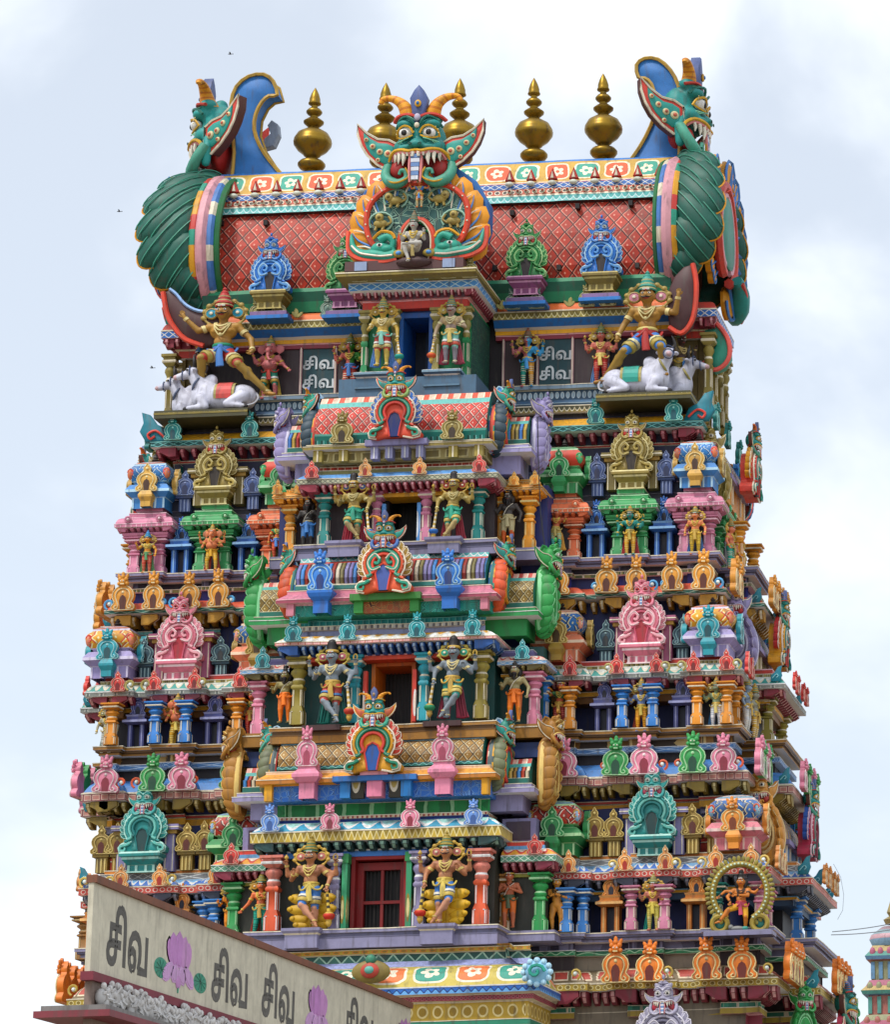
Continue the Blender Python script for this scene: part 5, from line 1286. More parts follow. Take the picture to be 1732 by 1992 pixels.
LCUT = {t4.name: 8.2, c4.name: 8.2, c3.name: 8.4, t3.name: 8.6}; LD = {t4.name: 1.6, c4.name: 1.75, c3.name: .7, t3.name: .35}
# ornaments on those cornices (front positions, mirrored), then the same on the flanks
def row(par, xs, y, z, h, cols, sidex=None, sidey=(), crown=True, w=.95):
    for i, x in enumerate(xs):
        for s in (-1, 1):
            if s < 0 and x > LCUT.get(par.name, 99): continue
            c, l, hl = cols[(i + (1 if s < 0 else 0)) % len(cols)] if len(cols) > 1 else cols[0]
            put_kudu(par, s * x, y, z, h, c, l, hl, c if crown else None, w=w)
    for i, yy in enumerate(sidey):
        for s in (-1, 1):
            c, l, hl = cols[i % len(cols)]
            put_kudu(par, s * (sidex - (LD.get(par.name, 0) if s < 0 else 0)), yy, z, h, c, l, hl, c if crown else None, rz=s * PI / 2, w=w)
KO = ('#e09a3c', '#f6dcae', '#5a2a1c'); KGR = ('#3a9c52', '#b4e4b0', '#1a4a34'); KPK = ('#e087a0', '#fadcdc', '#8a2f3f'); KRD = ('#d8403a', '#f4b8a8', '#7a1f20'); KOR = ('#e8802c', '#fbdca0', '#6a2418'); KOS = ('#e0944c', '#f8dcb0', '#a02c20')
row(c2, (4.05, 5.35, 6.15, 7.15, 8.0), -2.1, 8.93, .98, [KO], 8.75, (-1.6, -.9), True, .85)
row(c3, (4.45, 5.83, 6.62, 7.9, 8.75), -3.12, 3.72, .98, [KPK, KGR], 9.55, (-2.5, -2.0, -1.5, -1.0), True, 1.0)
row(c4, (6.05, 6.95, 8.45, 9.35), -3.95, -1.86, 1.05, [KOR], 10.45, (-3.3, -2.7, -2.1, -1.5), True, .95)
row(t3, (5.75, 6.85, 7.85, 8.75), -2.68, 6.56, .56, [KRD], 9.2, (-2.2, -1.4), False)
row(t3, (4.5,), -2.68, 6.56, .56, [KRD], None, (), False)
row(t4, (4.7, 6.2, 7.25, 8.6, 9.5), -3.48, 1.12, .60, [KOS], 10.12, (-2.9, -2.3, -1.8), False)
for par, xs_, z_k, h_, col_ in ((c2, 9.5, 8.95, .85, KO), (t3, 10.12, 6.58, .5, KRD), (c3, 10.35, 3.74, .85, KPK), (t4, 10.95, 1.14, .55, KOS), (c4, 11.2, -1.84, .95, KOR)):
    for i, yy in enumerate((.35, 1.15, 2.05, 2.85)):
        for s in (-1, 1): put_kudu(par, s * (xs_ - (LD.get(par.name, 0) if s < 0 else 0)), yy, z_k, h_, *(KGR if par is c3 and i % 2 else col_), (KGR if par is c3 and i % 2 else col_)[0], rz=s * PI / 2)
for par, y, z, xs, c in ((c2, -2.05, 9.12, (5.02, 6.6, 6.92, 8.4), '#5fb0e8'), (c3, -3.05, 3.98, (5.52, 7.08, 7.5, 9.1), '#e0603c'), (t3, -2.68, 6.72, (5.52, 7.06, 7.5, 9.0), '#b8a862'), (t4, -3.5, 1.28, (5.85, 7.52, 8.2, 9.85), '#d8b860'), (c4, -3.95, -1.6, (5.0, 7.4, 8.2, 10.0), '#c8a84c')):
    for x in xs:
        for s in (-1, 1):
            if s < 0 and x > LCUT.get(par.name, 99): continue
            m = MB(); m.tube([(s * x + s * r_ * math.cos(t), y - .05, z + r_ * math.sin(t)) for r_, t in ((.16 - .012 * k, .6 * k - 1.2) for k in range(11))], .035, c, 5)
            m.ell((s * x, y - .07, z), (.06, .05, .06), '#e8f0ea', None, 6, 4); part(m, 'corner_scroll', par)

# ================= pavilions of the second storey
def pavilion(xc, hw, yf, z0, z1, zc, c, line, side=False, rz=0, loc=None):
    """free-standing pillared pavilion: cornice block carried on two pillars"""
    zt = z1
    p = [(-hw, .9), (-hw, 0), (hw, 0), (hw, .9)]
    dk = c
    pr = (PF().b(-.42, zt, zt - .12, c, line, .02).b(-.52, zt - .12, zt - .2, c, None, 0).b(-.28, zt - .2, zt - .32, c, line, .025).roll(-.2, -.0, zt - .36, zt - .56, c, .06, line)
          .b(.02, zt - .56, zt - .66, PT('tick', c, dk, line, 7), line, .02).b(-.3, zt - .66, zt - .80, c, None, 0).b(-.22, zt - .80, zt - .90, c, line, .02).b(-.4, zt - .90, zt - 1.0, c, None, 0).end(-.7))
    m = MB(); m.sweep(p, pr)
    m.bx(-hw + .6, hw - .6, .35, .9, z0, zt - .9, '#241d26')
    brackets(m, p, False, zt - .66, .12, -.28, -.06, .17, .09, c)
    o = m.build('pavilion', TW)
    for x in (-hw * .55, hw * .55):
        q = MB(); q.tube([(x + .08 * math.cos(t), -.03, zt - .45 + .08 * math.sin(t)) for t in [k * .6 for k in range(10)]], .03, c, 5); q.ell((x, -.04, zt - .45), (.05, .05, .05), line, None, 6, 4); q.build('roundel', o)
    for s in (-1, 1):
        q = MB(); pillar(q, s * (hw - .46), .42, z0, zt - .9, .34, c, line)
        q.lathe([(.17, zt - .95 - z0), (.26, zt - .9 - z0), (.30, zt - .86 - z0), (.30, zt - .8 - z0)], (s * (hw - .46), .42, z0), c, sq=True); q.build('pillar', o)
    o.location = loc or (xc, yf, 0); o.rotation_euler = (0, 0, rz)
    return o
PKV = ('#cf7f9c', '#f0c8d4'); GRV = ('#3a9c5a', '#b4e0b4'); ORV = ('#e8764a', '#fbd0b0'); YOV = ('#ea9a2e', '#fbdc98')
for s in (-1, 1):
    pavilion(s * 7.68, .80, -1.7, 10.09, 12.05, 0, *PKV)
    pavilion(s * 5.83, .80, -1.7, 10.09, 12.05, 0, *GRV)
    pavilion(s * 3.95, .80, -1.75, 10.09, 12.0, 0, *ORV)
    pavilion(0, .8, 0, 10.09, 12.05, 0, *GRV, loc=(s * 8.45, .0, 0), rz=s * PI / 2)
m = MB()
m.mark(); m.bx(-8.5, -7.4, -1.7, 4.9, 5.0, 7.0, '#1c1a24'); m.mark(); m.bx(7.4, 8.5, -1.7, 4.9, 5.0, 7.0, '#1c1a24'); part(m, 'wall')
m = MB(); m.bx(-9.05, -8.1, -.95, 4.1, -13.2, 1.0, '#8a6a34'); part(m, 'wall')
for y in (-1.0, .2): m = MB(); pillar(m, -9.0, y, -.47, .7, .42, '#a8783c', '#e4c890'); part(m, 'pillar')
for (cx_, Y, cz_, sc_) in ((-8.45, -3.45, 1.45, .75), (-9.2, -1.1, 1.45, .85), (-9.3, 1.5, 1.45, .8), (-9.2, -.9, -1.5, .9), (-9.5, -.5, 3.9, .8), (-9.65, -.5, 6.85, .7), (10.8, -1.05, 1.45, .8), (10.85, 1.3, 1.45, .75), (10.85, 3.8, 1.45, .75), (9.35, .0, 9.2, .7), (9.4, 2.9, 9.2, .7), (9.98, -.5, 6.85, .7), (10.0, 3.4, 6.85, .7), (-9.38, .0, 9.2, .7), (10.25, -.9, 3.95, .7), (11.0, -1.0, -1.6, .8), (11.0, 3.6, -1.6, .8)):
    m = MB(); s_ = -1 if cx_ < 0 else 1; m.T = TR(cx_ - s_ * .22, Y, cz_ - .08, sc_ * .62); m.prism([(s_ * a, b) for a, b in ((-.35, -.3), (-.35, .1), (-.1, .3), (.1, .62), (.34, .72), (.28, .4), (.36, .1), (.2, -.3))], -.05, .14, '#1f7f92', .03)
    m.tube(catmull([(s_ * -.25, -.08, -.1), (s_ * 0, -.09, .15), (s_ * .12, -.09, .05), (s_ * .02, -.09, -.06)], 3), .03, '#8fd0d8', 5); part(m, 'corner_crest')
for s in (-1, 1):
    for (x, y, z0_, z1_, c_) in ((5.72, -1.9, 7.0, 8.3, '#a05878'), (6.98, -1.9, 7.0, 8.3, '#a05878'), (6.2, -2.75, 1.6, 2.9, '#8d86b4'), (7.48, -2.75, 1.6, 2.9, '#8d86b4'), (5.25, -.95, 12.1, 13.2, '#7a6c3c'), (6.4, -.95, 12.1, 13.2, '#7a6c3c')):
        m = MB(); m.bx(s * x - .14, s * x + .14, y - .12, y + .3, z0_, z1_ - .3, c_)
        for k in (-.1, .1): m.bx(s * x + k - .012, s * x + k + .012, y - .135, y - .1, z0_, z1_ - .34, CRM)
        m.bx(s * x - .2, s * x + .2, y - .18, y + .3, z1_ - .3, z1_ - .2, GLD); m.bx(s * x - .27, s * x + .27, y - .26, y + .3, z1_ - .2, z1_ - .06, c_); m.bx(s * x - .28, s * x + .28, y - .27, y + .3, z1_ - .15, z1_ - .12, CRM); part(m, 'pilaster')
# dark ribbed moulding between the pavilions
q = ring_path([(7.9, -.75)], [(YC, 7.9)])
pr = PF()
for k in range(7): pr.b(-.03 + .03 * (k % 2) - .05 * k, 12.05 - k * .16, 11.89 - k * .16, ('#3c3a4a', '#6f6a80')[k % 2], '#8d889c', .02)
sweep_part('ribbed_moulding', q, pr.end(-1), True)
q = ring_path([(7.75, -.8)], [(YC, 7.75)])
sweep_part('ribbed_moulding', q, PF().b(0, 12.75, 12.5, '#39466e', '#6f7fa8', .02).b(.03, 12.5, 12.35, '#2e3a60', '#6f7fa8', .02).b(-.05, 12.35, 12.05, '#20263e', None, 0).end(-1), True)

# pillars below the T3 and T4 pavilion cornices
OY = '#e8942a'
def pil(x, y, z0, z1, w, c, line=CRM, par=None, cap=None, rnd=False):
    for s in (-1, 1):
        if s < 0 and x > 8.5: continue
        m = MB(); pillar(m, s * x, y, z0, z1, w, c, line, cap, rnd); part(m, 'pillar', par)
for x, c in ((7.95, OY), (8.75, OY), (5.93, BLU), (6.76, BLU), (3.75, OY), (4.52, OY)): pil(x, -2.75, 5.07, 6.2, .30, c, CRM, t3)
for x, c in ((6.38, '#cf7f9c'), (7.26, '#cf7f9c'), (8.65, TEAL), (9.75, '#cf7f9c'), (4.68, '#3f86d0'), (5.05, '#3f86d0')): pil(x, -3.6 if x != 5.05 else -3.3, -.47, .68, .30, c, CRM, t4)
for y, c in ((-1.9, OY), (-1.1, OY)): 
    for s in (1,): m = MB(); pillar(m, s * 8.85, y, 5.07, 6.2, .28, c); part(m, 'pillar', t3)
for y, c in ((-2.6, '#cf7f9c'), (-1.8, '#cf7f9c')):
    for s in (1,): m = MB(); pillar(m, s * 9.7, y, -.47, .68, .28, c); part(m, 'pillar', t4)
# niche shrines standing in the recesses
def niche_shrine(x, y, z0, h, c, line, par, rz=0):
    m = MB(); w = h * .36; H = h
    m.lathe([(w * .38, H * .42), (w * .62, H * .46), (w * .62, H * .5, line), (w * .45, H * .53), (w * .45, H * .57), (w * .5, H * .6, line), (w * .36, H * .62)], (0, 0, 0), c, sq=True)
    for s in (-1, 1): m.bx(s * w * .3 - w * .11, s * w * .3 + w * .11, -w * .32, w * .3, 0, H * .43, c); m.bx(s * w * .3 - .015, s * w * .3 + .015, -w * .34, -w * .3, 0, H * .42, line)
    m.bx(-w * .2, w * .2, 0, .1, 0, H * .42, '#16182c')
    o = m.build('niche_shrine', par); o.location = (x, y, z0); o.rotation_euler = (0, 0, rz)
    k = put_kudu(o, 0, 0, H * .6, H * .42, c, line, '#16182c', c, w=.85); return o
for s in (-1, 1):
    for x in (4.87, 6.75): niche_shrine(s * x, -1.15, 10.09, 1.62, '#2a62b0', '#8fbce8', TW)
    for x in (5.32, 7.45): niche_shrine(s * x, -2.1, 5.07, 1.5, '#4a4f88', '#9ea2cc', TW)
    for x in (5.74, 8.0): niche_shrine(s * x, -3.0, -.47, 1.62, '#c8782c', '#eebc78', TW)
# upper wall pieces between domes: small plain horseshoes on stems
def stem_nasi(x, y, z0, h, c, line, hole):
    m = MB(); m.bx(-.16, .16, -.05, .2, 0, h * .38, c)
    for q_ in (-.1, .0, .1): m.bx(q_ - .015, q_ + .015, -.07, -.04, 0, h * .3, line)
    m.bx(-.24, .24, -.1, .2, h * .33, h * .4, c)
    o = m.build('stem_ornament', TW); o.location = (x, y, z0); put_kudu(o, 0, -.05, h * .4, h * .62, c, line, hole, None)
for s in (-1, 1):
    for x in (4.85, 6.78): stem_nasi(s * x, -.98, 11.95, 1.15, '#3f5284', '#8d9cc4', '#232c50')
    for x in (5.3, 7.4): stem_nasi(s * x, -1.85, 7.0, 1.15, '#2c4a58', '#8fb0b4', '#16242c')
    for x in ((5.25, 5.75, 7.85, 8.4) if s > 0 else (5.25, 5.75, 7.6, 8.05)): stem_nasi(s * x, -2.75, 1.62, 1.25, '#8f7430', '#e0c880', '#5a2418')
# domed miniature shrines
def dome(x, y, z, w, h, base, line, panel, top, kc, flank=True):
    r_ = PS(); kuta(r_, w, h, base, line, panel, panel, top)
    b = r_.d.pop(('shrine_base', 0)).build('domed_shrine', TW); r_.build(b); b.location = (x, y, z)
    if kc[3]:
        put_kudu(b, 0, -w * .53, h * .30, h * .52, kc[0], kc[1], kc[2], kc[0] if kc[4] else None)
        m = MB(); m.lathe([(.14, 0), (.14, h * .1), (.2, h * .18), (.2, h * .22), (.14, h * .3)], (0, -w * .5, 0), kc[0], sq=True); m.build('ornament_stem', b)
        for s in (-1, 1):
            put_kudu(b, s * w * .54, 0, h * .30, h * .5, kc[0], kc[1], kc[2], None, rz=s * PI / 2)
    for s in (-1, 1): m = MB(); m.tube([(s * w * .44 + s * .07 * math.cos(t), -w * .49, h * .68 + .09 * math.sin(t)) for t in [k * .6 for k in range(10)]], .03, kc[5], 5); m.build('scroll', b)
    return b
DB = PT('dia', '#2f7fc8', '#1f5a9c', '#cfe4f4', 3.2); DB2 = PT('dia', '#2f6fb8', '#173c70', '#e4d9b0', 2.6); DY = PT('dia', '#e8a22c', '#c23f2c', '#f6e8b0', 2.0); DR = PT('dia', '#c43c2e', '#5a1a1c', '#f0e0d0', 2.6)
for s in (-1, 1):
    dome(s * 7.68, -.95, 11.98, 1.15, 1.5, '#3f86cc', '#b8dcf4', DB, '#e8845c', ('#d8a850', '#f4e0a8', '#4a2f20', True, False, '#e05a4c'))
    dome(s * 3.9, -.95, 11.95, 1.2, 1.5, '#3a9c5a', '#b4e0b4', '#d8452f', '#5cb87c', ('#3a9c5a', '#b4e0b4', '#1a3f2c', True, False, '#3a9c5a'))
    dome(s * 8.22, -1.85, 7.0, 1.3, 1.6, '#9a8fc0', '#d8d0e8', DY, '#e08a6c', ('#2f9fae', '#a8dce0', '#14505a', True, True, '#d84a3c'))
    dome(s * 4.1, -1.85, 7.0, 1.35, 1.6, '#e8825c', '#fbd4b8', DB2, '#e8a088', ('#a08034', '#e4cc84', '#4a3418', True, True, '#b89c48'))
    if s > 0: dome(s * 9.05, -2.75, 1.6, 1.35, 1.6, '#dc7f8c', '#fbd4cc', DB2, '#8fc0d8', ('#e8943c', '#fbdca0', '#7a3a1c', True, True, '#e0603c'))
    dome(s * 4.25, -2.75, 1.6, 1.4, 1.6, '#2f8f4e', '#b4e0a8', DR, '#8fb8d8', ('#2f8a4c', '#a0d8a0', '#173f2a', True, False, '#c8a04c'))
# large guardian-faced horseshoes in the middle of each wing
for s in (-1, 1):
    side = 'right' if s > 0 else 'left'
    for nm, pal, cc, sz, x, y, z, knd in (('gold', PAL_GOLD, ('#8f7c3c', '#b09c54', '#6d5c2c', '#d9cc94', '#8f7c3c', '#2a2018'), 1.22, 5.85, -1.15, 12.52, 1),
                                         ('pink', PAL_PINK, ('#d8788c', '#eeaab4', '#c85870', '#f8dcdc', '#e28c9c', '#a82c38'), 1.32, 6.35, -2.1, 7.42, 1),
                                         ('aqua', PAL_AQUA, ('#2a8f8c', '#6cbfb4', '#1f7474', '#b4e4d8', '#2f9a94', '#1c3f40'), 1.30, 6.83, -3.0, 2.05, 0)):
        c1_, c2_, c3_, ln, fe, ho = cc
        r_ = empty('gable_ornament', f'{nm} horseshoe ornament with monster head, middle of the {side} wing', 'horseshoe ornament', None, (s * x, y, z), 0, sz)
        ps = PS(); big_nasi(ps, pal, c1_, c2_, c3_, ln, fe, ho, knd, (.4, c1_, ln)); ps.build(r_)
r_ = empty('gable_ornament', 'silver lilac monster-headed ornament at the bottom edge, right of centre', 'horseshoe ornament', None, (U(1293, 2065, -4.3).x, -4.3, zf(1293, 2065, -4.3)), 0, 1.5)
ps = PS(); big_nasi(ps, pal_mono('#9c98ae', '#dcd8e4', '#b02c3c'), '#8d8aa0', '#b4b0c4', '#77748c', '#e4e0ea', '#9c98ae', '#3a2c38', 1, (.4, '#8d8aa0', '#e4e0ea')); ps.build(r_)

# ================= the stepped central porch, storey by storey
def porch_walls(hw, yw, z0, z1, back, dw, dz, reveal, rc, rc2, shw, shy, yback):
    m = MB()
    m.bx(-hw, -dw, yw, yback, z0, z1, back); m.bx(dw, hw, yw, yback, z0, z1, back); m.bx(-dw, dw, yw + .01, yback, dz, z1, back)
    m.bx(-shw, -hw, shy, yback, z0, z1, back); m.bx(hw, shw, shy, yback, z0, z1, back)
    part(m, 'porch_wall')
    m = MB(); e = .09
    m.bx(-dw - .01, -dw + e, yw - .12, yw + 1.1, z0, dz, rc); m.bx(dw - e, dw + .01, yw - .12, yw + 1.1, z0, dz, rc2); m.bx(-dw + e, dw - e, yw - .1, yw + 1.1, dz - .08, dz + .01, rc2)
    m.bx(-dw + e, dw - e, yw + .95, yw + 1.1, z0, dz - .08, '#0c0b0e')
    return part(m, 'doorway')
def porch_path(hw, yf, shw, shy, ywing): return [(-shw, ywing), (-shw, shy), (-hw, shy), (-hw, yf), (hw, yf), (hw, shy), (shw, shy), (shw, ywing)]
def front_path(hw, yf, yb): return [(-hw, yb), (-hw, yf), (hw, yf), (hw, yb)]
def shoulder_paths(hw, shw, shy, yb): return [[(-shw, yb), (-shw, shy), (-hw, shy)], [(hw, shy), (shw, shy), (shw, yb)]]
def PB(*a, **k): return PF().b(*a, **k)
Z = lambda y, Y, x=880: zf(x, y, Y)

# --- storey 2 porch
YE = -4.04
zt = 12.05
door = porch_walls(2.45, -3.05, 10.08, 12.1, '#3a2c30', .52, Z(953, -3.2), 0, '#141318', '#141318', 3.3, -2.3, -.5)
p = front_path(2.74, YE, -2.3)
zz = lambda y: Z(y, YE)
pr = (PF().b(-.55, zz(889), zz(897), PT('tick', '#cf4330', '#a8321f', '#f0c0a8', 5), CRM, .025).b(-.42, zz(898), zz(906), '#8f8a54', CRM, .02).roll(-.36, -.02, zz(909), zz(921), '#5f9fe0', .05, '#b8dcf4').b(0, zz(921.5), zz(931), PT('lat', '#b8b89c', '#7f8470', '#3f4c48', 7), CRM, .02)
      .b(-.55, zz(932), zz(944), '#5a2030', None, 0).b(-.5, zz(944), zz(953), YEL, CRM, .02).end(-1.2))
pc2 = sweep_part('cornice', p, pr); m = MB(); brackets(m, p, False, zz(932), .2, -.53, -.1, .2, .12, '#9c3a4a', '#e4a4ac'); part(m, 'bracket_row', pc2)
for x, k in ((-2.3, KRD), (-.85, KOS), (.62, KOS), (2.25, KRD)): put_kudu(pc2, x, YE - .06, zz(921), .5, *k)
for pth in shoulder_paths(2.5, 3.72, -2.95, -1.6):
    zt2 = Z(925, -2.95, 1000)
    pr = (PF().b(-.4, zt2, zt2 - .12, *YOV, .02).b(-.3, zt2 - .12, zt2 - .24, PT('tick', YOV[0], '#d8862a', YOV[1], 7), YOV[1], .02).roll(-.22, 0, zt2 - .25, zt2 - .5, YOV[0], .05, YOV[1]).b(0, zt2 - .5, zt2 - .6, PT('petal', YOV[0], '#c87a24', YOV[1], 7), YOV[1], .02)
          .b(-.3, zt2 - .6, zt2 - .76, '#d8862a', None, 0).b(-.3, zt2 - .76, zt2 - .86, YOV[0], YOV[1], .02).end(-.8))
    pr = [(q_[0], zt2 + (q_[1] - zt2) * .66) + tuple(q_[2:]) for q_ in pr]
    o = sweep_part('cornice', pth, pr); m = MB(); brackets(m, pth, False, zt2 - .4, .12, -.3, -.04, .17, .09, YOV[0]); part(m, 'bracket_row', o)
    s = 1 if pth[0][0] > 0 else -1
    for x in (2.95, 3.55): put_kudu(o, s * x, -3.02, zt2 - .3, .4, *YOV, '#c87a24', None)
    m = MB(); pillar(m, s * 3.3, -2.55, 10.09, zt2 - .54, .3, YOV[0], YOV[1]); part(m, 'pillar', o)
    m = MB(); pillar(m, s * 2.45, -2.6, 10.09, zt2 - .54, .22, YOV[0], YOV[1]); part(m, 'pillar', o)
for x, c, w_ in ((2.1, '#1f8a84', .3), (.68, '#cf7f9c', .26)): pil(x, -3.45, 10.2, Z(953, -3.5), w_, c, CRM, pc2)
m = MB()
for s in (-1, 1): m.mark(); m.bx(s * .48 - .05, s * .48 + .05, -3.5, -3.4, 10.2, Z(975, -3.5), PT('dots', '#5f9fe0', '#dfe8f0', WHT, 8))
part(m, 'door_strip')
def porch_ledge(hw, yf, yb, z, c, c2, plx, h=.42):
    o = sweep_part('ledge', front_path(hw, yf, yb), PF().b(0, z, z - .1, c, CRM, .025).b(-.07, z - .1, z - .2, c2, None, 0).b(-.02, z - .2, z - h, c, c2, .03).end(-1.5))
    m = MB()
    for x in plx: m.mark(); m.lathe([(.42, -h), (.42, -.16, c), (.46, -.12, CRM), (.5, -.06, c), (.5, .012, c)], (x, yf + .22, z + .01), c, sq=True)
    part(m, 'plinth', o); return o
zl2 = Z(1057, -3.6)
porch_ledge(2.75, -4.05, -1.2, zl2, LAV, LAVD, (-1.35, 1.35))
for s in (-1, 1): m = MB(); m.bx(s * 2.7, s * 3.75, -2.9, -1, 9.75, 10.09, LAV); m.bx(s * 2.7, s * 3.77, -2.92, -1, 10.0, 10.03, CRM); part(m, 'ledge')
for s in (-1, 1): # recessed navy wall beside the porch
    m = MB(); m.bx(s * 3.0, s * 3.72, -2.2, -1, 9.2, 12, '#26306e'); part(m, 'wall_panel')

def shala(nm, zs, yr, yf, hw, pts, gx, pal, shell, bands, rim, fan, gs, gz, lab, thick=.45, gy=None):
    b = barrel('barrel_roof', -hw, hw, yf, pts)
    for s in (-1, 1):
        r_ = empty('monster_gable', lab[0 if s < 0 else 1], 'gable sculpture', lab[2], (s * gx, gy if gy is not None else yr + .1, gz), s * PI / 2, gs)
        ps = PS(); end_gable(ps, pal, shell, bands, rim, fan, thick, False, fin='#4f9ae0', finrim='#b8dcf4', far=s, sqz=.8); ps.build(r_)
    return b
# storey-2 shala roof
z_ = lambda y, Y=-3.9: Z(y, Y, 880)
pts = [(-3.0, z_(764, -3.1), ORG), (-3.25, z_(765, -3.3), ORG), (-3.4, z_(776, -3.4), PT('tick', '#e0583c', '#f0c8b0', CRM, 3)), (-3.5, z_(785, -3.5), '#5fb8b0'), (-3.66, z_(800, -3.6), (PT('dia', '#c83c30', '#4a1618', '#efc0b0', 3.6), 1)), (-3.74, z_(820, -3.7), (PT('dia', '#c83c30', '#4a1618', '#efc0b0', 3.6), 1)), (-3.76, z_(835, -3.75), (PT('dia', '#c83c30', '#4a1618', '#efc0b0', 3.6), 1)),
       (-3.85, z_(838), '#1f7f70'), (-3.82, z_(846), TEAL), (-3.8, z_(855), PT('tick', TEAL, '#124f48', AQUA, 6))]
shala('s2', 0, -3.05, -3.8, 2.35, pts, 2.75, dict(PAL_TEAL, skin='#2f9c80'), '#2f4654', ['#e8a82c', '#dd5038', '#2f9a80', '#d8463a', '#4a7fc4', '#24545c'], '#d8463a', ['#e09a28', '#8a3a2a', '#2c8c76', '#3f7cc4'], .70, z_(885, -3.1),
      ('small orange monster gable at the left end of the upper red-tiled porch roof', 'small orange monster gable at the right end of the upper red-tiled porch roof', 'monster gables on the porch roofs'))
m = MB() # gold base with panels
zb0, zb1, zb2 = z_(856, -4), z_(867, -4), z_(889, -4)
pth = front_path(2.45, -3.95, -2.2)
o = sweep_part('roof_base', pth, PF().b(.06, zb0, zb0 - .06, OLV, CRM, .02).b(.14, zb0 - .06, zb1, '#9c8a44', CRM, .02).b(-.12, zb1, zb2, PT('frame', '#7f7038', '#a8985c', '#d0c48c', 1.3), None, 0).end(-1))
m = MB()
for x in (-2.2, -1.5, 1.5, 2.2): m.mark(); m.bx(x - .12, x + .12, -4.0, -3.8, zb2, zb1, '#a39248'); m.bx(x - .02, x + .02, -4.02, -3.99, zb2, zb1, CRM)
for x in (-.62, -.22, .22, .62): m.mark(); m.bx(x - .1, x + .1, -4.12, -3.8, zb2, zb1 + .02, '#9f9fc8'); m.bx(x - .015, x + .015, -4.14, -4.1, zb2, zb1, WHT)
m.mark(); m.bx(-.85, .85, -4.25, -3.8, zb1 + .02, zb0 + .02, '#8d8ab8'); part(m, 'pilaster', o)
for x in (-1.5, 1.5): put_kudu(o, x, -4.1, zb0, .78, '#8f7c3c', '#d9cc94', '#3a2c1c', '#8f7c3c', w=1.05)
def nasi_thing(lab, x, y, z, sz, args, rz=0, joined=None):
    r_ = empty('gable_ornament', lab, 'horseshoe ornament', None, (x, y, z), rz, sz); ps = PS(None, joined); big_nasi(ps, *args); ps.build(r_); return r_
PT2 = dict(PAL_TEAL, curl='#7c9c54')
nasi_thing('red rimmed arch ornament with blue feathers and teal monster face on upper porch roof', 0, -4.2, zb0 - .02, 1.45, (PT2, '#e2543a', '#2f9c80', '#d8463a', '#f4e6d0', '#3f74c8', '#1c2c70', 0))
# shoulder barrels (lavender gables)
def shoulder_barrel(x0, x1, yf, yr, z0, z1, z2, basec, ribs, sy, gpal, gx, gz, gs, labs, topc, mono):
    for s in (-1, 1):
        P_ = [(yr, z1 + .06, topc), (yr - .25, z1 + .02, topc), (yr - .35, z1 - .12, PT('tick', '#c8463a', '#e8b0a0', CRM, 4)), (yr - .42, z1 - .22, '#4fb0a8'), (yr - .52, z1 - .35, (ribs, 1)), (yr - .6, (z1 + z0) / 2, (ribs, 1)), (yr - .58, z0 + .18, (ribs, 1)), (yr - .62, z0 + .16, CRM), (yr - .62, z0, '#1f6f60')]
        b = barrel('barrel_roof', min(s * x0, s * x1), max(s * x0, s * x1), yr - .6, P_)
        pth = [(x0 - .3, yr - .75), (x1 + .1, yr - .75), (x1 + .1, yr + .6)] if s > 0 else [(-x1 - .1, yr + .6), (-x1 - .1, yr - .75), (-x0 + .3, yr - .75)]
        sweep_part('roof_base', pth, PF().b(.0, z0, z0 - .12, basec, CRM, .02).b(.1, z0 - .12, z0 - .25, basec, WHT, .02).b(-.3, z0 - .25, z2, basec, None, 0).end(-.7))
        r_ = empty('monster_gable', labs[0 if s < 0 else 1], 'gable sculpture', 'single-coloured monster gables', (s * gx, yr + .05, gz), s * PI / 2, gs)
        ps = PS(); c = gpal['skin']; ln = gpal['trim']
        end_gable(ps, gpal, c, [c, ln, c, c, c, c], ln, [c, c, c, ln], .35, False, fin=c, finrim=c, mono=True, far=0, sqz=.42); ps.build(r_)
def RIB(cols, k=7.0):
    """turned ribs of a barrel roof: coloured stripes across the run"""
    key = ('rib', tuple(cols), k)
    if key in MATS: return MATS[key]
    m, nt, w = base_mat('ribs', .4); X.nt = nt
    uv = nt.nodes.new('ShaderNodeUVMap'); sp = nt.nodes.new('ShaderNodeSeparateXYZ'); nt.links.new(uv.outputs[0], sp.inputs[0]); u = X(sp.outputs[0]) * k
    cr = nt.nodes.new('ShaderNodeValToRGB'); cr.color_ramp.interpolation = 'CONSTANT'; nt.links.new((u * (1 / len(cols))).fr().s, cr.inputs[0])
    e = cr.color_ramp.elements
    for i, c in enumerate(cols):
        q = e[i] if i < 2 else e.new(i / len(cols)); q.position = i / len(cols); q.color = (*lin(c), 1)
    f = (u.fr() - .5).ab(); ln = f.gt(.40)
    m2 = nt.nodes.new('ShaderNodeMix'); m2.data_type = 'RGBA'; nt.links.new(ln.s, m2.inputs[0]); nt.links.new(cr.outputs[0], m2.inputs[6]); m2.inputs[7].default_value = (*lin('#4a3a34'), 1)
    nt.links.new(m2.outputs[2], w.inputs['Color'])
    bp = nt.nodes.new('ShaderNodeBump'); bp.inputs['Strength'].default_value = 1; bp.inputs['Distance'].default_value = .06
    h = X.op('SQRT', (f * f * -4 + 1.0).mxx(0)); nt.links.new(h.s, bp.inputs['Height']); nt.links.new(bp.outputs[0], nt.nodes['Principled BSDF'].inputs['Normal'])
    MATS[key] = m; return m
RB1 = RIB(['#4a7fc8', '#c8a850', '#b8322c', '#e8ddc4', '#4a7fc8', '#d8b04c', '#a89a5c'], 9)
RB2 = RIB(['#8f86c0', '#4a8fd8', '#a83a30', '#e8dcc0', '#8c8250', '#9a94c4'], 8.5)
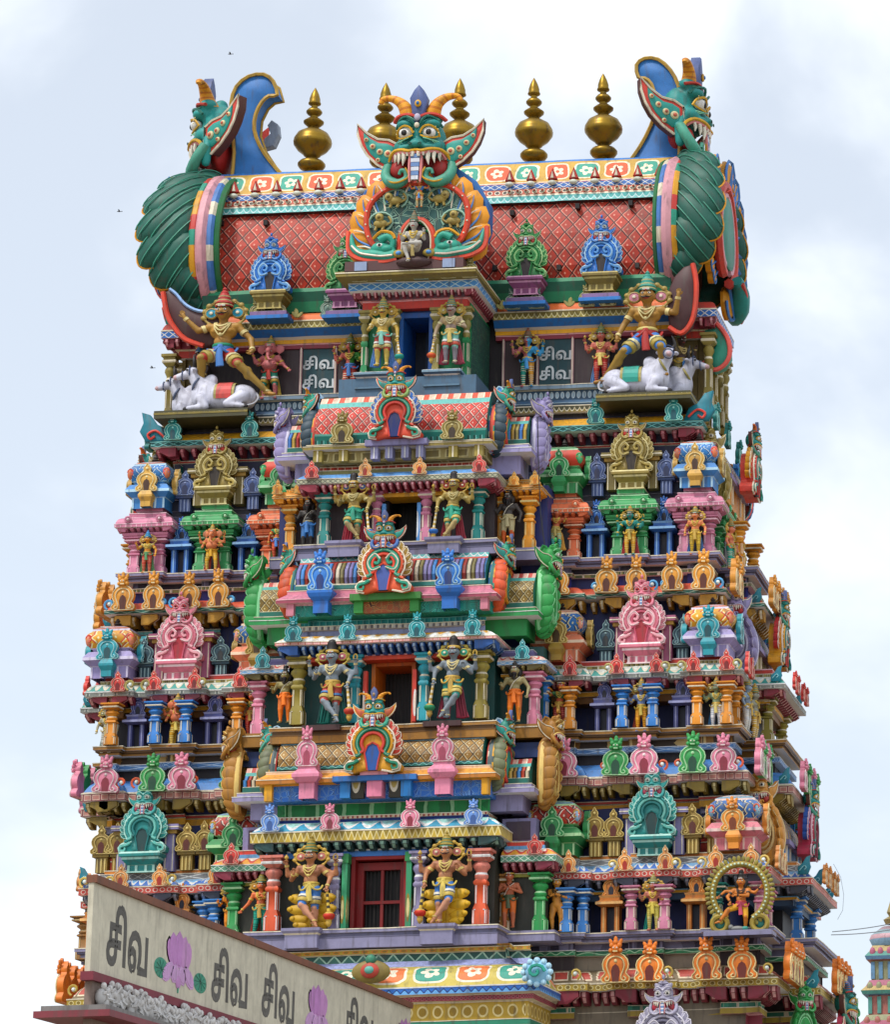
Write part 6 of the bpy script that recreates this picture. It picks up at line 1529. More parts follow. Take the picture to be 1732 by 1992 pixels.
RB3 = RIB(['#4a8fd0', '#c04a34', '#e8d8b8', '#c8a04c', '#d8b45c', '#a87c34'], 9)
zs = lambda y: zf(1010, y, -2.8)
shoulder_barrel(2.3, 3.3, -3.1, -2.5, zs(872), zs(812), zs(925), '#9f98c4', RB1, 0, PAL_LAV, 3.68, zs(905), .72,
                ('lavender monster gable left of the upper red porch roof', 'lavender monster gable right of the upper red porch roof'), '#a89c54', True)

# --- storey 3 porch
YE = -4.78
zz = lambda y: Z(y, YE)
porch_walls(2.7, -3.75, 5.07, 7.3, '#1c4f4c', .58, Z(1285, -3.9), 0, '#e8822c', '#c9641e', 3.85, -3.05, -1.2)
p = front_path(2.96, YE, -3.0)
pr = (PF().b(-.75, zz(1187), zz(1198), PT('tick', '#1f8a90', '#2fa0a4', AQUA, 6), AQUA, .02).b(-.6, zz(1199), zz(1207), PT('tick', '#c8c4c0', '#6f6a70', CRM, 6), CRM, .02).b(-.7, zz(1208), zz(1220), '#8f98c0', None, 0).roll(-.5, -.02, zz(1221), zz(1237), PT('petal', '#eef0ee', '#eaa92a', CRM, 3), .05, YEL).b(0, zz(1237.5), zz(1244), PT('frame', '#e8a8a8', '#d0605c', CRM, 5), CRM, .02)
      .b(-.62, zz(1245), zz(1260), '#202858', None, 0).b(-.5, zz(1260), zz(1270), '#d8482f', PNKL, .03).end(-1.2))
pc3 = sweep_part('cornice', p, pr); m = MB(); brackets(m, p, False, zz(1245), .24, -.6, -.12, .21, .12, '#2f5fa8', '#a8c4e4'); part(m, 'bracket_row', pc3)
KTL = ('#1f8f96', '#a4dce0', '#14505a')
for x in (-2.45, -1.0, .85, 2.35): put_kudu(pc3, x, YE - .08, zz(1238), .62, *KTL, KTL[0])
for pth in shoulder_paths(2.8, 4.12, -3.95, -2.3):
    z0_ = zf(1030, 1257, -3.9)
    pr = (PF().b(-.45, z0_, z0_ - .12, '#7f78a8', WHT, .02).b(-.42, z0_ - .12, z0_ - .26, '#5f5888', None, 0).roll(-.38, -.02, z0_ - .28, z0_ - .52, PT('petal', '#f0c8bc', '#fff0e4', '#e05a4c', 4), .05, CRM).b(0, z0_ - .53, z0_ - .68, PT('lat', '#7fb0e0', '#4f86c8', WHT, 4), WHT, .02)
          .b(-.55, z0_ - .68, z0_ - .9, '#3a3420', None, 0).b(-.45, z0_ - .9, z0_ - 1.0, YEL, CRM, .02).end(-1))
    pr = [(q_[0], z0_ + (q_[1] - z0_) * .72) + tuple(q_[2:]) for q_ in pr]
    o = sweep_part('cornice', pth, pr); m = MB(); brackets(m, pth, False, z0_ - .49, .15, -.53, -.15, .24, .13, '#6d6030', '#c8b878'); part(m, 'bracket_row', o)
    s = 1 if pth[0][0] > 0 else -1
    put_kudu(o, s * 3.5, -4.0, z0_ - .36, .55, *KTL)
    m = MB(); pillar(m, s * 3.72, -3.5, 5.07, z0_ - .65, .32, '#d8829c', '#f8d4d8', rnd=True); part(m, 'pillar', o)
    m = MB(); pillar(m, s * 3.85, -2.9, 5.07, z0_ - .65, .26, BLU); part(m, 'pillar', o)
for x, c, w_ in ((2.45, '#9c8c3c', .34), (.92, '#2fa0b0', .28)): pil(x, -4.2, 5.15, Z(1270, -4.2), w_, c, CRM, pc3, rnd=True)
m = MB()
for s in (-1, 1): m.mark(); m.bx(s * .66 - .05, s * .66 + .05, -4.25, -4.1, 5.15, Z(1300, -4.2), PT('dots', '#d8483a', '#f0dccc', WHT, 8))
part(m, 'door_strip')
m = MB()
for k in range(9): x = -.4 + .1 * k; m.bx(x - .006, x + .006, -2.95, -2.93, 5.1, 7, '#2a2a30')
part(m, 'window_grille')
zl3 = Z(1411, -4.35)
porch_ledge(3.0, -4.85, -1.5, zl3, '#a5742e', '#6d4a1c', ())
m = MB()
for x in (-1.6, 1.6): m.mark(); m.bx(x - .5, x + .5, -4.98, -4.4, zl3 - .12, zl3 + .02, '#4a2c2c')
part(m, 'statue_slab')
for s in (-1, 1): m = MB(); m.bx(s * 2.9, s * 4.1, -3.75, -2, 4.7, 5.07, '#a5742e'); m.bx(s * 2.9, s * 4.12, -3.77, -2, 4.98, 5.01, CRM); m.bx(s * 3.0, s * 4.1, -3.6, -2, 4.2, 4.6, '#2a3f78'); part(m, 'ledge')
z_ = lambda y, Y=-4.6: Z(y, Y, 880)
pts = [(-3.8, z_(1070, -3.9), CRM), (-4.0, z_(1072, -4.1), CRM), (-4.12, z_(1083, -4.2), PT('petal', AQUA, '#4fa8a6', WHT, 5)), (-4.18, z_(1087, -4.2), '#d85040'), (-4.4, z_(1100, -4.4), (RB2, 1)), (-4.45, z_(1115, -4.45), (RB2, 1)), (-4.4, z_(1127, -4.4), (RB2, 1)),
       (-4.5, z_(1128), CRM), (-4.52, z_(1136), TEAL)]
shala('s3', 0, -3.8, -4.5, 2.55, pts, 3.0, dict(PAL_TEAL, skin='#2f9c80'), '#d8562c', ['#e8a82c', '#24706c', '#2f9a80', '#d8463a', '#4a7fc4', '#1f5f68'], '#e0902c', ['#e09a28', '#8a3a2a', '#2c8c76', '#3f7cc4'], .70, z_(1190, -3.9),
      ('teal-faced orange-scaled gable at the left end of the ribbed middle porch roof', 'teal-faced orange-scaled gable at the right end of the ribbed middle porch roof', 'monster gables on the porch roofs'))
pth = front_path(2.75, -4.62, -2.8)
a_, b_, c_ = z_(1137, -4.7), z_(1162, -4.8), z_(1187, -4.7)
o = sweep_part('roof_base', pth, PF().b(-.02, a_, a_ - .1, '#dc8a9c', CRM, .02).slope(-.02, .2, a_ - .1, b_ + .1, '#c8788f').b(.2, b_ + .1, b_, '#9c4458', PNKL, .02).b(-.05, b_, c_, PT('scroll', '#1f9080', '#146a64', '#54c0a8', 5), PNKL, .03).end(-1))
m = MB()
for x in (-2.6, 2.6): m.mark(); m.bx(x - .1, x + .1, -4.74, -4.5, c_, b_, '#dc8a9c')
for x in (-.75, .75): m.mark(); m.bx(x - .12, x + .12, -4.8, -4.5, c_, b_, '#3f9c48')
m.mark(); m.bx(-.95, .95, -4.95, -4.5, b_ - .02, b_ + .16, '#3f8a3c'); m.bx(-.63, .63, -4.72, -4.6, c_, b_, PT('scroll', '#a8552c', '#5a2a1c', '#e0a05c', 6)); part(m, 'pilaster', o)
for s in (-1, 1):
    m = MB(); m.lathe([(.2, c_ - b_), (.2, 0), (.3, .1), (.34, .2), (.34, .26), (.26, .3)], (s * 1.72, -4.75, b_), '#2f72c8', sq=True); part(m, 'ornament_stem', o)
    put_kudu(o, s * 1.72, -4.95, b_ + .28, .98, '#3f86dc', '#b4dcf8', '#1c3c80', '#3f86dc', w=.95)
nasi_thing('orange rimmed arch ornament with gold wings and teal monster face on middle porch roof', 0, -4.92, b_ + .12, 1.5, (dict(PAL_TEAL, curl='#3f6fb8'), '#e2603a', '#2f9c80', '#e2503a', '#f4e6d0', '#a8863a', '#4a5fa8', 1))
zs = lambda y: zf(1020, y, -3.4)
DG = PT('dia', '#8f7434', '#2a2218', '#e4d4a0', 4.2)
shoulder_barrel(2.6, 3.7, -3.9, -3.2, zs(1190), zs(1118), zs(1240), '#2f9a52', DG, 0, PAL_GRN, 4.1, zs(1225), .86,
                ('bright green monster gable left of the middle porch roof', 'bright green monster gable right of the middle porch roof'), '#c8504a', True)

# --- storey 4 porch
YE = -5.28
zz = lambda y: Z(y, YE)
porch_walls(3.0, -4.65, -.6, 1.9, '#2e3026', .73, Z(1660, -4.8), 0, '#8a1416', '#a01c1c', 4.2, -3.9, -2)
p = front_path(3.28, YE, -3.6)
pr = (PF().b(-.75, zz(1545), zz(1571), PT('tick', '#2f9a50', '#257f42', '#a8e0a4', 1.4), CRM, .03).b(-.5, zz(1573), zz(1579), PT('tick', '#a84a3c', '#e8c8a0', CRM, 8), CRM, .02).b(-.62, zz(1579), zz(1585), '#2448a0', None, 0).roll(-.5, -.03, zz(1585), zz(1606), PT('petal', '#2f9cc0', '#a8e0d8', WHT, 2), .06, '#2f6fc8').b(0, zz(1607), zz(1627), PT('zig', '#c8ac48', '#9a8434', '#efe0a4', 6), CRM, .03)
      .b(-.62, zz(1627), zz(1640), '#1c2c30', None, 0).b(-.5, zz(1640), zz(1654), '#3f7fd0', WHT, .04).end(-1.2))
pc4 = sweep_part('cornice', p, pr); m = MB(); brackets(m, p, False, zz(1628), .22, -.6, -.14, .3, .19, '#2f5050', '#8fb8a8'); part(m, 'bracket_row', pc4)
for x, k in ((-2.72, ('#6f9ae0', '#cfe0f8', '#3f5f9c')), (-1.15, KPK), (.95, KPK), (2.6, ('#6f9ae0', '#cfe0f8', '#3f5f9c'))): put_kudu(pc4, x, YE - .1, zz(1607), .66, *k, k[0])
for pth in shoulder_paths(3.1, 4.55, -4.45, -3.0):
    z0_ = zf(1030, 1640, -4.4) + .12
    pr = (PF().b(-.42, z0_, z0_ - .12, '#d8483a', CRM, .02).b(-.4, z0_ - .12, z0_ - .22, '#6fa8d8', None, 0).roll(-.36, -.02, z0_ - .22, z0_ - .42, PT('petal', '#f4a83c', '#f4e4d8', '#d8483a', 3), .05, CRM).b(0, z0_ - .43, z0_ - .60, PT('lat', '#5f9c80', '#2f6a58', '#d4e8d8', 5), WHT, .02)
          .b(-.55, z0_ - .6, z0_ - .84, '#5a2030', None, 0).b(-.45, z0_ - .84, z0_ - .94, '#9c9a3c', CRM, .02).end(-1))
    o = sweep_part('cornice', pth, pr); m = MB(); brackets(m, pth, False, z0_ - .6, .22, -.53, -.12, .21, .14, '#8a2f44', '#d8909c'); part(m, 'bracket_row', o)
    s = 1 if pth[0][0] > 0 else -1
    put_kudu(o, s * 4.0, -4.5, z0_ - .42, .55, *KRD)
    m = MB(); pillar(m, s * 4.05, -3.95, -.47, z0_ - .86, .34, '#2f9c50', '#b4e4b0'); part(m, 'pillar', o)
    m = MB(); pillar(m, s * 3.1, -3.9, -.47, z0_ - .86, .3, '#a8702c'); part(m, 'pillar', o)
for x, c, w_ in ((2.72, '#d85a34', .36), (1.1, '#8d86a8', .28)): pil(x, -4.95, -.38, Z(1654, -5), w_, c, WHT, pc4, cap='#d88070' if x > 2 else None, rnd=True)
m = MB()
for s in (-1, 1): m.mark(); m.bx(s * .84 - .07, s * .84 + .07, -5.05, -4.8, -.38, Z(1672, -5), PT('dots', '#3fa070', '#e8dc9c', '#9c8a34', 7)); m.bx(s * .84 - .1, s * .84 + .1, -5.08, -4.78, Z(1672, -5), Z(1654, -5), '#2f9050')
part(m, 'door_strip')
m = MB(); zt, zb = Z(1675, -4.3), Z(1830, -4.3)   # window with red frame and bars
D = '#8f1a1a'
m.bx(-.66, -.48, -4.5, -4.3, zb, zt, D); m.bx(.48, .66, -4.5, -4.3, zb, zt, D); m.bx(-.48, .48, -4.5, -4.3, zt - .2, zt, D); m.bx(-.48, .48, -4.5, -4.3, zb, zb + .15, D); m.bx(-.48, .48, -4.48, -4.35, (zt + zb) / 2 - .04, (zt + zb) / 2 + .04, D); m.bx(-.04, .04, -4.47, -4.36, zb, zt, D)
m.bx(-.6, .6, -4.2, -4.15, zb, zt, '#0e0b0d')
wf = part(m, 'window_frame', TW)
m = MB()
for k in range(9):
    x = -.42 + .105 * k
    m.tube([(x, -4.4, zb + .1), (x, -4.4, zt - .1)], .014, '#1c1416', 6)
part(m, 'window_bars', wf)
zl4 = Z(1803, -5.1)
porch_ledge(3.3, -5.5, -3.4, zl4, LAV, LAVD, (-1.75, 1.75), .5)
for s in (-1, 1): m = MB(); m.bx(s * 3.2, s * 4.5, -4.25, -3, -.75, -.47, LAV); m.bx(s * 3.2, s * 4.52, -4.27, -3, -.56, -.53, CRM); part(m, 'ledge')
z_ = lambda y, Y=-5.0: Z(y, Y, 880)
DGo = (PT('dia', '#a87f3c', '#3a2a1c', '#ead8a8', 3.6), 1)
pts = [(-4.35, z_(1424, -4.5), PNK), (-4.6, z_(1425, -4.7), PNK), (-4.72, z_(1432, -4.7), PT('lat', '#dc7f7c', '#c8605c', '#fbdcd0', 4)), (-4.76, z_(1438, -4.8), '#7fc0e0'), (-4.92, z_(1450, -4.9), DGo), (-5.0, z_(1465, -5), DGo), (-5.0, z_(1480, -5), DGo), (-5.08, z_(1481), CRM), (-5.1, z_(1488), PT('wave', '#1f7a6c', '#12504c', AQUA, 5))]
shala('s4', 0, -4.4, -5.1, 2.7, pts, 3.2, dict(PAL_TEAL, skin='#3fa090'), '#6d7454', ['#e8a82c', '#5a6a6c', '#e0a82c', '#4a5a5c', '#5f6f70', '#d8463a'], '#d8463a', ['#e09a28', '#8a3a2a', '#2c8c76', '#d8463a'], .70, z_(1538, -4.5),
      ('yellow and grey scaled monster gable at the left end of the lowest porch roof', 'yellow and grey scaled monster gable at the right end of the lowest porch roof', 'monster gables on the porch roofs'))
pth = front_path(2.95, -5.18, -3.4)
a_, b_, c_ = z_(1489, -5.2), z_(1514, -5.3), z_(1546, -5.3)
o = sweep_part('roof_base', pth, PF().b(0, a_, a_ - .08, '#f0c8a0', CRM, .02).slope(.0, .2, a_ - .08, b_ + .12, '#eaa040').b(.2, b_ + .12, b_, '#b8742c', CRM, .02).b(-.05, b_, c_, PT('scroll', '#2f6fc8', '#2458a8', '#7fb4ec', 6), YEL, .03).end(-1))
m = MB()
for x in (-2.85, 2.85): m.mark(); m.bx(x - .1, x + .1, -5.3, -5.1, c_, b_, YEL)
for x in (-.8, .8): m.mark(); m.bx(x - .13, x + .13, -5.4, -5.1, c_, b_, '#2f86d0')
m.mark(); m.bx(-1.1, 1.1, -5.55, -5.1, b_ - .02, b_ + .12, '#2f6fb8'); m.bx(-.2, .2, -5.5, -5.1, c_, b_, '#dc7f9c'); m.bx(-.36, .36, -5.6, -5.1, b_ + .12, b_ + .3, '#eaa4b8')
for x in (-.5, .5): m.mark(); m.bx(x - .17, x + .17, -5.3, -5.1, c_, b_, PT('dots', '#3a3424', '#c8b060', CRM, 3))
part(m, 'pilaster', o)
for s in (-1, 1):
    m = MB(); m.lathe([(.2, c_ - b_), (.2, -.02), (.26, 0), (.36, .12), (.36, .2), (.24, .34), (.22, .5)], (s * 1.78, -5.3, b_), '#e48ca8', sq=True); part(m, 'ornament_stem', o)
    put_kudu(o, s * 1.78, -5.45, b_ + .42, .95, '#e087a0', '#fadcdc', '#a84a60', '#e087a0', w=.85)
nasi_thing('green arch ornament ringed by red feathers with teal monster face on lowest porch roof', 0, -5.5, b_ + .15, 1.5, (dict(PAL_TEAL, earrim='#e0a02c', earin='#c8603c', curl='#2f9c80'), '#e0a02c', '#1f8a6c', '#d8463a', '#f4e6d0', '#d8483a', '#2458a8', 0))
zs = lambda y: zf(1025, y, -4.0)
shoulder_barrel(2.8, 3.8, -4.6, -3.8, zs(1530), zs(1478), zs(1580), '#9f98c0', RB3, 0, PAL_OCH, 4.35, zs(1560), .84,
                ('ochre gold monster gable left of the lowest porch roof', 'ochre gold monster gable right of the lowest porch roof'), '#3f9c6c', True)
m = MB()
for s in (-1, 1): m.mark(); m.bx(s * 3.0, s * 3.9, -3.9, -3.0, zs(1640), zs(1590), '#8d86b0'); m.bx(s * 3.1, s * 3.75, -3.92, -3.9, zs(1632), zs(1596), '#4a3848')
part(m, 'wall_panel')
# --- balcony under the lowest porch
YE = -6.2
zz = lambda y: Z(y, YE, 1000)
p = front_path(4.55, YE, -3.2)
pr = (PF().b(-.9, zz(1829), zz(1838), PT('dots', '#c8a83c', '#9a8230', '#e8843c', 4), CRM, .02).b(-1.0, zz(1838), zz(1855), PT('zig', '#3f7468', '#1f4f48', '#a8ccb8', 2.6), CRM, .02).slope(-.9, -.7, zz(1855), zz(1868), '#98a0d0').roll(-.68, -.08, zz(1868), zz(1912), PT('flower', '#f07a3c', '#c8b454', '#f8e8d0', .92), .14, '#e8e0b0').b(0, zz(1913), zz(1928), PT('wave', '#6fb0ec', '#2f6fc8', '#1f3f80', 5), WHT, .03)
      .b(-.2, zz(1930), zz(1941), PT('dots', '#9c3044', '#7a2434', '#d88a94', 9), CRM, .02).b(-.35, zz(1942), zz(1978), PT('dots', '#c8a43c', '#a8862c', '#efdc9c', 2.6), CRM, .03).b(-.3, zz(1978), zz(1990), '#2f8a6c', CRM, .02).b(-.5, zz(1990), zz(2030), MAR, CRM, .02).end(-1.6))
sweep_part('balcony', p, pr)
m = MB()
for s in (-1, 1):
    q = Vector((s * 4.5, -6.3, zz(1893))); m.mark()
    m.ell(q, (.34, .12, .3), '#8fc8e8', None, 14, 8)
    for k in range(12): a = k * PI / 6; m.ell((q.x + .34 * math.cos(a), -6.33, q.z + .3 * math.sin(a)), (.085, .08, .085), '#b4dcf0', None, 6, 5)
    m.tube([(q.x + (.24 - .02 * k) * math.cos(.7 * k), -6.5, q.z + (.2 - .016 * k) * math.sin(.7 * k)) for k in range(11)], .045, '#2fa08c', 6)
part(m, 'corner_rosette')
m = MB(); q = U(722, 1890, -6.35)
m.ell((q.x, -6.35, q.z), (.5, .14, .3), '#8f7c3c', None, 14, 8); m.ell((q.x, -6.48, q.z + .02), (.24, .08, .2), '#c84c3c'); m.ell((q.x, -6.55, q.z + .03), (.12, .06, .1), '#6fc0b0'); m.ell((q.x, -6.4, q.z + .3), (.14, .1, .14), '#3a8a6c')
part(m, 'front_rosette')

# ================= flank porches (seen edge-on at both sides)
def flank():
    specs = [ # base z of roof, x front, nasi colours, z of lower storey, cornice path value
        (12.05, 8.55, 'red and yellow', (dict(PAL_TEAL, horn='#e0662c'), '#d8463a', '#2f9c8c', '#c23f38', '#f4e6d0', '#e8a42c', '#24404c', 1), PAL_GOLD, 'olive', 10.09, '#e0962c', 8.75, 1.25, -.55),
        (7.08, 9.35, 'yellow and red', (dict(PAL_TEAL, horn='#3f86d0'), '#e8a42c', '#1f8a8c', '#d8463a', '#f4e6d0', '#c83438', '#24404c', 1), PAL_LAV, 'lilac', 5.07, '#8f8434', 9.55, 1.35, -1.2),
        (1.66, 10.15, 'blue and crimson', (dict(PAL_TEAL, horn='#3f86d0'), '#b8304c', '#1f9080', '#8a2440', '#f4c8d0', '#2f5fb8', '#24404c', 0), pal_mono('#d8943a', '#f0d090'), 'amber', -.47, '#3f86d0', 10.35, 1.4, -1.9)]
    for i, (z, xf, nm, args, gpal, gnm, zl, pc, px, gs, gy) in enumerate(specs):
        for s in (-1, 1):
            d = (0, .35, 1.6)[i] if s < 0 else 0
            sd = 'left' if s < 0 else 'right'; lv = ('upper', 'middle', 'lower')[i]
            X0 = xf - d
            # barrel and base
            m = MB(); m.bx(min(s * (X0 - 1.6), s * (X0 - .25)), max(s * (X0 - 1.6), s * (X0 - .25)), .1, 3.1, z - .1, z + .55, pc); m.bx(min(s * (X0 - 1.6), s * (X0 - .1)), max(s * (X0 - 1.6), s * (X0 - .1)), -.05, 3.25, z + .55, z + .68, '#8d86b0'); 
            for y in (.2, .9, 2.3, 3.0): m.bx(min(s * (X0 - .3), s * (X0 - .2)), max(s * (X0 - .3), s * (X0 - .2)), y - .05, y + .05, z, z + .55, CRM)
            part(m, 'roof_base')
            m = MB(); ms = (RB1, RB2, RB3)[i]; n = 9; vs = []
            for k in range(n + 1):
                a = PI * k / n; 
                for y in (-.1, 3.3): vs.append((s * (X0 - .85 + .65 * math.cos(a)), y, z + .68 + .95 * math.sin(a)))
            fs = [(2 * k, 2 * k + 1, 2 * k + 3, 2 * k + 2) for k in range(n)]
            us = [[(0, 0), (3.4, 0), (3.4, .3), (0, .3)]] * n
            if s > 0: fs = [f[::-1] for f in fs]; us = [u[::-1] for u in us]
            m.add(vs, fs, ms, False, us); m.add(vs[0::2], [tuple(range(n + 1))], '#8d86b0'); part(m, 'barrel_roof')
            nasi_thing(f'{nm} feathered arch with monster face on the {sd} flank, {lv} storey', s * (X0 + .12), 1.6, z + .35, 1.5, args, s * PI / 2)
            for k, (yy, w, fc) in enumerate(((gy + .35, 'near', 0), (3.5, 'far', 1))):
                if s < 0 and k: continue
                r_ = empty('monster_gable', f'{gnm if not k else "blue-finned"} monster gable on the {sd} flank, {lv} storey, {w} end', 'gable sculpture', None, (s * (X0 - .75 if not k else X0 - .5), yy, z - .15 + .3 * k), PI * k, gs * .62 if not k else .62)
                ps = PS(None, None)
                if not k: c = gpal['skin']; end_gable(ps, gpal, c, [c, gpal['trim'], c, c, c, c], gpal['trim'], [c, c, c, gpal['trim']], .35, False, fin=c, finrim=c, mono=True, far=0, sqz=.7)
                else: end_gable(ps, PAL_TEAL, '#2f5f9c', ['#e8a82c', '#dd5038', '#2f9a80', '#d8463a', '#4a7fc4', '#24545c'], '#d8463a', ['#c8405c', '#8a3a2a', '#2c8c76', '#e8c0a0'], .45, False, fin='#3f8ad8', finrim='#3f8ad8', far=0, sqz=.7)
                ps.build(r_)
            # lower storey: pillars and dark wall
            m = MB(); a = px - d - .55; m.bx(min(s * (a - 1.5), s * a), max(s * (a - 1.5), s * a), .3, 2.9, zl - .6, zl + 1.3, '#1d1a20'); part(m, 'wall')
            for y in (.25, 2.95):
                m = MB(); pillar(m, s * (px - d - .15), y, zl, zl + 1.25, .34, pc, CRM); part(m, 'pillar')
flank()
nasi_thing('orange and teal feathered arch with monster face on the right flank, at the bottom edge', 11.2, 1.2, -4.3, 2.0, (dict(PAL_TEAL, horn='#3f86d0'), '#e0702c', '#1f9080', '#3f6fc0', '#f4dcc0', '#c8405c', '#24404c', 1), PI / 2)
for i, (x_, y_, z_k, g_) in enumerate(((10.7, -1.9, -3.6, .62), (11.3, 2.9, -3.3, .62))):
    r_ = empty('monster_gable', ['green monster gable at the bottom right corner, nearer one', 'green monster gable at the bottom right corner, farther one'][i], 'gable sculpture', None, (x_, y_, z_k), .5, g_)
    ps = PS(); end_gable(ps, PAL_GRN, '#2f9a4a', ['#2f9a4a', '#8cd49a'] + ['#2f9a4a'] * 4, '#8cd49a', ['#2f9a4a'] * 3 + ['#8cd49a'], .35, False, fin='#2f9a4a', finrim='#2f9a4a', mono=True, far=0, sqz=.5); ps.build(r_)
for L_, y0 in (([(1345, 612), (1372, 598), (1386, 622), (1404, 640), (1418, 664), (1420, 692), (1408, 712), (1388, 720), (1368, 705), (1380, 690), (1392, 672), (1380, 655), (1358, 640)], .4),):
    m = MB(); W = [U(x, y, y0) for x, y in L_]; m.prism([(p.x, p.z) for p in W], y0, y0 + .5, '#2f8c76', .05); m.tube([(p.x, y0 - .03, p.z) for p in catmull(W[1:9], 3)], .07, '#d85a50', 6)
    o = m.build('makara_tail'); tag(o, 'green and red curled tail ornament at the right side of the top storey', 'roof sculpture')

# ================= statues
def S(name, lab, px, py, Y, hpx, pal, pose, cat='statue', grp=None, z=None, rz=0, mirror=False, vox=.0135):
    r_ = statue(name, lab, pal, pose, vox, cat, grp); p = U(px, py, Y); q = U(px, py - hpx, Y); H = (q.z - p.z) / pose.get('tot', 1.12)
    r_.location = (p.x, Y, p.z if z is None else z); H *= 1.04; r_.scale = (H * 1.17, H * 1.17, H); r_.rotation_euler = (0, 0, rz); return r_
BASE = dict(elL=(-.2, .01, .64), wrL=(-.2, -.05, .50), elR=(.2, .01, .64), wrR=(.2, -.05, .50))
def pose(**k): d = dict(BASE); d.update(k); return d
def dwar(mac='R', **k):   # gate guardian: legs crossed, four arms, one hand on a mace
    s = 1 if mac == 'R' else -1; o = 'L' if mac == 'R' else 'R'
    d = {'el' + mac: (s * .21, .0, .66), 'wr' + mac: (s * .20, -.10, .52), 'hd' + mac: (s * .1, -.2, -1), 'el' + o: (-s * .22, .0, .64), 'wr' + o: (-s * .16, -.13, .70), 'hd' + o: (.15 * s, -.1, 1),
         'el2L': (-.27, .02, .70), 'wr2L': (-.27, -.03, .84), 'el2R': (.27, .02, .70), 'wr2R': (.27, -.03, .84), 'mace': mac, 'hold2': True,
         'kn' + mac: (s * .055, -.03, .27), 'an' + mac: (s * .05, .0, .05), 'kn' + o: (-s * .07, -.11, .30), 'an' + o: (s * .10 if False else -s * .015 + s * .09, -.10, .09), 'ft' + o: (s * .5, -.5, -.8),
         'moust': True, 'shorts': True, 'crown': 'tall', 'tot': 1.11, 'sway': -s * .012}
    d.update(k); return d
def god4(**k):
    d = pose(el2L=(-.24, .02, .70), wr2L=(-.25, -.02, .84), el2R=(.24, .02, .70), wr2R=(.25, -.02, .84), elL=(-.2, .0, .64), wrL=(-.16, -.13, .66), hdL=(0, -.3, 1), elR=(.2, 0, .64), wrR=(.15, -.12, .64), hdR=(-.3, -.3, .6), hold2=True, tot=1.15)
    d.update(k); return d
def ganesh(**k):
    d = pose(elephant=True, el2L=(-.25, .02, .72), wr2L=(-.26, -.04, .88), el2R=(.25, .02, .72), wr2R=(.26, -.04, .88), elL=(-.21, 0, .62), wrL=(-.17, -.13, .56), elR=(.21, 0, .62), wrR=(.17, -.14, .60), hold2=True, tot=1.13, knL=(-.09, -.03, .27), anL=(-.09, 0, .05), knR=(.09, -.03, .27), anR=(.09, 0, .05))
    d.update(k); return d
def devi(**k):
    d = pose(female=True, sway=.02, elR=(.22, .0, .68), wrR=(.2, -.12, .78), hdR=(0, 0, 1), elL=(-.19, .0, .64), wrL=(-.2, -.03, .46), hip=(-.02, 0, .52), knL=(-.075, -.03, .28), tot=1.09)
    d.update(k); return d
def sage(**k):
    d = pose(crown='hair', beard=True, plain=True, thread=True, plainleg=True, elL=(-.2, 0, .62), wrL=(-.17, -.14, .64), hdL=(0, -.2, 1), elR=(.21, 0, .63), wrR=(.2, -.06, .48), tot=1.085)
    d.update(k); return d
MUS = dict(skin='#c08a5c', lips='#a83a30')
# top storey porch guardians
S('statue', 'pale yellow guardian statue with mace, left of the blue doorway', 743, 727, -2.85, 124, dict(skin='#c9a84e', chest='#c4ae66', leg='#cbb055', cloth='#c2473a', belt='#d8c070', sash='#7fc0b0', hem='#e0d090', halo='#b09040', jewel='#ddd0a0', mace='#1f9c90', drape='#5f8fd0', crown='#c4ae66'), pose(mace='R', elR=(.2, 0, .64), wrR=(.22, -.05, .46), hdR=(0, -.1, -1), elL=(-.2, 0, .64), wrL=(-.13, -.12, .64), moust=True, shorts=True, tot=1.12, crown='gold'), z=15.36)
S('statue', 'grey-legged guardian statue with mace, right of the blue doorway', 876, 724, -2.85, 122, dict(skin='#a08a80', arm='#b09a80', chest='#b8a078', leg='#7f7880', cloth='#7fc4b4', belt='#d8c070', sash='#d8c070', hem='#cc5a48', halo='#c4b060', jewel='#e0d8a8', mace='#e05a2c', drape='#b84a5c', crown='#b0a060', crown2='#1f8a90'), pose(mace='L', elL=(-.2, 0, .64), wrL=(-.22, -.05, .46), hdL=(0, -.1, -1), elR=(.2, 0, .64), wrR=(.13, -.12, .64), moust=True, shorts=True, tot=1.12), z=15.36)
# panels of the top storey
S('statue', 'pink elephant-headed statue standing beside the left golden giant', 524, 775, -.32, 114, dict(skin='#d87a7c', leg='#d87a7c', cloth='#2f9c80', belt=GOLDJ, sash='#c8483c', halo=None, crown='#c4a450', drape='#c8a848'), ganesh(shorts=True, elL=(-.23, 0, .7), wrL=(-.26, -.05, .84), elR=(.22, 0, .62), wrR=(.3, -.05, .54), el2L=(-.2, .02, .66), wr2L=(-.12, -.14, .62), el2R=(.2, .02, .66), wr2R=(.12, -.14, .62), hold2=False), z=15.30)
S('statue', 'statue half red half green with bow legs draped in red, left panel', 680, 765, -.32, 112, dict(skin='#cf6a5c', cloth='#c8483c', leg='#c83c34', split=('#3f8c34', '#c83c34'), belt='#4a7fc8', sash='#4a7fc8', halo='#c8a84c', crown='#a89040', jewel='#d8b850', drape='#b8a04c'), god4(female=True, el2R=(.25, .02, .74), wr2R=(.3, 0, .9)), z=15.34)
S('statue', 'statue half pink half bright blue, right of the dark porch side wall', 1026, 752, -.32, 108, dict(skin='#cf7a7c', cloth='#1f9c8c', leg='#1f9c8c', split=('#3fa4dc', '#d89a34'), belt='#d8c070', sash='#4a9cd8', halo='#b89c4c', crown='#a05a3c', jewel='#d8b850'), god4(female=True), z=15.36)
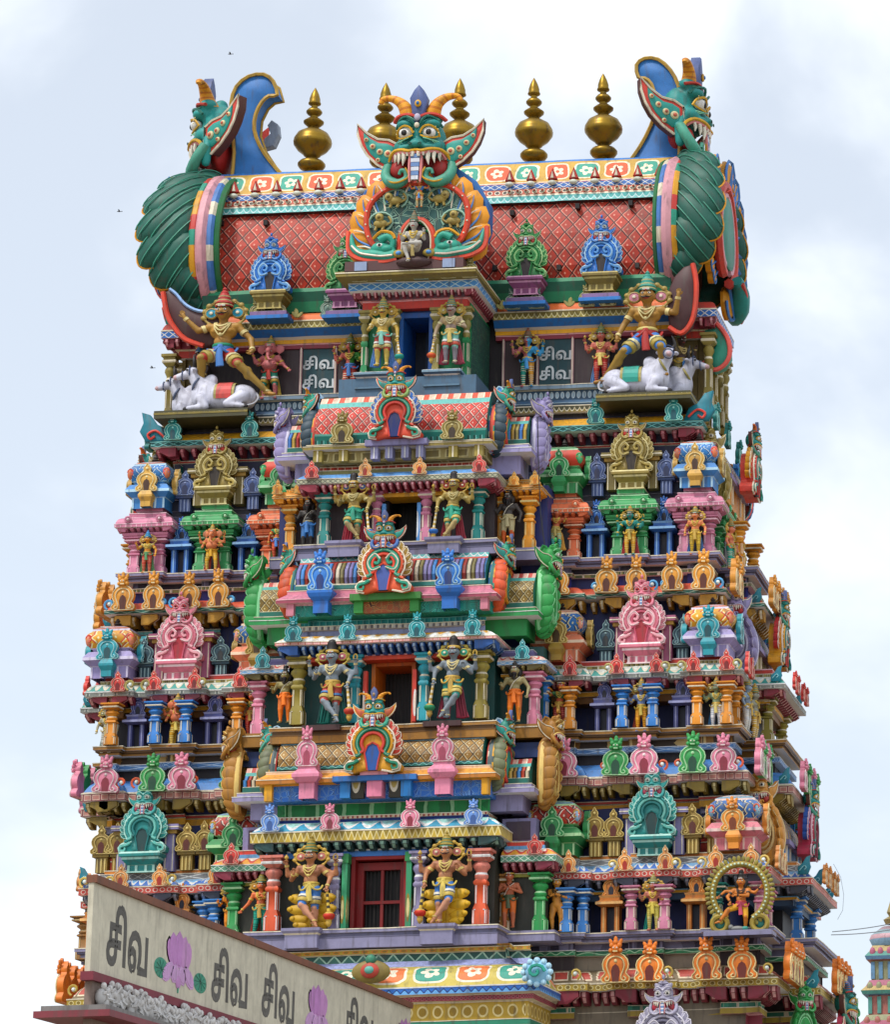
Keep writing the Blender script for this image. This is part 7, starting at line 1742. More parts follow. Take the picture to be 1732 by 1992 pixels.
S('statue', 'rose pink four-armed statue in red striped leggings, beside the right golden giant', 1169, 748, -.32, 112, dict(skin='#d87868', cloth='#c8382c', leg='#c03428', belt='#d8c070', sash='#d8c070', halo='#c8b06c', crown='#a8985c', crown2='#2f9c6c', jewel='#e0c070', drape='#6f9ad0', fold='#e08a78'), god4(), z=15.36)
# golden giants
GP = dict(skin='#b0803a', chest='#b8893c', leg='#a8863c', arm='#a67c36', belt='#c8b060', jewel='#d8c88c', halor='#a8904c', fold='#c8b060', hem='#b09c4c', hem2='#d8d0a0')
S('statue', 'golden moustached giant in red shorts raising his hand, top left corner', 437, 775, -1.0, 196,
  dict(GP, cloth='#b8342c', halo='#2f9cb8', sash='#4a80c8', crown='#b0302c', crown2='#cfc48c', belt='#1f8c68'),
  pose(crown='gold', moust=True, shorts=True, tot=1.09, hip=(-.03, 0, .47), elL=(-.24, -.02, .70), wrL=(-.36, -.05, .84), hdL=(-.35, 0, 1), pnL=(0, -1, 0), curlL=.1, elR=(.21, 0, .60), wrR=(.25, -.08, .45), hdR=(-.3, -.3, -.5), knL=(-.17, -.13, .38), anL=(-.20, -.02, .12), knR=(.15, -.13, .30), anR=(.38, -.04, .03), ftR=(1, -.5, -.15), voxel=.009))
S('statue', 'golden moustached giant in blue shorts raising his hand, top right corner', 1259, 745, -1.0, 198,
  dict(GP, cloth='#3f86d8', halo='#d08a9c', sash='#a8302c', crown='#3f9c8c', crown2='#cfc48c', belt='#c8b870'),
  pose(crown='gold', moust=True, shorts=True, tot=1.09, hip=(-.0, 0, .47), elR=(.24, -.02, .70), wrR=(.275, -.07, .86), hdR=(.05, 0, 1), pnR=(0, -1, 0), curlR=.1, elL=(-.20, 0, .60), wrL=(-.24, -.08, .45), hdL=(.0, -.2, -.8), knR=(.14, -.13, .32), anR=(.16, -.02, .08), knL=(-.17, -.12, .29), anL=(-.36, -.02, .04), ftL=(-1, -.4, -.15), voxel=.009))
S('statue', 'dark bearer statue in olive cap behind the right bulls', 1325, 760, -.2, 110, dict(skin='#4a3028', cloth='#8f8450', leg='#6d5a38', crown='#8f8a48', chest='#7a6a48', jewel='#c8b070'), pose(crown='gold', moust=True, elR=(.2, -.05, .7), wrR=(.2, -.1, .8)), rz=R(40))
S('statue', 'dark bearer statue in blue turban behind the left bulls', 388, 790, -.2, 112, dict(skin='#3a2420', cloth='#8f8450', leg='#6d5a38', crown='#3f7fd0', chest='#7a4a38', jewel='#c8b070'), pose(crown='gold', moust=True), rz=R(-40))
# seated figure in the central arch
r_ = statue('statue', 'grey statue seated cross-legged in the arch below the big central face', dict(skin='#b4b0a8', cloth='#c4c0b4', leg='#bcb8b0', belt='#c8a84c', sash='#b8a468', jewel='#d8b850', crown='#8a7a5c', halo=None), pose(hip=(0, .02, .30), elL=(-.19, -.02, .44), wrL=(-.2, -.12, .54), hdL=(0, 0, 1), elR=(.19, -.02, .44), wrR=(.2, -.12, .54), hdR=(0, 0, 1), knL=(-.12, -.2, .30), anL=(-.02, -.22, .02), ftL=(-.2, -1, -.3), knR=(.16, -.2, .32), anR=(-.04, -.27, .30), ftR=(-1, -.4, 0), plainleg=True, tot=.95), .0135)
r_['category'] = 'statue'; r_.location = (GX, -3.62, GZ - .22); r_.scale = (1.62,) * 3
S('statue', 'small blue-shirted figure holding the top of the central arch rim', 816, 405, -3.45, 56, dict(skin='#d8703c', chest='#3f7fc8', cloth='#d8863c', leg='#b8a04c', belt='#d8b850', crown='#c8a04c', jewel='#e0c060'), pose(elL=(-.24, -.02, .72), wrL=(-.3, -.03, .84), hdL=(0, 0, 1), elR=(.24, -.02, .72), wrR=(.3, -.03, .84), hdR=(0, 0, 1), hip=(0, 0, .5)))
# storey 2
G2 = dict(skin='#a8904a', chest='#b09850', arm='#a8904a', leg='#b8a06c', cloth='#2fa084', belt='#b89c4c', sash='#2f9c80', hem='#c8b060', hem2='#2f9c80', jewel='#cdbf84', crown='#1b1517', drape='#a83040')
S('statue', 'golden four-armed guardian leaning on blue-headed mace, left of the upper black doorway', 688, 1056, -3.95, 124, dict(G2, halo='#3f5f9c', mace='#2f6fc0', skin='#ab8f48'), dwar('R'))
S('statue', 'golden four-armed guardian leaning on blue-headed mace, right of the upper black doorway', 880, 1053, -3.95, 124, dict(G2, halo='#b84a3c', mace='#2f6fc0'), dwar('L'))
S('statue', 'black bearded sage statue with blue loincloth between yellow pillars, upper left shoulder', 598, 1072, -2.85, 100, dict(skin='#3a3634', cloth='#3f86d0', leg='#3a3634', belt='#b0a884', sash='#4a8cd8'), sage())
S('statue', 'black bearded sage statue in orange leggings between yellow pillars, upper right shoulder', 988, 1062, -2.85, 104, dict(skin='#46403e', cloth='#c8ba8c', leg='#e0662c', belt='#c8ba8c', sash='#c8ba8c', fold='#9c3c1c'), sage())
YG = dict(halo='#c8902c', crown='#b8903c', jewel='#d8b850', belt='#c8a44c')
S('statue', 'yellow goddess statue with striped red leggings under the left pink pavilion', 285, 1116, -1.68, 76, dict(YG, skin='#e0922c', chest='#b8a45c', cloth='#cf4a34', leg='#c84834', sash='#4f8f5c', crown='#3f8fd0', drape='#5f8f5c', fold='#e89070'), pose(female=True, elL=(-.22, 0, .68), wrL=(-.24, -.08, .8), hdL=(0, 0, 1)))
S('statue', 'orange elephant-headed statue in yellow leggings under the left green pavilion', 411, 1111, -1.68, 84, dict(YG, skin='#d87f52', cloth='#e0a82c', leg='#e0ac34', sash='#e0a82c', drape='#b84a3c', fold='#f4dc80'), ganesh())
S('statue', 'orange dancer statue in green blouse and red leggings, under the left orange pavilion', 540, 1092, -1.7, 80, dict(YG, skin='#d8642c', chest='#3f8f5c', cloth='#c8442c', leg='#c23c28', sash='#4a80c8', halo=None, drape='#6f8f4c', fold='#e07a50'), devi(crown='short'))
S('statue', 'reddish statue with raised fly whisk and teal leggings under the right orange pavilion', 1083, 1072, -1.7, 82, dict(YG, skin='#b8603c', cloth='#b8a45c', leg='#1f9c8c', sash='#b8a45c', halo=None, drape='#e0a84c', fold='#7fd0c0'), devi(elL=(-.26, 0, .76), wrL=(-.34, -.04, .9), hdL=(-.2, 0, 1), crown='short'))
S('statue', 'teal-skinned archer statue in yellow leggings under the right green pavilion', 1226, 1081, -1.68, 92, dict(YG, skin='#1f8f86', cloth='#e0a42c', leg='#e0a834', sash='#c8b04c', halo='#8a8454', drape='#a8383c', fold='#f4dc80'), god4(elL=(-.22, 0, .66), wrL=(-.24, -.04, .52), hdL=(0, 0, -1)))
S('statue', 'peach statue in yellow leggings with hand on hip, under the right pink pavilion', 1353, 1080, -1.68, 88, dict(YG, skin='#dc8454', cloth='#d8b43c', leg='#dcb83c', sash='#c8a44c', halo='#b07c6c', crown2='#2f9c8c', drape='#4f80c0', fold='#a8902c'), pose())
# storey 3
G3 = dict(skin='#84909a', chest='#7f8b95', arm='#7f8a94', leg='#8d99a3', belt='#c8a44c', sash='#c8a44c', hem='#c8b060', jewel='#d8c890', crown='#1b1517', halor='#b8a44c')
S('statue', 'grey four-armed guardian in red shorts leaning on a red mace, left of the orange doorway', 645, 1409, -4.7, 150, dict(G3, cloth='#b84438', halo='#b05c6c', mace='#c03a28', drape='#1f8a7c', drape2='#145a54', hem2='#3f7fc0'), dwar('R'))
S('statue', 'grey four-armed guardian in teal shorts leaning on a green mace, right of the orange doorway', 879, 1399, -4.7, 148, dict(G3, cloth='#1f8c80', halo='#2f9c80', mace='#1f8c5c', drape='#b8405c', drape2='#7a2034', hem2='#d8c060'), dwar('L'))
S('statue', 'bare-bellied bearded sage statue in bright orange cloth, left of the left grey guardian', 553, 1408, -3.9, 104, dict(skin='#8d8250', cloth='#ee7a1c', leg='#ee7a1c', belt='#ee7a1c', sash='#ee7a1c', fold='#b8500c'), sage())
S('statue', 'bare-bellied bearded sage statue in orange trousers, right of the right grey guardian', 1001, 1407, -3.9, 114, dict(skin='#9c9064', cloth='#ee7a1c', leg='#f08a1c', belt='#ee7a1c', sash='#ee7a1c', fold='#b8500c'), sage())
S('statue', 'weathered grey-white statue at the left corner of the middle storey', 207, 1466, -2.55, 90, dict(YG, skin='#a8a48c', cloth='#c8c8bc', leg='#d4d4cc', sash='#c8b070', halo='#8a9068', fold='#8d8d80', drape='#8aa088'), pose())
S('statue', 'orange elephant-headed statue in golden leggings between blue pillars', 343, 1452, -2.6, 94, dict(YG, skin='#e0784c', cloth='#e8ac2c', leg='#e8b030', sash='#d8c060', drape='#c8a848', fold='#f8e490'), ganesh())
S('statue', 'dancer statue in green blouse and red leggings between orange pillars, left wing', 489, 1432, -2.6, 86, dict(YG, skin='#d8603c', chest='#2f8054', cloth='#c83c2c', leg='#c43828', sash='#c8a04c', halo=None, fold='#e88060'), devi(crown='short'))
S('statue', 'brown-faced statue in green blouse and dark red leggings with raised whisk, right wing', 1090, 1422, -2.6, 98, dict(YG, skin='#c05c3c', chest='#3f8450', cloth='#9c2c24', leg='#982c24', sash='#c8a44c', halo=None, drape='#9c9450', fold='#d06850'), devi(elL=(-.25, 0, .74), wrL=(-.3, -.05, .88), hdL=(0, 0, 1), crown='short'))
S('statue', 'blue-grey four-armed statue in yellow leggings between the right blue pillars', 1248, 1424, -2.6, 98, dict(YG, skin='#6f84b0', cloth='#eaa42c', leg='#ecaa2c', sash='#c8b04c', halo='#a8a05c', drape='#b8503c', fold='#b8741c'), god4())
S('statue', 'green-chested four-armed statue in white leggings between the right orange pillars', 1394, 1418, -2.6, 94, dict(YG, skin='#8aa07c', cloth='#e0e4ea', leg='#e4e8ec', sash='#c8b870', halo='#8f8450', drape='#4f86b8', fold='#a8b4c4'), god4())
# storey 4
G4 = dict(skin='#c88a60', chest='#b87c5c', arm='#c08058', leg='#d89c7c', cloth='#3f7fd0', belt='#c8ac4c', sash='#d8c060', hem='#d0b454', hem2='#ece8d8', halo='#c87870', jewel='#d8c070', crown='#a8903c', drape='#dcae2c', mace='#c8301c', mace1='#3a3020', mace2='#d8b84c')
S('statue', 'peach guardian with yellow flame drapery and red mace, left of the red window', 603, 1808, -5.33, 168, dict(G4), dwar('R', fancy=True, crown='gold', tot=1.15))
S('statue', 'peach guardian with yellow flame drapery and red mace, right of the red window', 864, 1799, -5.33, 168, dict(G4), dwar('L', fancy=True, crown='gold', tot=1.15))
S('statue', 'statue praying with joined palms in orange loincloth, beside the green pillar', 990, 1806, -4.1, 110, dict(skin='#cc7450', cloth='#e8742c', leg='#cc7450', belt='#4a5a3c', sash='#4a5a3c', fold='#4a5a3c', hair='#20181a'), pose(crown='short', plain=True, thread=True, plainleg=True, elL=(-.19, -.03, .64), wrL=(-.035, -.15, .70), hdL=(.1, 0, 1), pnL=(1, 0, 0), elR=(.19, -.03, .64), wrR=(.035, -.15, .70), hdR=(-.1, 0, 1), pnR=(-1, 0, 0), curlL=.05, curlR=.05, tot=1.06))
S('statue', 'golden unclothed statue with hands at its chest beside the blue pillars', 1083, 1813, -3.65, 104, dict(skin='#d8903c', hair='#20181a', jewel='#5a4020'), pose(crown='short', nude=True, elL=(-.21, -.03, .63), wrL=(-.07, -.13, .68), hdL=(.6, 0, .3), elR=(.21, -.03, .63), wrR=(.07, -.13, .68), hdR=(-.6, 0, .3), knL=(-.08, -.02, .27), knR=(.08, -.02, .27), plainleg=True, tot=1.06))
S('statue', 'orange robed monk statue beside the left green pillar, partly behind the boundary wall', 447, 1818, -3.75, 92, dict(skin='#e88a1c', cloth='#e88a1c', belt='#e0a02c', sash='#e0a02c', hair='#c8c0b0', halo='#a89c4c', jewel='#6a3a1c'), pose(crown='short', elL=(-.2, -.02, .63), wrL=(-.2, -.12, .68), hdL=(0, 0, 1), plainleg=True, tot=1.06))
S('statue', 'gold-crowned statue in teal leggings stepping forward, left of the orange pillar', 506, 1824, -4.3, 118, dict(YG, skin='#dc7444', cloth='#1f9c84', leg='#1f9c84', sash='#c8a44c', crown='#a89440', fold='#146a58', drape='#a83c2c'), pose(female=True, elL=(-.2, 0, .62), wrL=(-.3, -.02, .5), elR=(.19, -.02, .64), wrR=(.06, -.14, .72), hdR=(-.6, 0, .5), anL=(-.09, -.03, .05), tot=1.14))
S('statue', 'pink four-armed statue in ivory leggings between the right pink pillars', 1271, 1811, -3.65, 104, dict(YG, skin='#c87a64', cloth='#d8cc60', leg='#e0d48c', sash='#c8b44c', drape='#1f8c7c', fold='#b8a43c', crown='#a89450'), god4())
# dancer in the ring of flames
nat = statue('statue', 'bronze dancing statue with one leg lifted inside the round flame ring', dict(skin='#c8762c', cloth='#e0a42c', leg='#c8762c', belt='#c84c3c', sash='#d8506c', jewel='#3a2414', hair='#15100e'), pose(crown='hair', hip=(.02, 0, .44), elL=(-.2, -.04, .60), wrL=(-.13, -.16, .48), hdL=(-.5, -.2, -.8), elR=(.14, -.08, .60), wrR=(-.04, -.19, .60), hdR=(-1, 0, -.2), el2L=(-.24, .0, .70), wr2L=(-.33, -.02, .62), el2R=(.24, .0, .66), wr2R=(.33, -.02, .74), knR=(.10, -.05, .24), anR=(.09, 0, .05), knL=(-.16, -.14, .36), anL=(-.30, -.16, .17), ftL=(-.9, -.2, -.2), shorts=False, plainleg=True, tot=1.05), .0125, 'statue')
q = U(1440, 1811, -4.05); nat.location = q; nat.scale = (1.6, 1.6, 1.5)
r_ = empty('flame_ring', 'gold flame ring around the dancing statue, lower right', 'ring sculpture', loc=q)
m = MB(); Rr = .71; cz = 1.0
m.tube([(Rr * math.sin(a), 0, cz - Rr * math.cos(a) * 1.06) for a in [R(t) for t in range(28, 333, 8)]], .085, '#a8923c', 8); m.build('ring', r_)
m = MB()
for t in range(30, 331, 8):
    a = R(t); x, z = Rr * math.sin(a), cz - Rr * math.cos(a) * 1.06; d = Vector((math.sin(a), -math.cos(a)))
    m.leaf((x + d.x * .05, z + d.y * .05), (x + d.x * .22, z + d.y * .22), .1, '#8f8234', 0, .03); m.ell((x - .0, -.09, z), (.032, .025, .032), '#cfe4c8', None, 6, 4)
m.build('flame', r_)
m = MB()
for s in (-1, 1): m.mark(); m.tube([(s * (.52) + .2 * math.cos(a), -.02, .2 + .2 * math.sin(a)) for a in [R(t) for t in range(0, 350, 20)]], .07, '#a8923c', 7, True); m.ell((s * .52, .02, .2), (.13, .03, .13), '#176a60')
m.build('scroll', r_)
m = MB(); m.ell((-.05, -.1, .06), (.2, .1, .07), '#8d8d8a'); m.ell((-.22, -.12, .1), (.07, .06, .07), '#8d8d8a'); m.ell((.14, -.1, .06), (.1, .08, .06), '#3f9c8c'); m.build('demon', r_)
m = MB(); m.lathe([(.95, 0), (1.0, .0), (1.0, .1, LAV), (.92, .14, LAVD)], (0, 0, -.14), LAV, sq=True, sx=.9, sy=.35); m.build('plinth', r_)
# statues on the right flank
for i, (px, py, Y, h, sk, lg) in enumerate(((1421, 1110, -.75, 92, '#dc7f5c', '#1f9c84'), (1440, 1128, .35, 96, '#d88a6c', '#e0b02c'), (1453, 1425, -1.45, 100, '#8aa0b8', '#d8dce0'), (1468, 1440, -.6, 100, '#a0a090', '#e0b44c'))):
    S('statue', ['peach statue in teal leggings, first on the right flank below the pink cornice', 'rosy statue in yellow leggings, second on the right flank below the green cornice', 'blue-grey statue in white leggings, first on the middle right flank', 'grey statue in ochre leggings, second on the middle right flank', 'lilac statue in yellow leggings at the far right edge, upper storey', 'stone grey statue in ochre leggings at the far right edge, middle storey'][i],
      px, py, Y, h, dict(YG, skin=sk, cloth=lg, leg=lg, sash='#c8a44c', fold=CRM), pose(), rz=PI / 2 * .9)

# ================= white bulls
def bull(lab, loc, sc, rz, headturn, cloth, mirror=False, px=None):
    """lying humped bull, body along x, head towards -x; length about 2"""
    W = '#cccddd'
    pr = [('e', (0, 0, .42), (.62, .30, .34), 'w'), ('e', (.5, 0, .40), (.36, .30, .33), 'w'), ('e', (-.42, 0, .50), (.34, .27, .36), 'w'), ('e', (-.32, 0, .86), (.17, .13, .17), 'w'),
          ('c', (-.5, 0, .6), (-.72, -.02, .95), .24, .17, 'w'), ('e', (-.62, -.02, .5), (.2, .18, .35), 'w')]
    for s in (-1, 1):
        pr += [('c', (.55, s * .22, .35), (.2, s * .34, .16), .2, .1, 'w'), ('c', (.2, s * .34, .14), (.62, s * .36, .08), .09, .06, 'w'), ('c', (-.5, s * .22, .35), (-.35, s * .3, .12), .15, .09, 'w'), ('c', (-.35, s * .3, .11), (-.78, s * .28, .09), .09, .065, 'w'),
               ('e', (.68, s * .36, .07), (.08, .06, .06), 'k'), ('e', (-.86, s * .28, .07), (.08, .065, .06), 'k' if s < 0 else 'w')]
    h = Vector((-.76, -.03, 1.08)); M = Matrix.Rotation(R(headturn), 3, 'Z')
    def hp(x, y, z): return tuple(h + M @ Vector((x, y, z)))
    pr += [('e', tuple(h), (.16, .15, .16), 'w'), ('c', hp(-.06, 0, -.02), hp(-.38, 0, -.12), .13, .085, 'w'), ('e', hp(-.44, 0, -.135), (.075, .08, .07), 'n')]
    for s in (-1, 1): pr += [('e', hp(.04, s * .22, .02), (.07, .12, .05), 'w'), ('e', hp(-.14, s * .1, .05), (.06, .05, .05), 'w')]
    V, F, tg = blend(pr, .03, 3)
    r_ = empty('bull_statue', lab, 'bull statue', 'white bull statues on the top cornice', loc, rz, (-sc if mirror else sc, sc, sc))
    m = MB(); m.raw(V, F, [{'w': W, 'k': '#2a262a', 'n': '#c9a8ac'}[t] for t in tg]); m.build('body', r_)
    for s in (-1, 1):
        m = MB(); m.tube(catmull([hp(.03, s * .1, .12), hp(.02, s * .18, .22), hp(-.0, s * .15, .36), hp(.0, s * .10, .46)], 3), [.05, .048, .045, .042, .038, .034, .028, .02, .015, .006], '#2a2628', 8); m.build('horn', r_)
        m = MB(); m.ell(hp(-.16, s * .135, .04), (.035, .025, .03), '#1a1518', None, 8, 6); m.ell(hp(-.165, s * .15, .05), (.012, .01, .01), WHT, None, 5, 4); m.build('eye', r_)
    m = MB(); m.tube([hp(-.27 + .012 * math.cos(a), .125 * math.cos(a), -.085 + .125 * math.sin(a)) for a in [k * PI / 6 for k in range(12)]], .014, '#3c4c74', 5, True)
    m.tube([hp(-.1, .155 * math.cos(a), .02 + .16 * math.sin(a)) for a in [k * PI / 6 for k in range(12)]], .014, '#3c4c74', 5, True); m.build('halter', r_)
    m = MB(); m.tube([(-.66 + .1 * math.sin(a), -.01 + .225 * math.cos(a), .76 + .17 * math.sin(a)) for a in [k * PI / 8 for k in range(16)]], .03, '#55617c' if not mirror else '#a89c5c', 6, True); m.build('collar', r_)
    m = MB(); n = 12
    for wd, k, c in ((.26, 1.03, '#a89c5c'), (.19, 1.055, cloth)):
        vs = []
        for i in range(n + 1):
            a = R(-18 + 216 * i / n)
            for x in (.1 - wd, .1 + wd): q = math.sqrt(max(0, 1 - ((x - .1) / .75) ** 2)); vs.append((x, math.cos(a) * .325 * k * q, .42 + math.sin(a) * .36 * k * q))
        m.add(vs, [(2 * i, 2 * i + 1, 2 * i + 3, 2 * i + 2) for i in range(n)], c)
    m.build('saddle_cloth', r_)
    m = MB(); m.tube(catmull([(.84, 0, .5), (.92, -.1, .34), (.84, -.28, .14), (.6, -.42, .06)], 3), .025, '#c8c8d0', 5); m.build('tail', r_)
    return r_
zb = 14.72
def bx_at(px, Y): return U(px, 790, Y).x
bull('white bull statue facing left with red saddle cloth, in front of the left giant', (bx_at(436, -1.05), -1.15, zb), 1.12, 0, 12, '#c84c48')
bull('white bull statue at the left corner, its head looking out past the nearer bull', (bx_at(398, -.2), -.35, zb), 1.08, 0, 8, '#c84c48')
bull('white bull statue facing forward with teal saddle cloth, in front of the right giant', (bx_at(1240, -1.05), -1.15, zb), 1.14, 0, 75, '#2fa090', mirror=True)
bull('white bull statue at the right corner with its head turned outward', (bx_at(1290, -.2), -.35, zb), 1.08, 0, 8, '#2fa090', mirror=True)
m = MB()
for s in (-1, 1): m.mark(); m.bx(s * 4.9, s * 7.55, -1.65, .2, 14.5, 14.72, '#4d4a2c'); m.bx(s * 4.9, s * 7.56, -1.66, .2, 14.60, 14.66, PT('petal', OLV, '#4d4a2c', CRM, 7))
part(m, 'bull_platform')

# ================= boundary wall in the foreground (runs away from the camera on the left)
XW = 1.45
def WP(px, py):   # meet the plane x = XW
    d = FW * CF + R2 * (px - CX) - U2 * (py - CY); t = (XW - CAM.x) / d.x; return CAM + d * t
n0 = WP(183, 1716); n1 = WP(820, 1962)
yN = n0.y; zT = n0.z; yF = -6.9
zB = WP(186, 1893).z
bw = empty('boundary_wall', 'cream painted wall with brown coping, grey lettering and pink lotuses in the foreground', 'wall')
m = MB()
WM = P('#d8d2bd', .85, 0., .5)
m.bx(XW - .10, XW, yN, yF, zB, zT, WM); m.build('wall_face', bw)
m = MB(); m.bx(XW - .14, XW + .06, yN - .02, yF, zT, zT + .14, P('#7c4f3c', .8)); m.build('coping', bw)
m = MB(); m.bx(XW - .14, XW + .10, yN - .1, yF, zB - .16, zB, P('#7a2f3c', .7)); m.bx(XW - .12, XW + .02, yN + .1, yF, -13.2, zB - .16, P('#8d7a70', .8)); m.build('lower_band', bw)
def wall_T(px, py, sc): # local x -> +Y (runs to the right in the picture), local -y -> +X
    p = WP(px, py); M = Matrix(((0, -1, 0, XW), (1, 0, 0, p.y), (0, 0, 1, p.z), (0, 0, 0, 1))); return M @ Matrix.Scale(sc, 4)
for i, (px0, px1, pb) in enumerate(((207, 287, 1868), (413, 480, 1940), (508, 573, 1975), (672, 725, 2010))):
    a = WP(px0, pb - 40); b = WP(px1, pb - 25); W_ = abs(b.y - a.y); p = WP((px0 + px1) / 2, pb)
    hh = zT - .42 - p.z
    m = MB(); T = Matrix(((0, -1, 0, XW), (1, 0, 0, (a.y + b.y) / 2), (0, 0, 1, zT - 1.36), (0, 0, 0, 1))) @ Matrix.Diagonal((W_ / 1.62 * (1, 1.04, .97, 1.03)[i], .15, (1.55, 1.5, 1.58, 1.52)[i], 1)) @ Matrix.Rotation(R((.6, -1.2, .9, -.5)[i]), 4, 'Y')
    tamil(m, T, .006, P('#5f5d58', .8), .03); m.build('painted_word', bw)
for i, (px, pb) in enumerate(((350, 1870), (620, 1960), (790, 2030))):
    p = WP(px, pb - 60); m = MB(); T = Matrix(((0, -1, 0, XW), (1, 0, 0, p.y), (0, 0, 1, zT - 1.45), (0, 0, 0, 1))) @ Matrix.Diagonal((1.5, 1, 1.0, 1)); m.T = T
    for k, (a, l) in enumerate(((-.5, .84), (.5, .84), (-.3, .98), (.3, .98), (0, 1.06))): m.leaf((a * .5, .4), (a * .85, .4 + l * .72), .34, '#c48cc4' if k % 2 else '#b97fbc', -.004 - .002 * k, .004)
    for a in (-.7, -.25, .25, .7): m.leaf((a * .3, .5), (a * .9, .12), .3, '#c89ccc', -.014, .004)
    m.leaf((0, .3), (0, .02), .2, '#c08ac0', -.016, .004); m.box((0, -.01, .02), (.04, .008, .14), '#3f9c80'); m.build('painted_lotus', bw)
for i, (px, py) in enumerate(((313, 1883), (389, 1910))):
    p = WP(px, py); m = MB(); m.ell((XW + .004, p.y, zT - 1.12 if i == 0 else zT - 1.16), (.006, .42, .2), '#2f8f74', None, 16, 12)
    for k in range(5): a = k * PI / 5; m.tube([(XW + .012, p.y - .36 * math.cos(a), zT - 1.14 - .17 * math.sin(a)), (XW + .012, p.y + .36 * math.cos(a), zT - 1.14 + .17 * math.sin(a))], .006, '#1f6a58', 4)
    m.build('painted_leaf', bw)
m = MB(); random.seed(3)   # stucco figures below the wall
for k in range(90):
    y = yN + .3 + k * .1 + random.uniform(-.03, .03); z = zB - .45 + random.uniform(-.1, .12)
    m.ell((XW + .12, y, z), (.1, .09, .16), '#d4d2d0', None, 7, 5); m.ell((XW + .16, y + .03, z + .2), (.06, .055, .07), '#dcdad8', None, 6, 5); m.tube([(XW + .18, y - .05, z + .05), (XW + .24, y + random.uniform(-.1, .1), z + random.uniform(-.12, .2))], .03, '#d4d2d0', 5)
o = m.build('stucco_relief', bw); o['kind'] = 'stuff'
m = MB(); c = n0
ex = XW - .8
m.bx(ex, XW + .4, yN - .2, yN + 5, zB - .72, zB - .62, '#8a8784'); m.bx(ex - .1, XW + .5, yN - .3, yN + 5, zB - .84, zB - .72, '#8a3a44')
m.build('eave', bw)

# ================= distant tower at the right edge, cables, birds
q = U(1736, 1900, 190)
dt = empty('distant_tower', 'slender distant painted temple tower at the right edge', 'temple tower', loc=(q.x, 190, 0))
cs = ['#8f8f6c', '#a8665c', '#5f86a8', '#4f8f84', '#b8a068', '#a85c74']
zt = zf(1736, 1768, 190)
m = MB(); w0 = 1.6; z = zt - 5.6
pr = []; k = 0; w_ = 3.4
for k in range(9):
    z1 = zt - 3.2 - k * 2.9; w_ = 1.9 + .3 * k
    m.lathe([(w_ * .82, -2.9), (w_ * .82, -1.3, cs[k % 6]), (w_ * 1.02, -1.2, cs[(k + 1) % 6]), (w_ * 1.08, -.9, cs[(k + 2) % 6]), (w_ * .9, -.5, cs[(k + 3) % 6]), (w_ * .78, 0, cs[(k + 4) % 6])], (0, 0, z1), cs[k % 6], sq=True)
    for s in (-.75, -.4, 0, .4, .75): m.bx(s * w_ - .16, s * w_ + .16, -w_ * .9, -w_ * .8, z1 - 2.8, z1 - 1.4, cs[(k + 2) % 6]); m.ell((s * w_, -w_ * .95, z1 - .55), (.25, .15, .4), cs[(k + 5) % 6], None, 7, 5)
m.bx(-2.6, 2.6, -2.6, 2.6, -13.2, zt - 3.2 - 26, '#8b7f6c'); m.build('tower_body', dt)
m = MB(); m.lathe([(1.6, -3.2), (1.9, -2.6, '#7fa0b8'), (1.75, -2.2, '#c8a0a8'), (1.2, -1.8, '#8fa8b0'), (.8, -1.5)], (0, 0, zt), '#a88c94', 12); m.build('tower_dome', dt)
m = MB(); m.lathe([(.5, -1.3), (.7, -.9), (.2, -.6), (.4, -.3), (.05, .8)], (0, 0, zt), '#9c8a58', 10); m.build('spire', dt)
for nm, a, b, sag in (('cable', (1620, 1812), (1760, 1790), .06), ('cable', (1618, 1818), (1760, 1802), .08)):
    P0 = U(*a, 6); P1 = U(*b, 60); m = MB(); m.tube([P0.lerp(P1, t / 12) - Vector((0, 0, sag * 4 * (t / 12) * (1 - t / 12))) for t in range(13)], [.014 + .008 * t / 12 for t in range(13)], '#5a5f66', 4); o = m.build('overhead_cable'); tag(o, 'thin cable running from the tower to the right, ' + ('upper' if a[1] == 1812 else 'lower') + ' one', 'cable')
m = MB(); m.tube([U(x, y, 3.0) for x, y in ((1622, 1680), (1636, 1706), (1642, 1740), (1640, 1770), (1630, 1788))], .005, '#6a6f76', 4); o = m.build('hanging_cable'); tag(o, 'thin cable hanging down beside the right flank', 'cable')
m = MB(); m.tube([U(x, y, -3.35) for x, y in ((1046, 812), (1047, 870), (1049, 930), (1052, 1000), (1060, 1060))], .014, '#2a2c30', 4); o = m.build('hanging_cable'); tag(o, 'dark cable hanging beside the right lavender gable', 'cable')
for i, (px, py) in enumerate(((232, 412), (296, 716), (448, 106))):
    q = U(px, py, 30); m = MB(); m.ell((0, 0, 0), (.16, .06, .05), '#4a4c54', None, 8, 6); m.ell((-.17, 0, .02), (.05, .045, .045), '#4a4c54', None, 6, 5)
    m.prism([(.1, 0), (.3, .04), (.3, -.03)], -.04, .04, '#4a4c54')
    for s in (-1, 1): m.add([(-.08, 0, .02), (.1, 0, .02), (.08, s * .25, .12), (-.02, s * .3, .13), (-.02, s * .3, .11), (.1, 0, 0)], [(0, 1, 2, 3), (0, 3, 4, 5)], '#4a4c54')
    o = m.build('bird'); o.location = q; o.scale = (.4,) * 3; tag(o, ['small bird in flight left of the roof gable', 'small bird in flight left of the left bulls', 'small bird in flight high above the left gable'][i], 'bird')

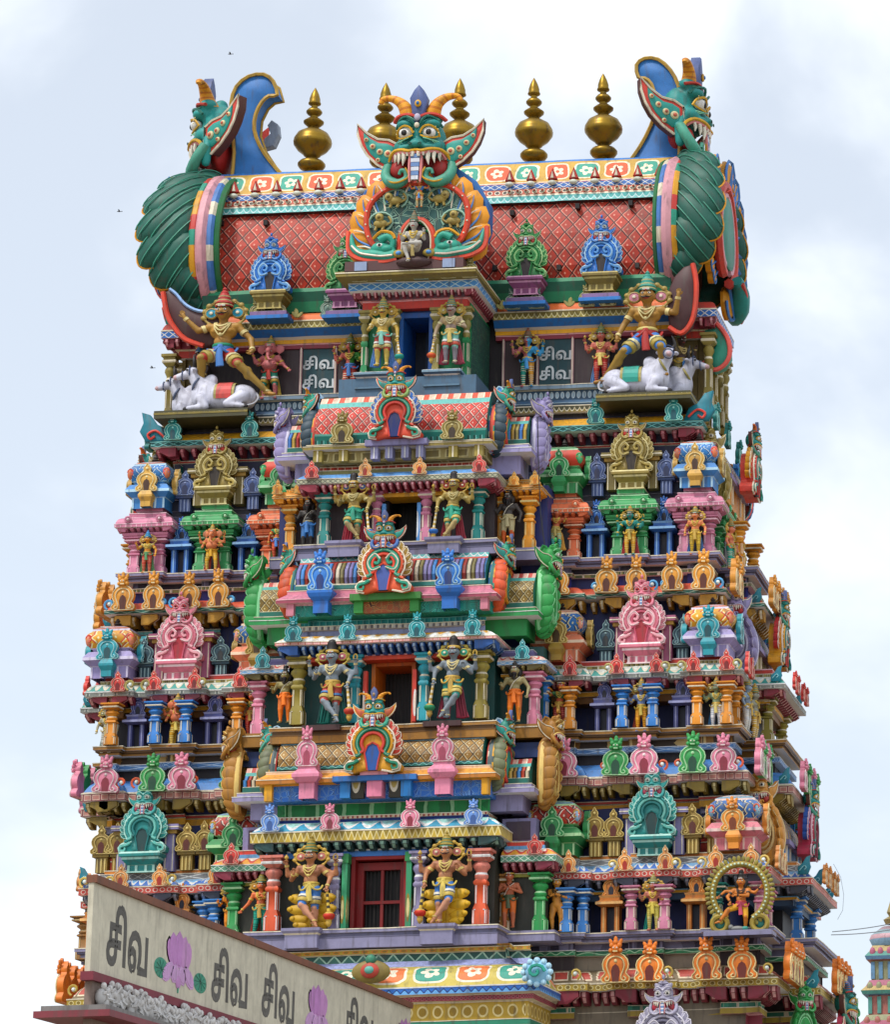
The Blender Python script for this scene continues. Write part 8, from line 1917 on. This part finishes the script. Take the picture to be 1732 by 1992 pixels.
# ------------------------------------------------------------------ world
SUN_E, SUN_A = 58, -35
w = bpy.data.worlds.new('World'); SC.world = w; w.use_nodes = True; nt = w.node_tree; N = nt.nodes; L = nt.links
bg = N['Background']; bg.inputs['Strength'].default_value = .10
sky = N.new('ShaderNodeTexSky'); sky.sky_type = 'NISHITA'; sky.sun_disc = False; sky.sun_elevation = R(SUN_E); sky.sun_rotation = R(180 + SUN_A); sky.air_density = 1.0; sky.dust_density = 1.5
tc = N.new('ShaderNodeTexCoord'); mp = N.new('ShaderNodeMapping'); mp.inputs['Scale'].default_value = (3.2, 3.2, 4.2); mp.inputs['Location'].default_value = (.35, .1, .22)
n1 = N.new('ShaderNodeTexNoise'); n1.inputs['Scale'].default_value = 1.6; n1.inputs['Detail'].default_value = 6; n1.inputs['Roughness'].default_value = .5; n1.inputs['Distortion'].default_value = .3
L.new(tc.outputs['Generated'], mp.inputs[0]); L.new(mp.outputs[0], n1.inputs['Vector'])
mr = N.new('ShaderNodeMapRange'); mr.inputs[1].default_value = .40; mr.inputs[2].default_value = .58; mr.inputs[3].default_value = .56; mr.inputs[4].default_value = .99; mr.interpolation_type = 'SMOOTHSTEP'
L.new(n1.outputs[0], mr.inputs[0])
mx = N.new('ShaderNodeMix'); mx.data_type = 'RGBA'; L.new(mr.outputs[0], mx.inputs[0]); L.new(sky.outputs[0], mx.inputs[6]); mx.inputs[7].default_value = (8.3, 8.8, 9.4, 1)
L.new(mx.outputs[2], bg.inputs['Color'])
sl = bpy.data.lights.new('sun', 'SUN'); sl.energy = 2.0; sl.angle = R(10); sl.color = (1, .95, .88)
so = bpy.data.objects.new('sun', sl); COL.objects.link(so)
az = R(SUN_A); el = R(SUN_E); dv = Vector((math.sin(az) * math.cos(el), -math.cos(az) * math.cos(el), math.sin(el)))
so.rotation_euler = dv.to_track_quat('Z', 'Y').to_euler(); so.location = (0, -20, 60)
# ground
m = MB(); m.add([(-4000, -4000, -13.2), (4000, -4000, -13.2), (4000, 4000, -13.2), (-4000, 4000, -13.2)], [(0, 1, 2, 3)], P('#9a8f7e', .9)); g = m.build('ground'); g['kind'] = 'structure'
SC.view_settings.view_transform = 'Standard'; SC.view_settings.look = 'None'; SC.view_settings.exposure = .41; SC.view_settings.gamma = 1
SC.render.engine = 'CYCLES'
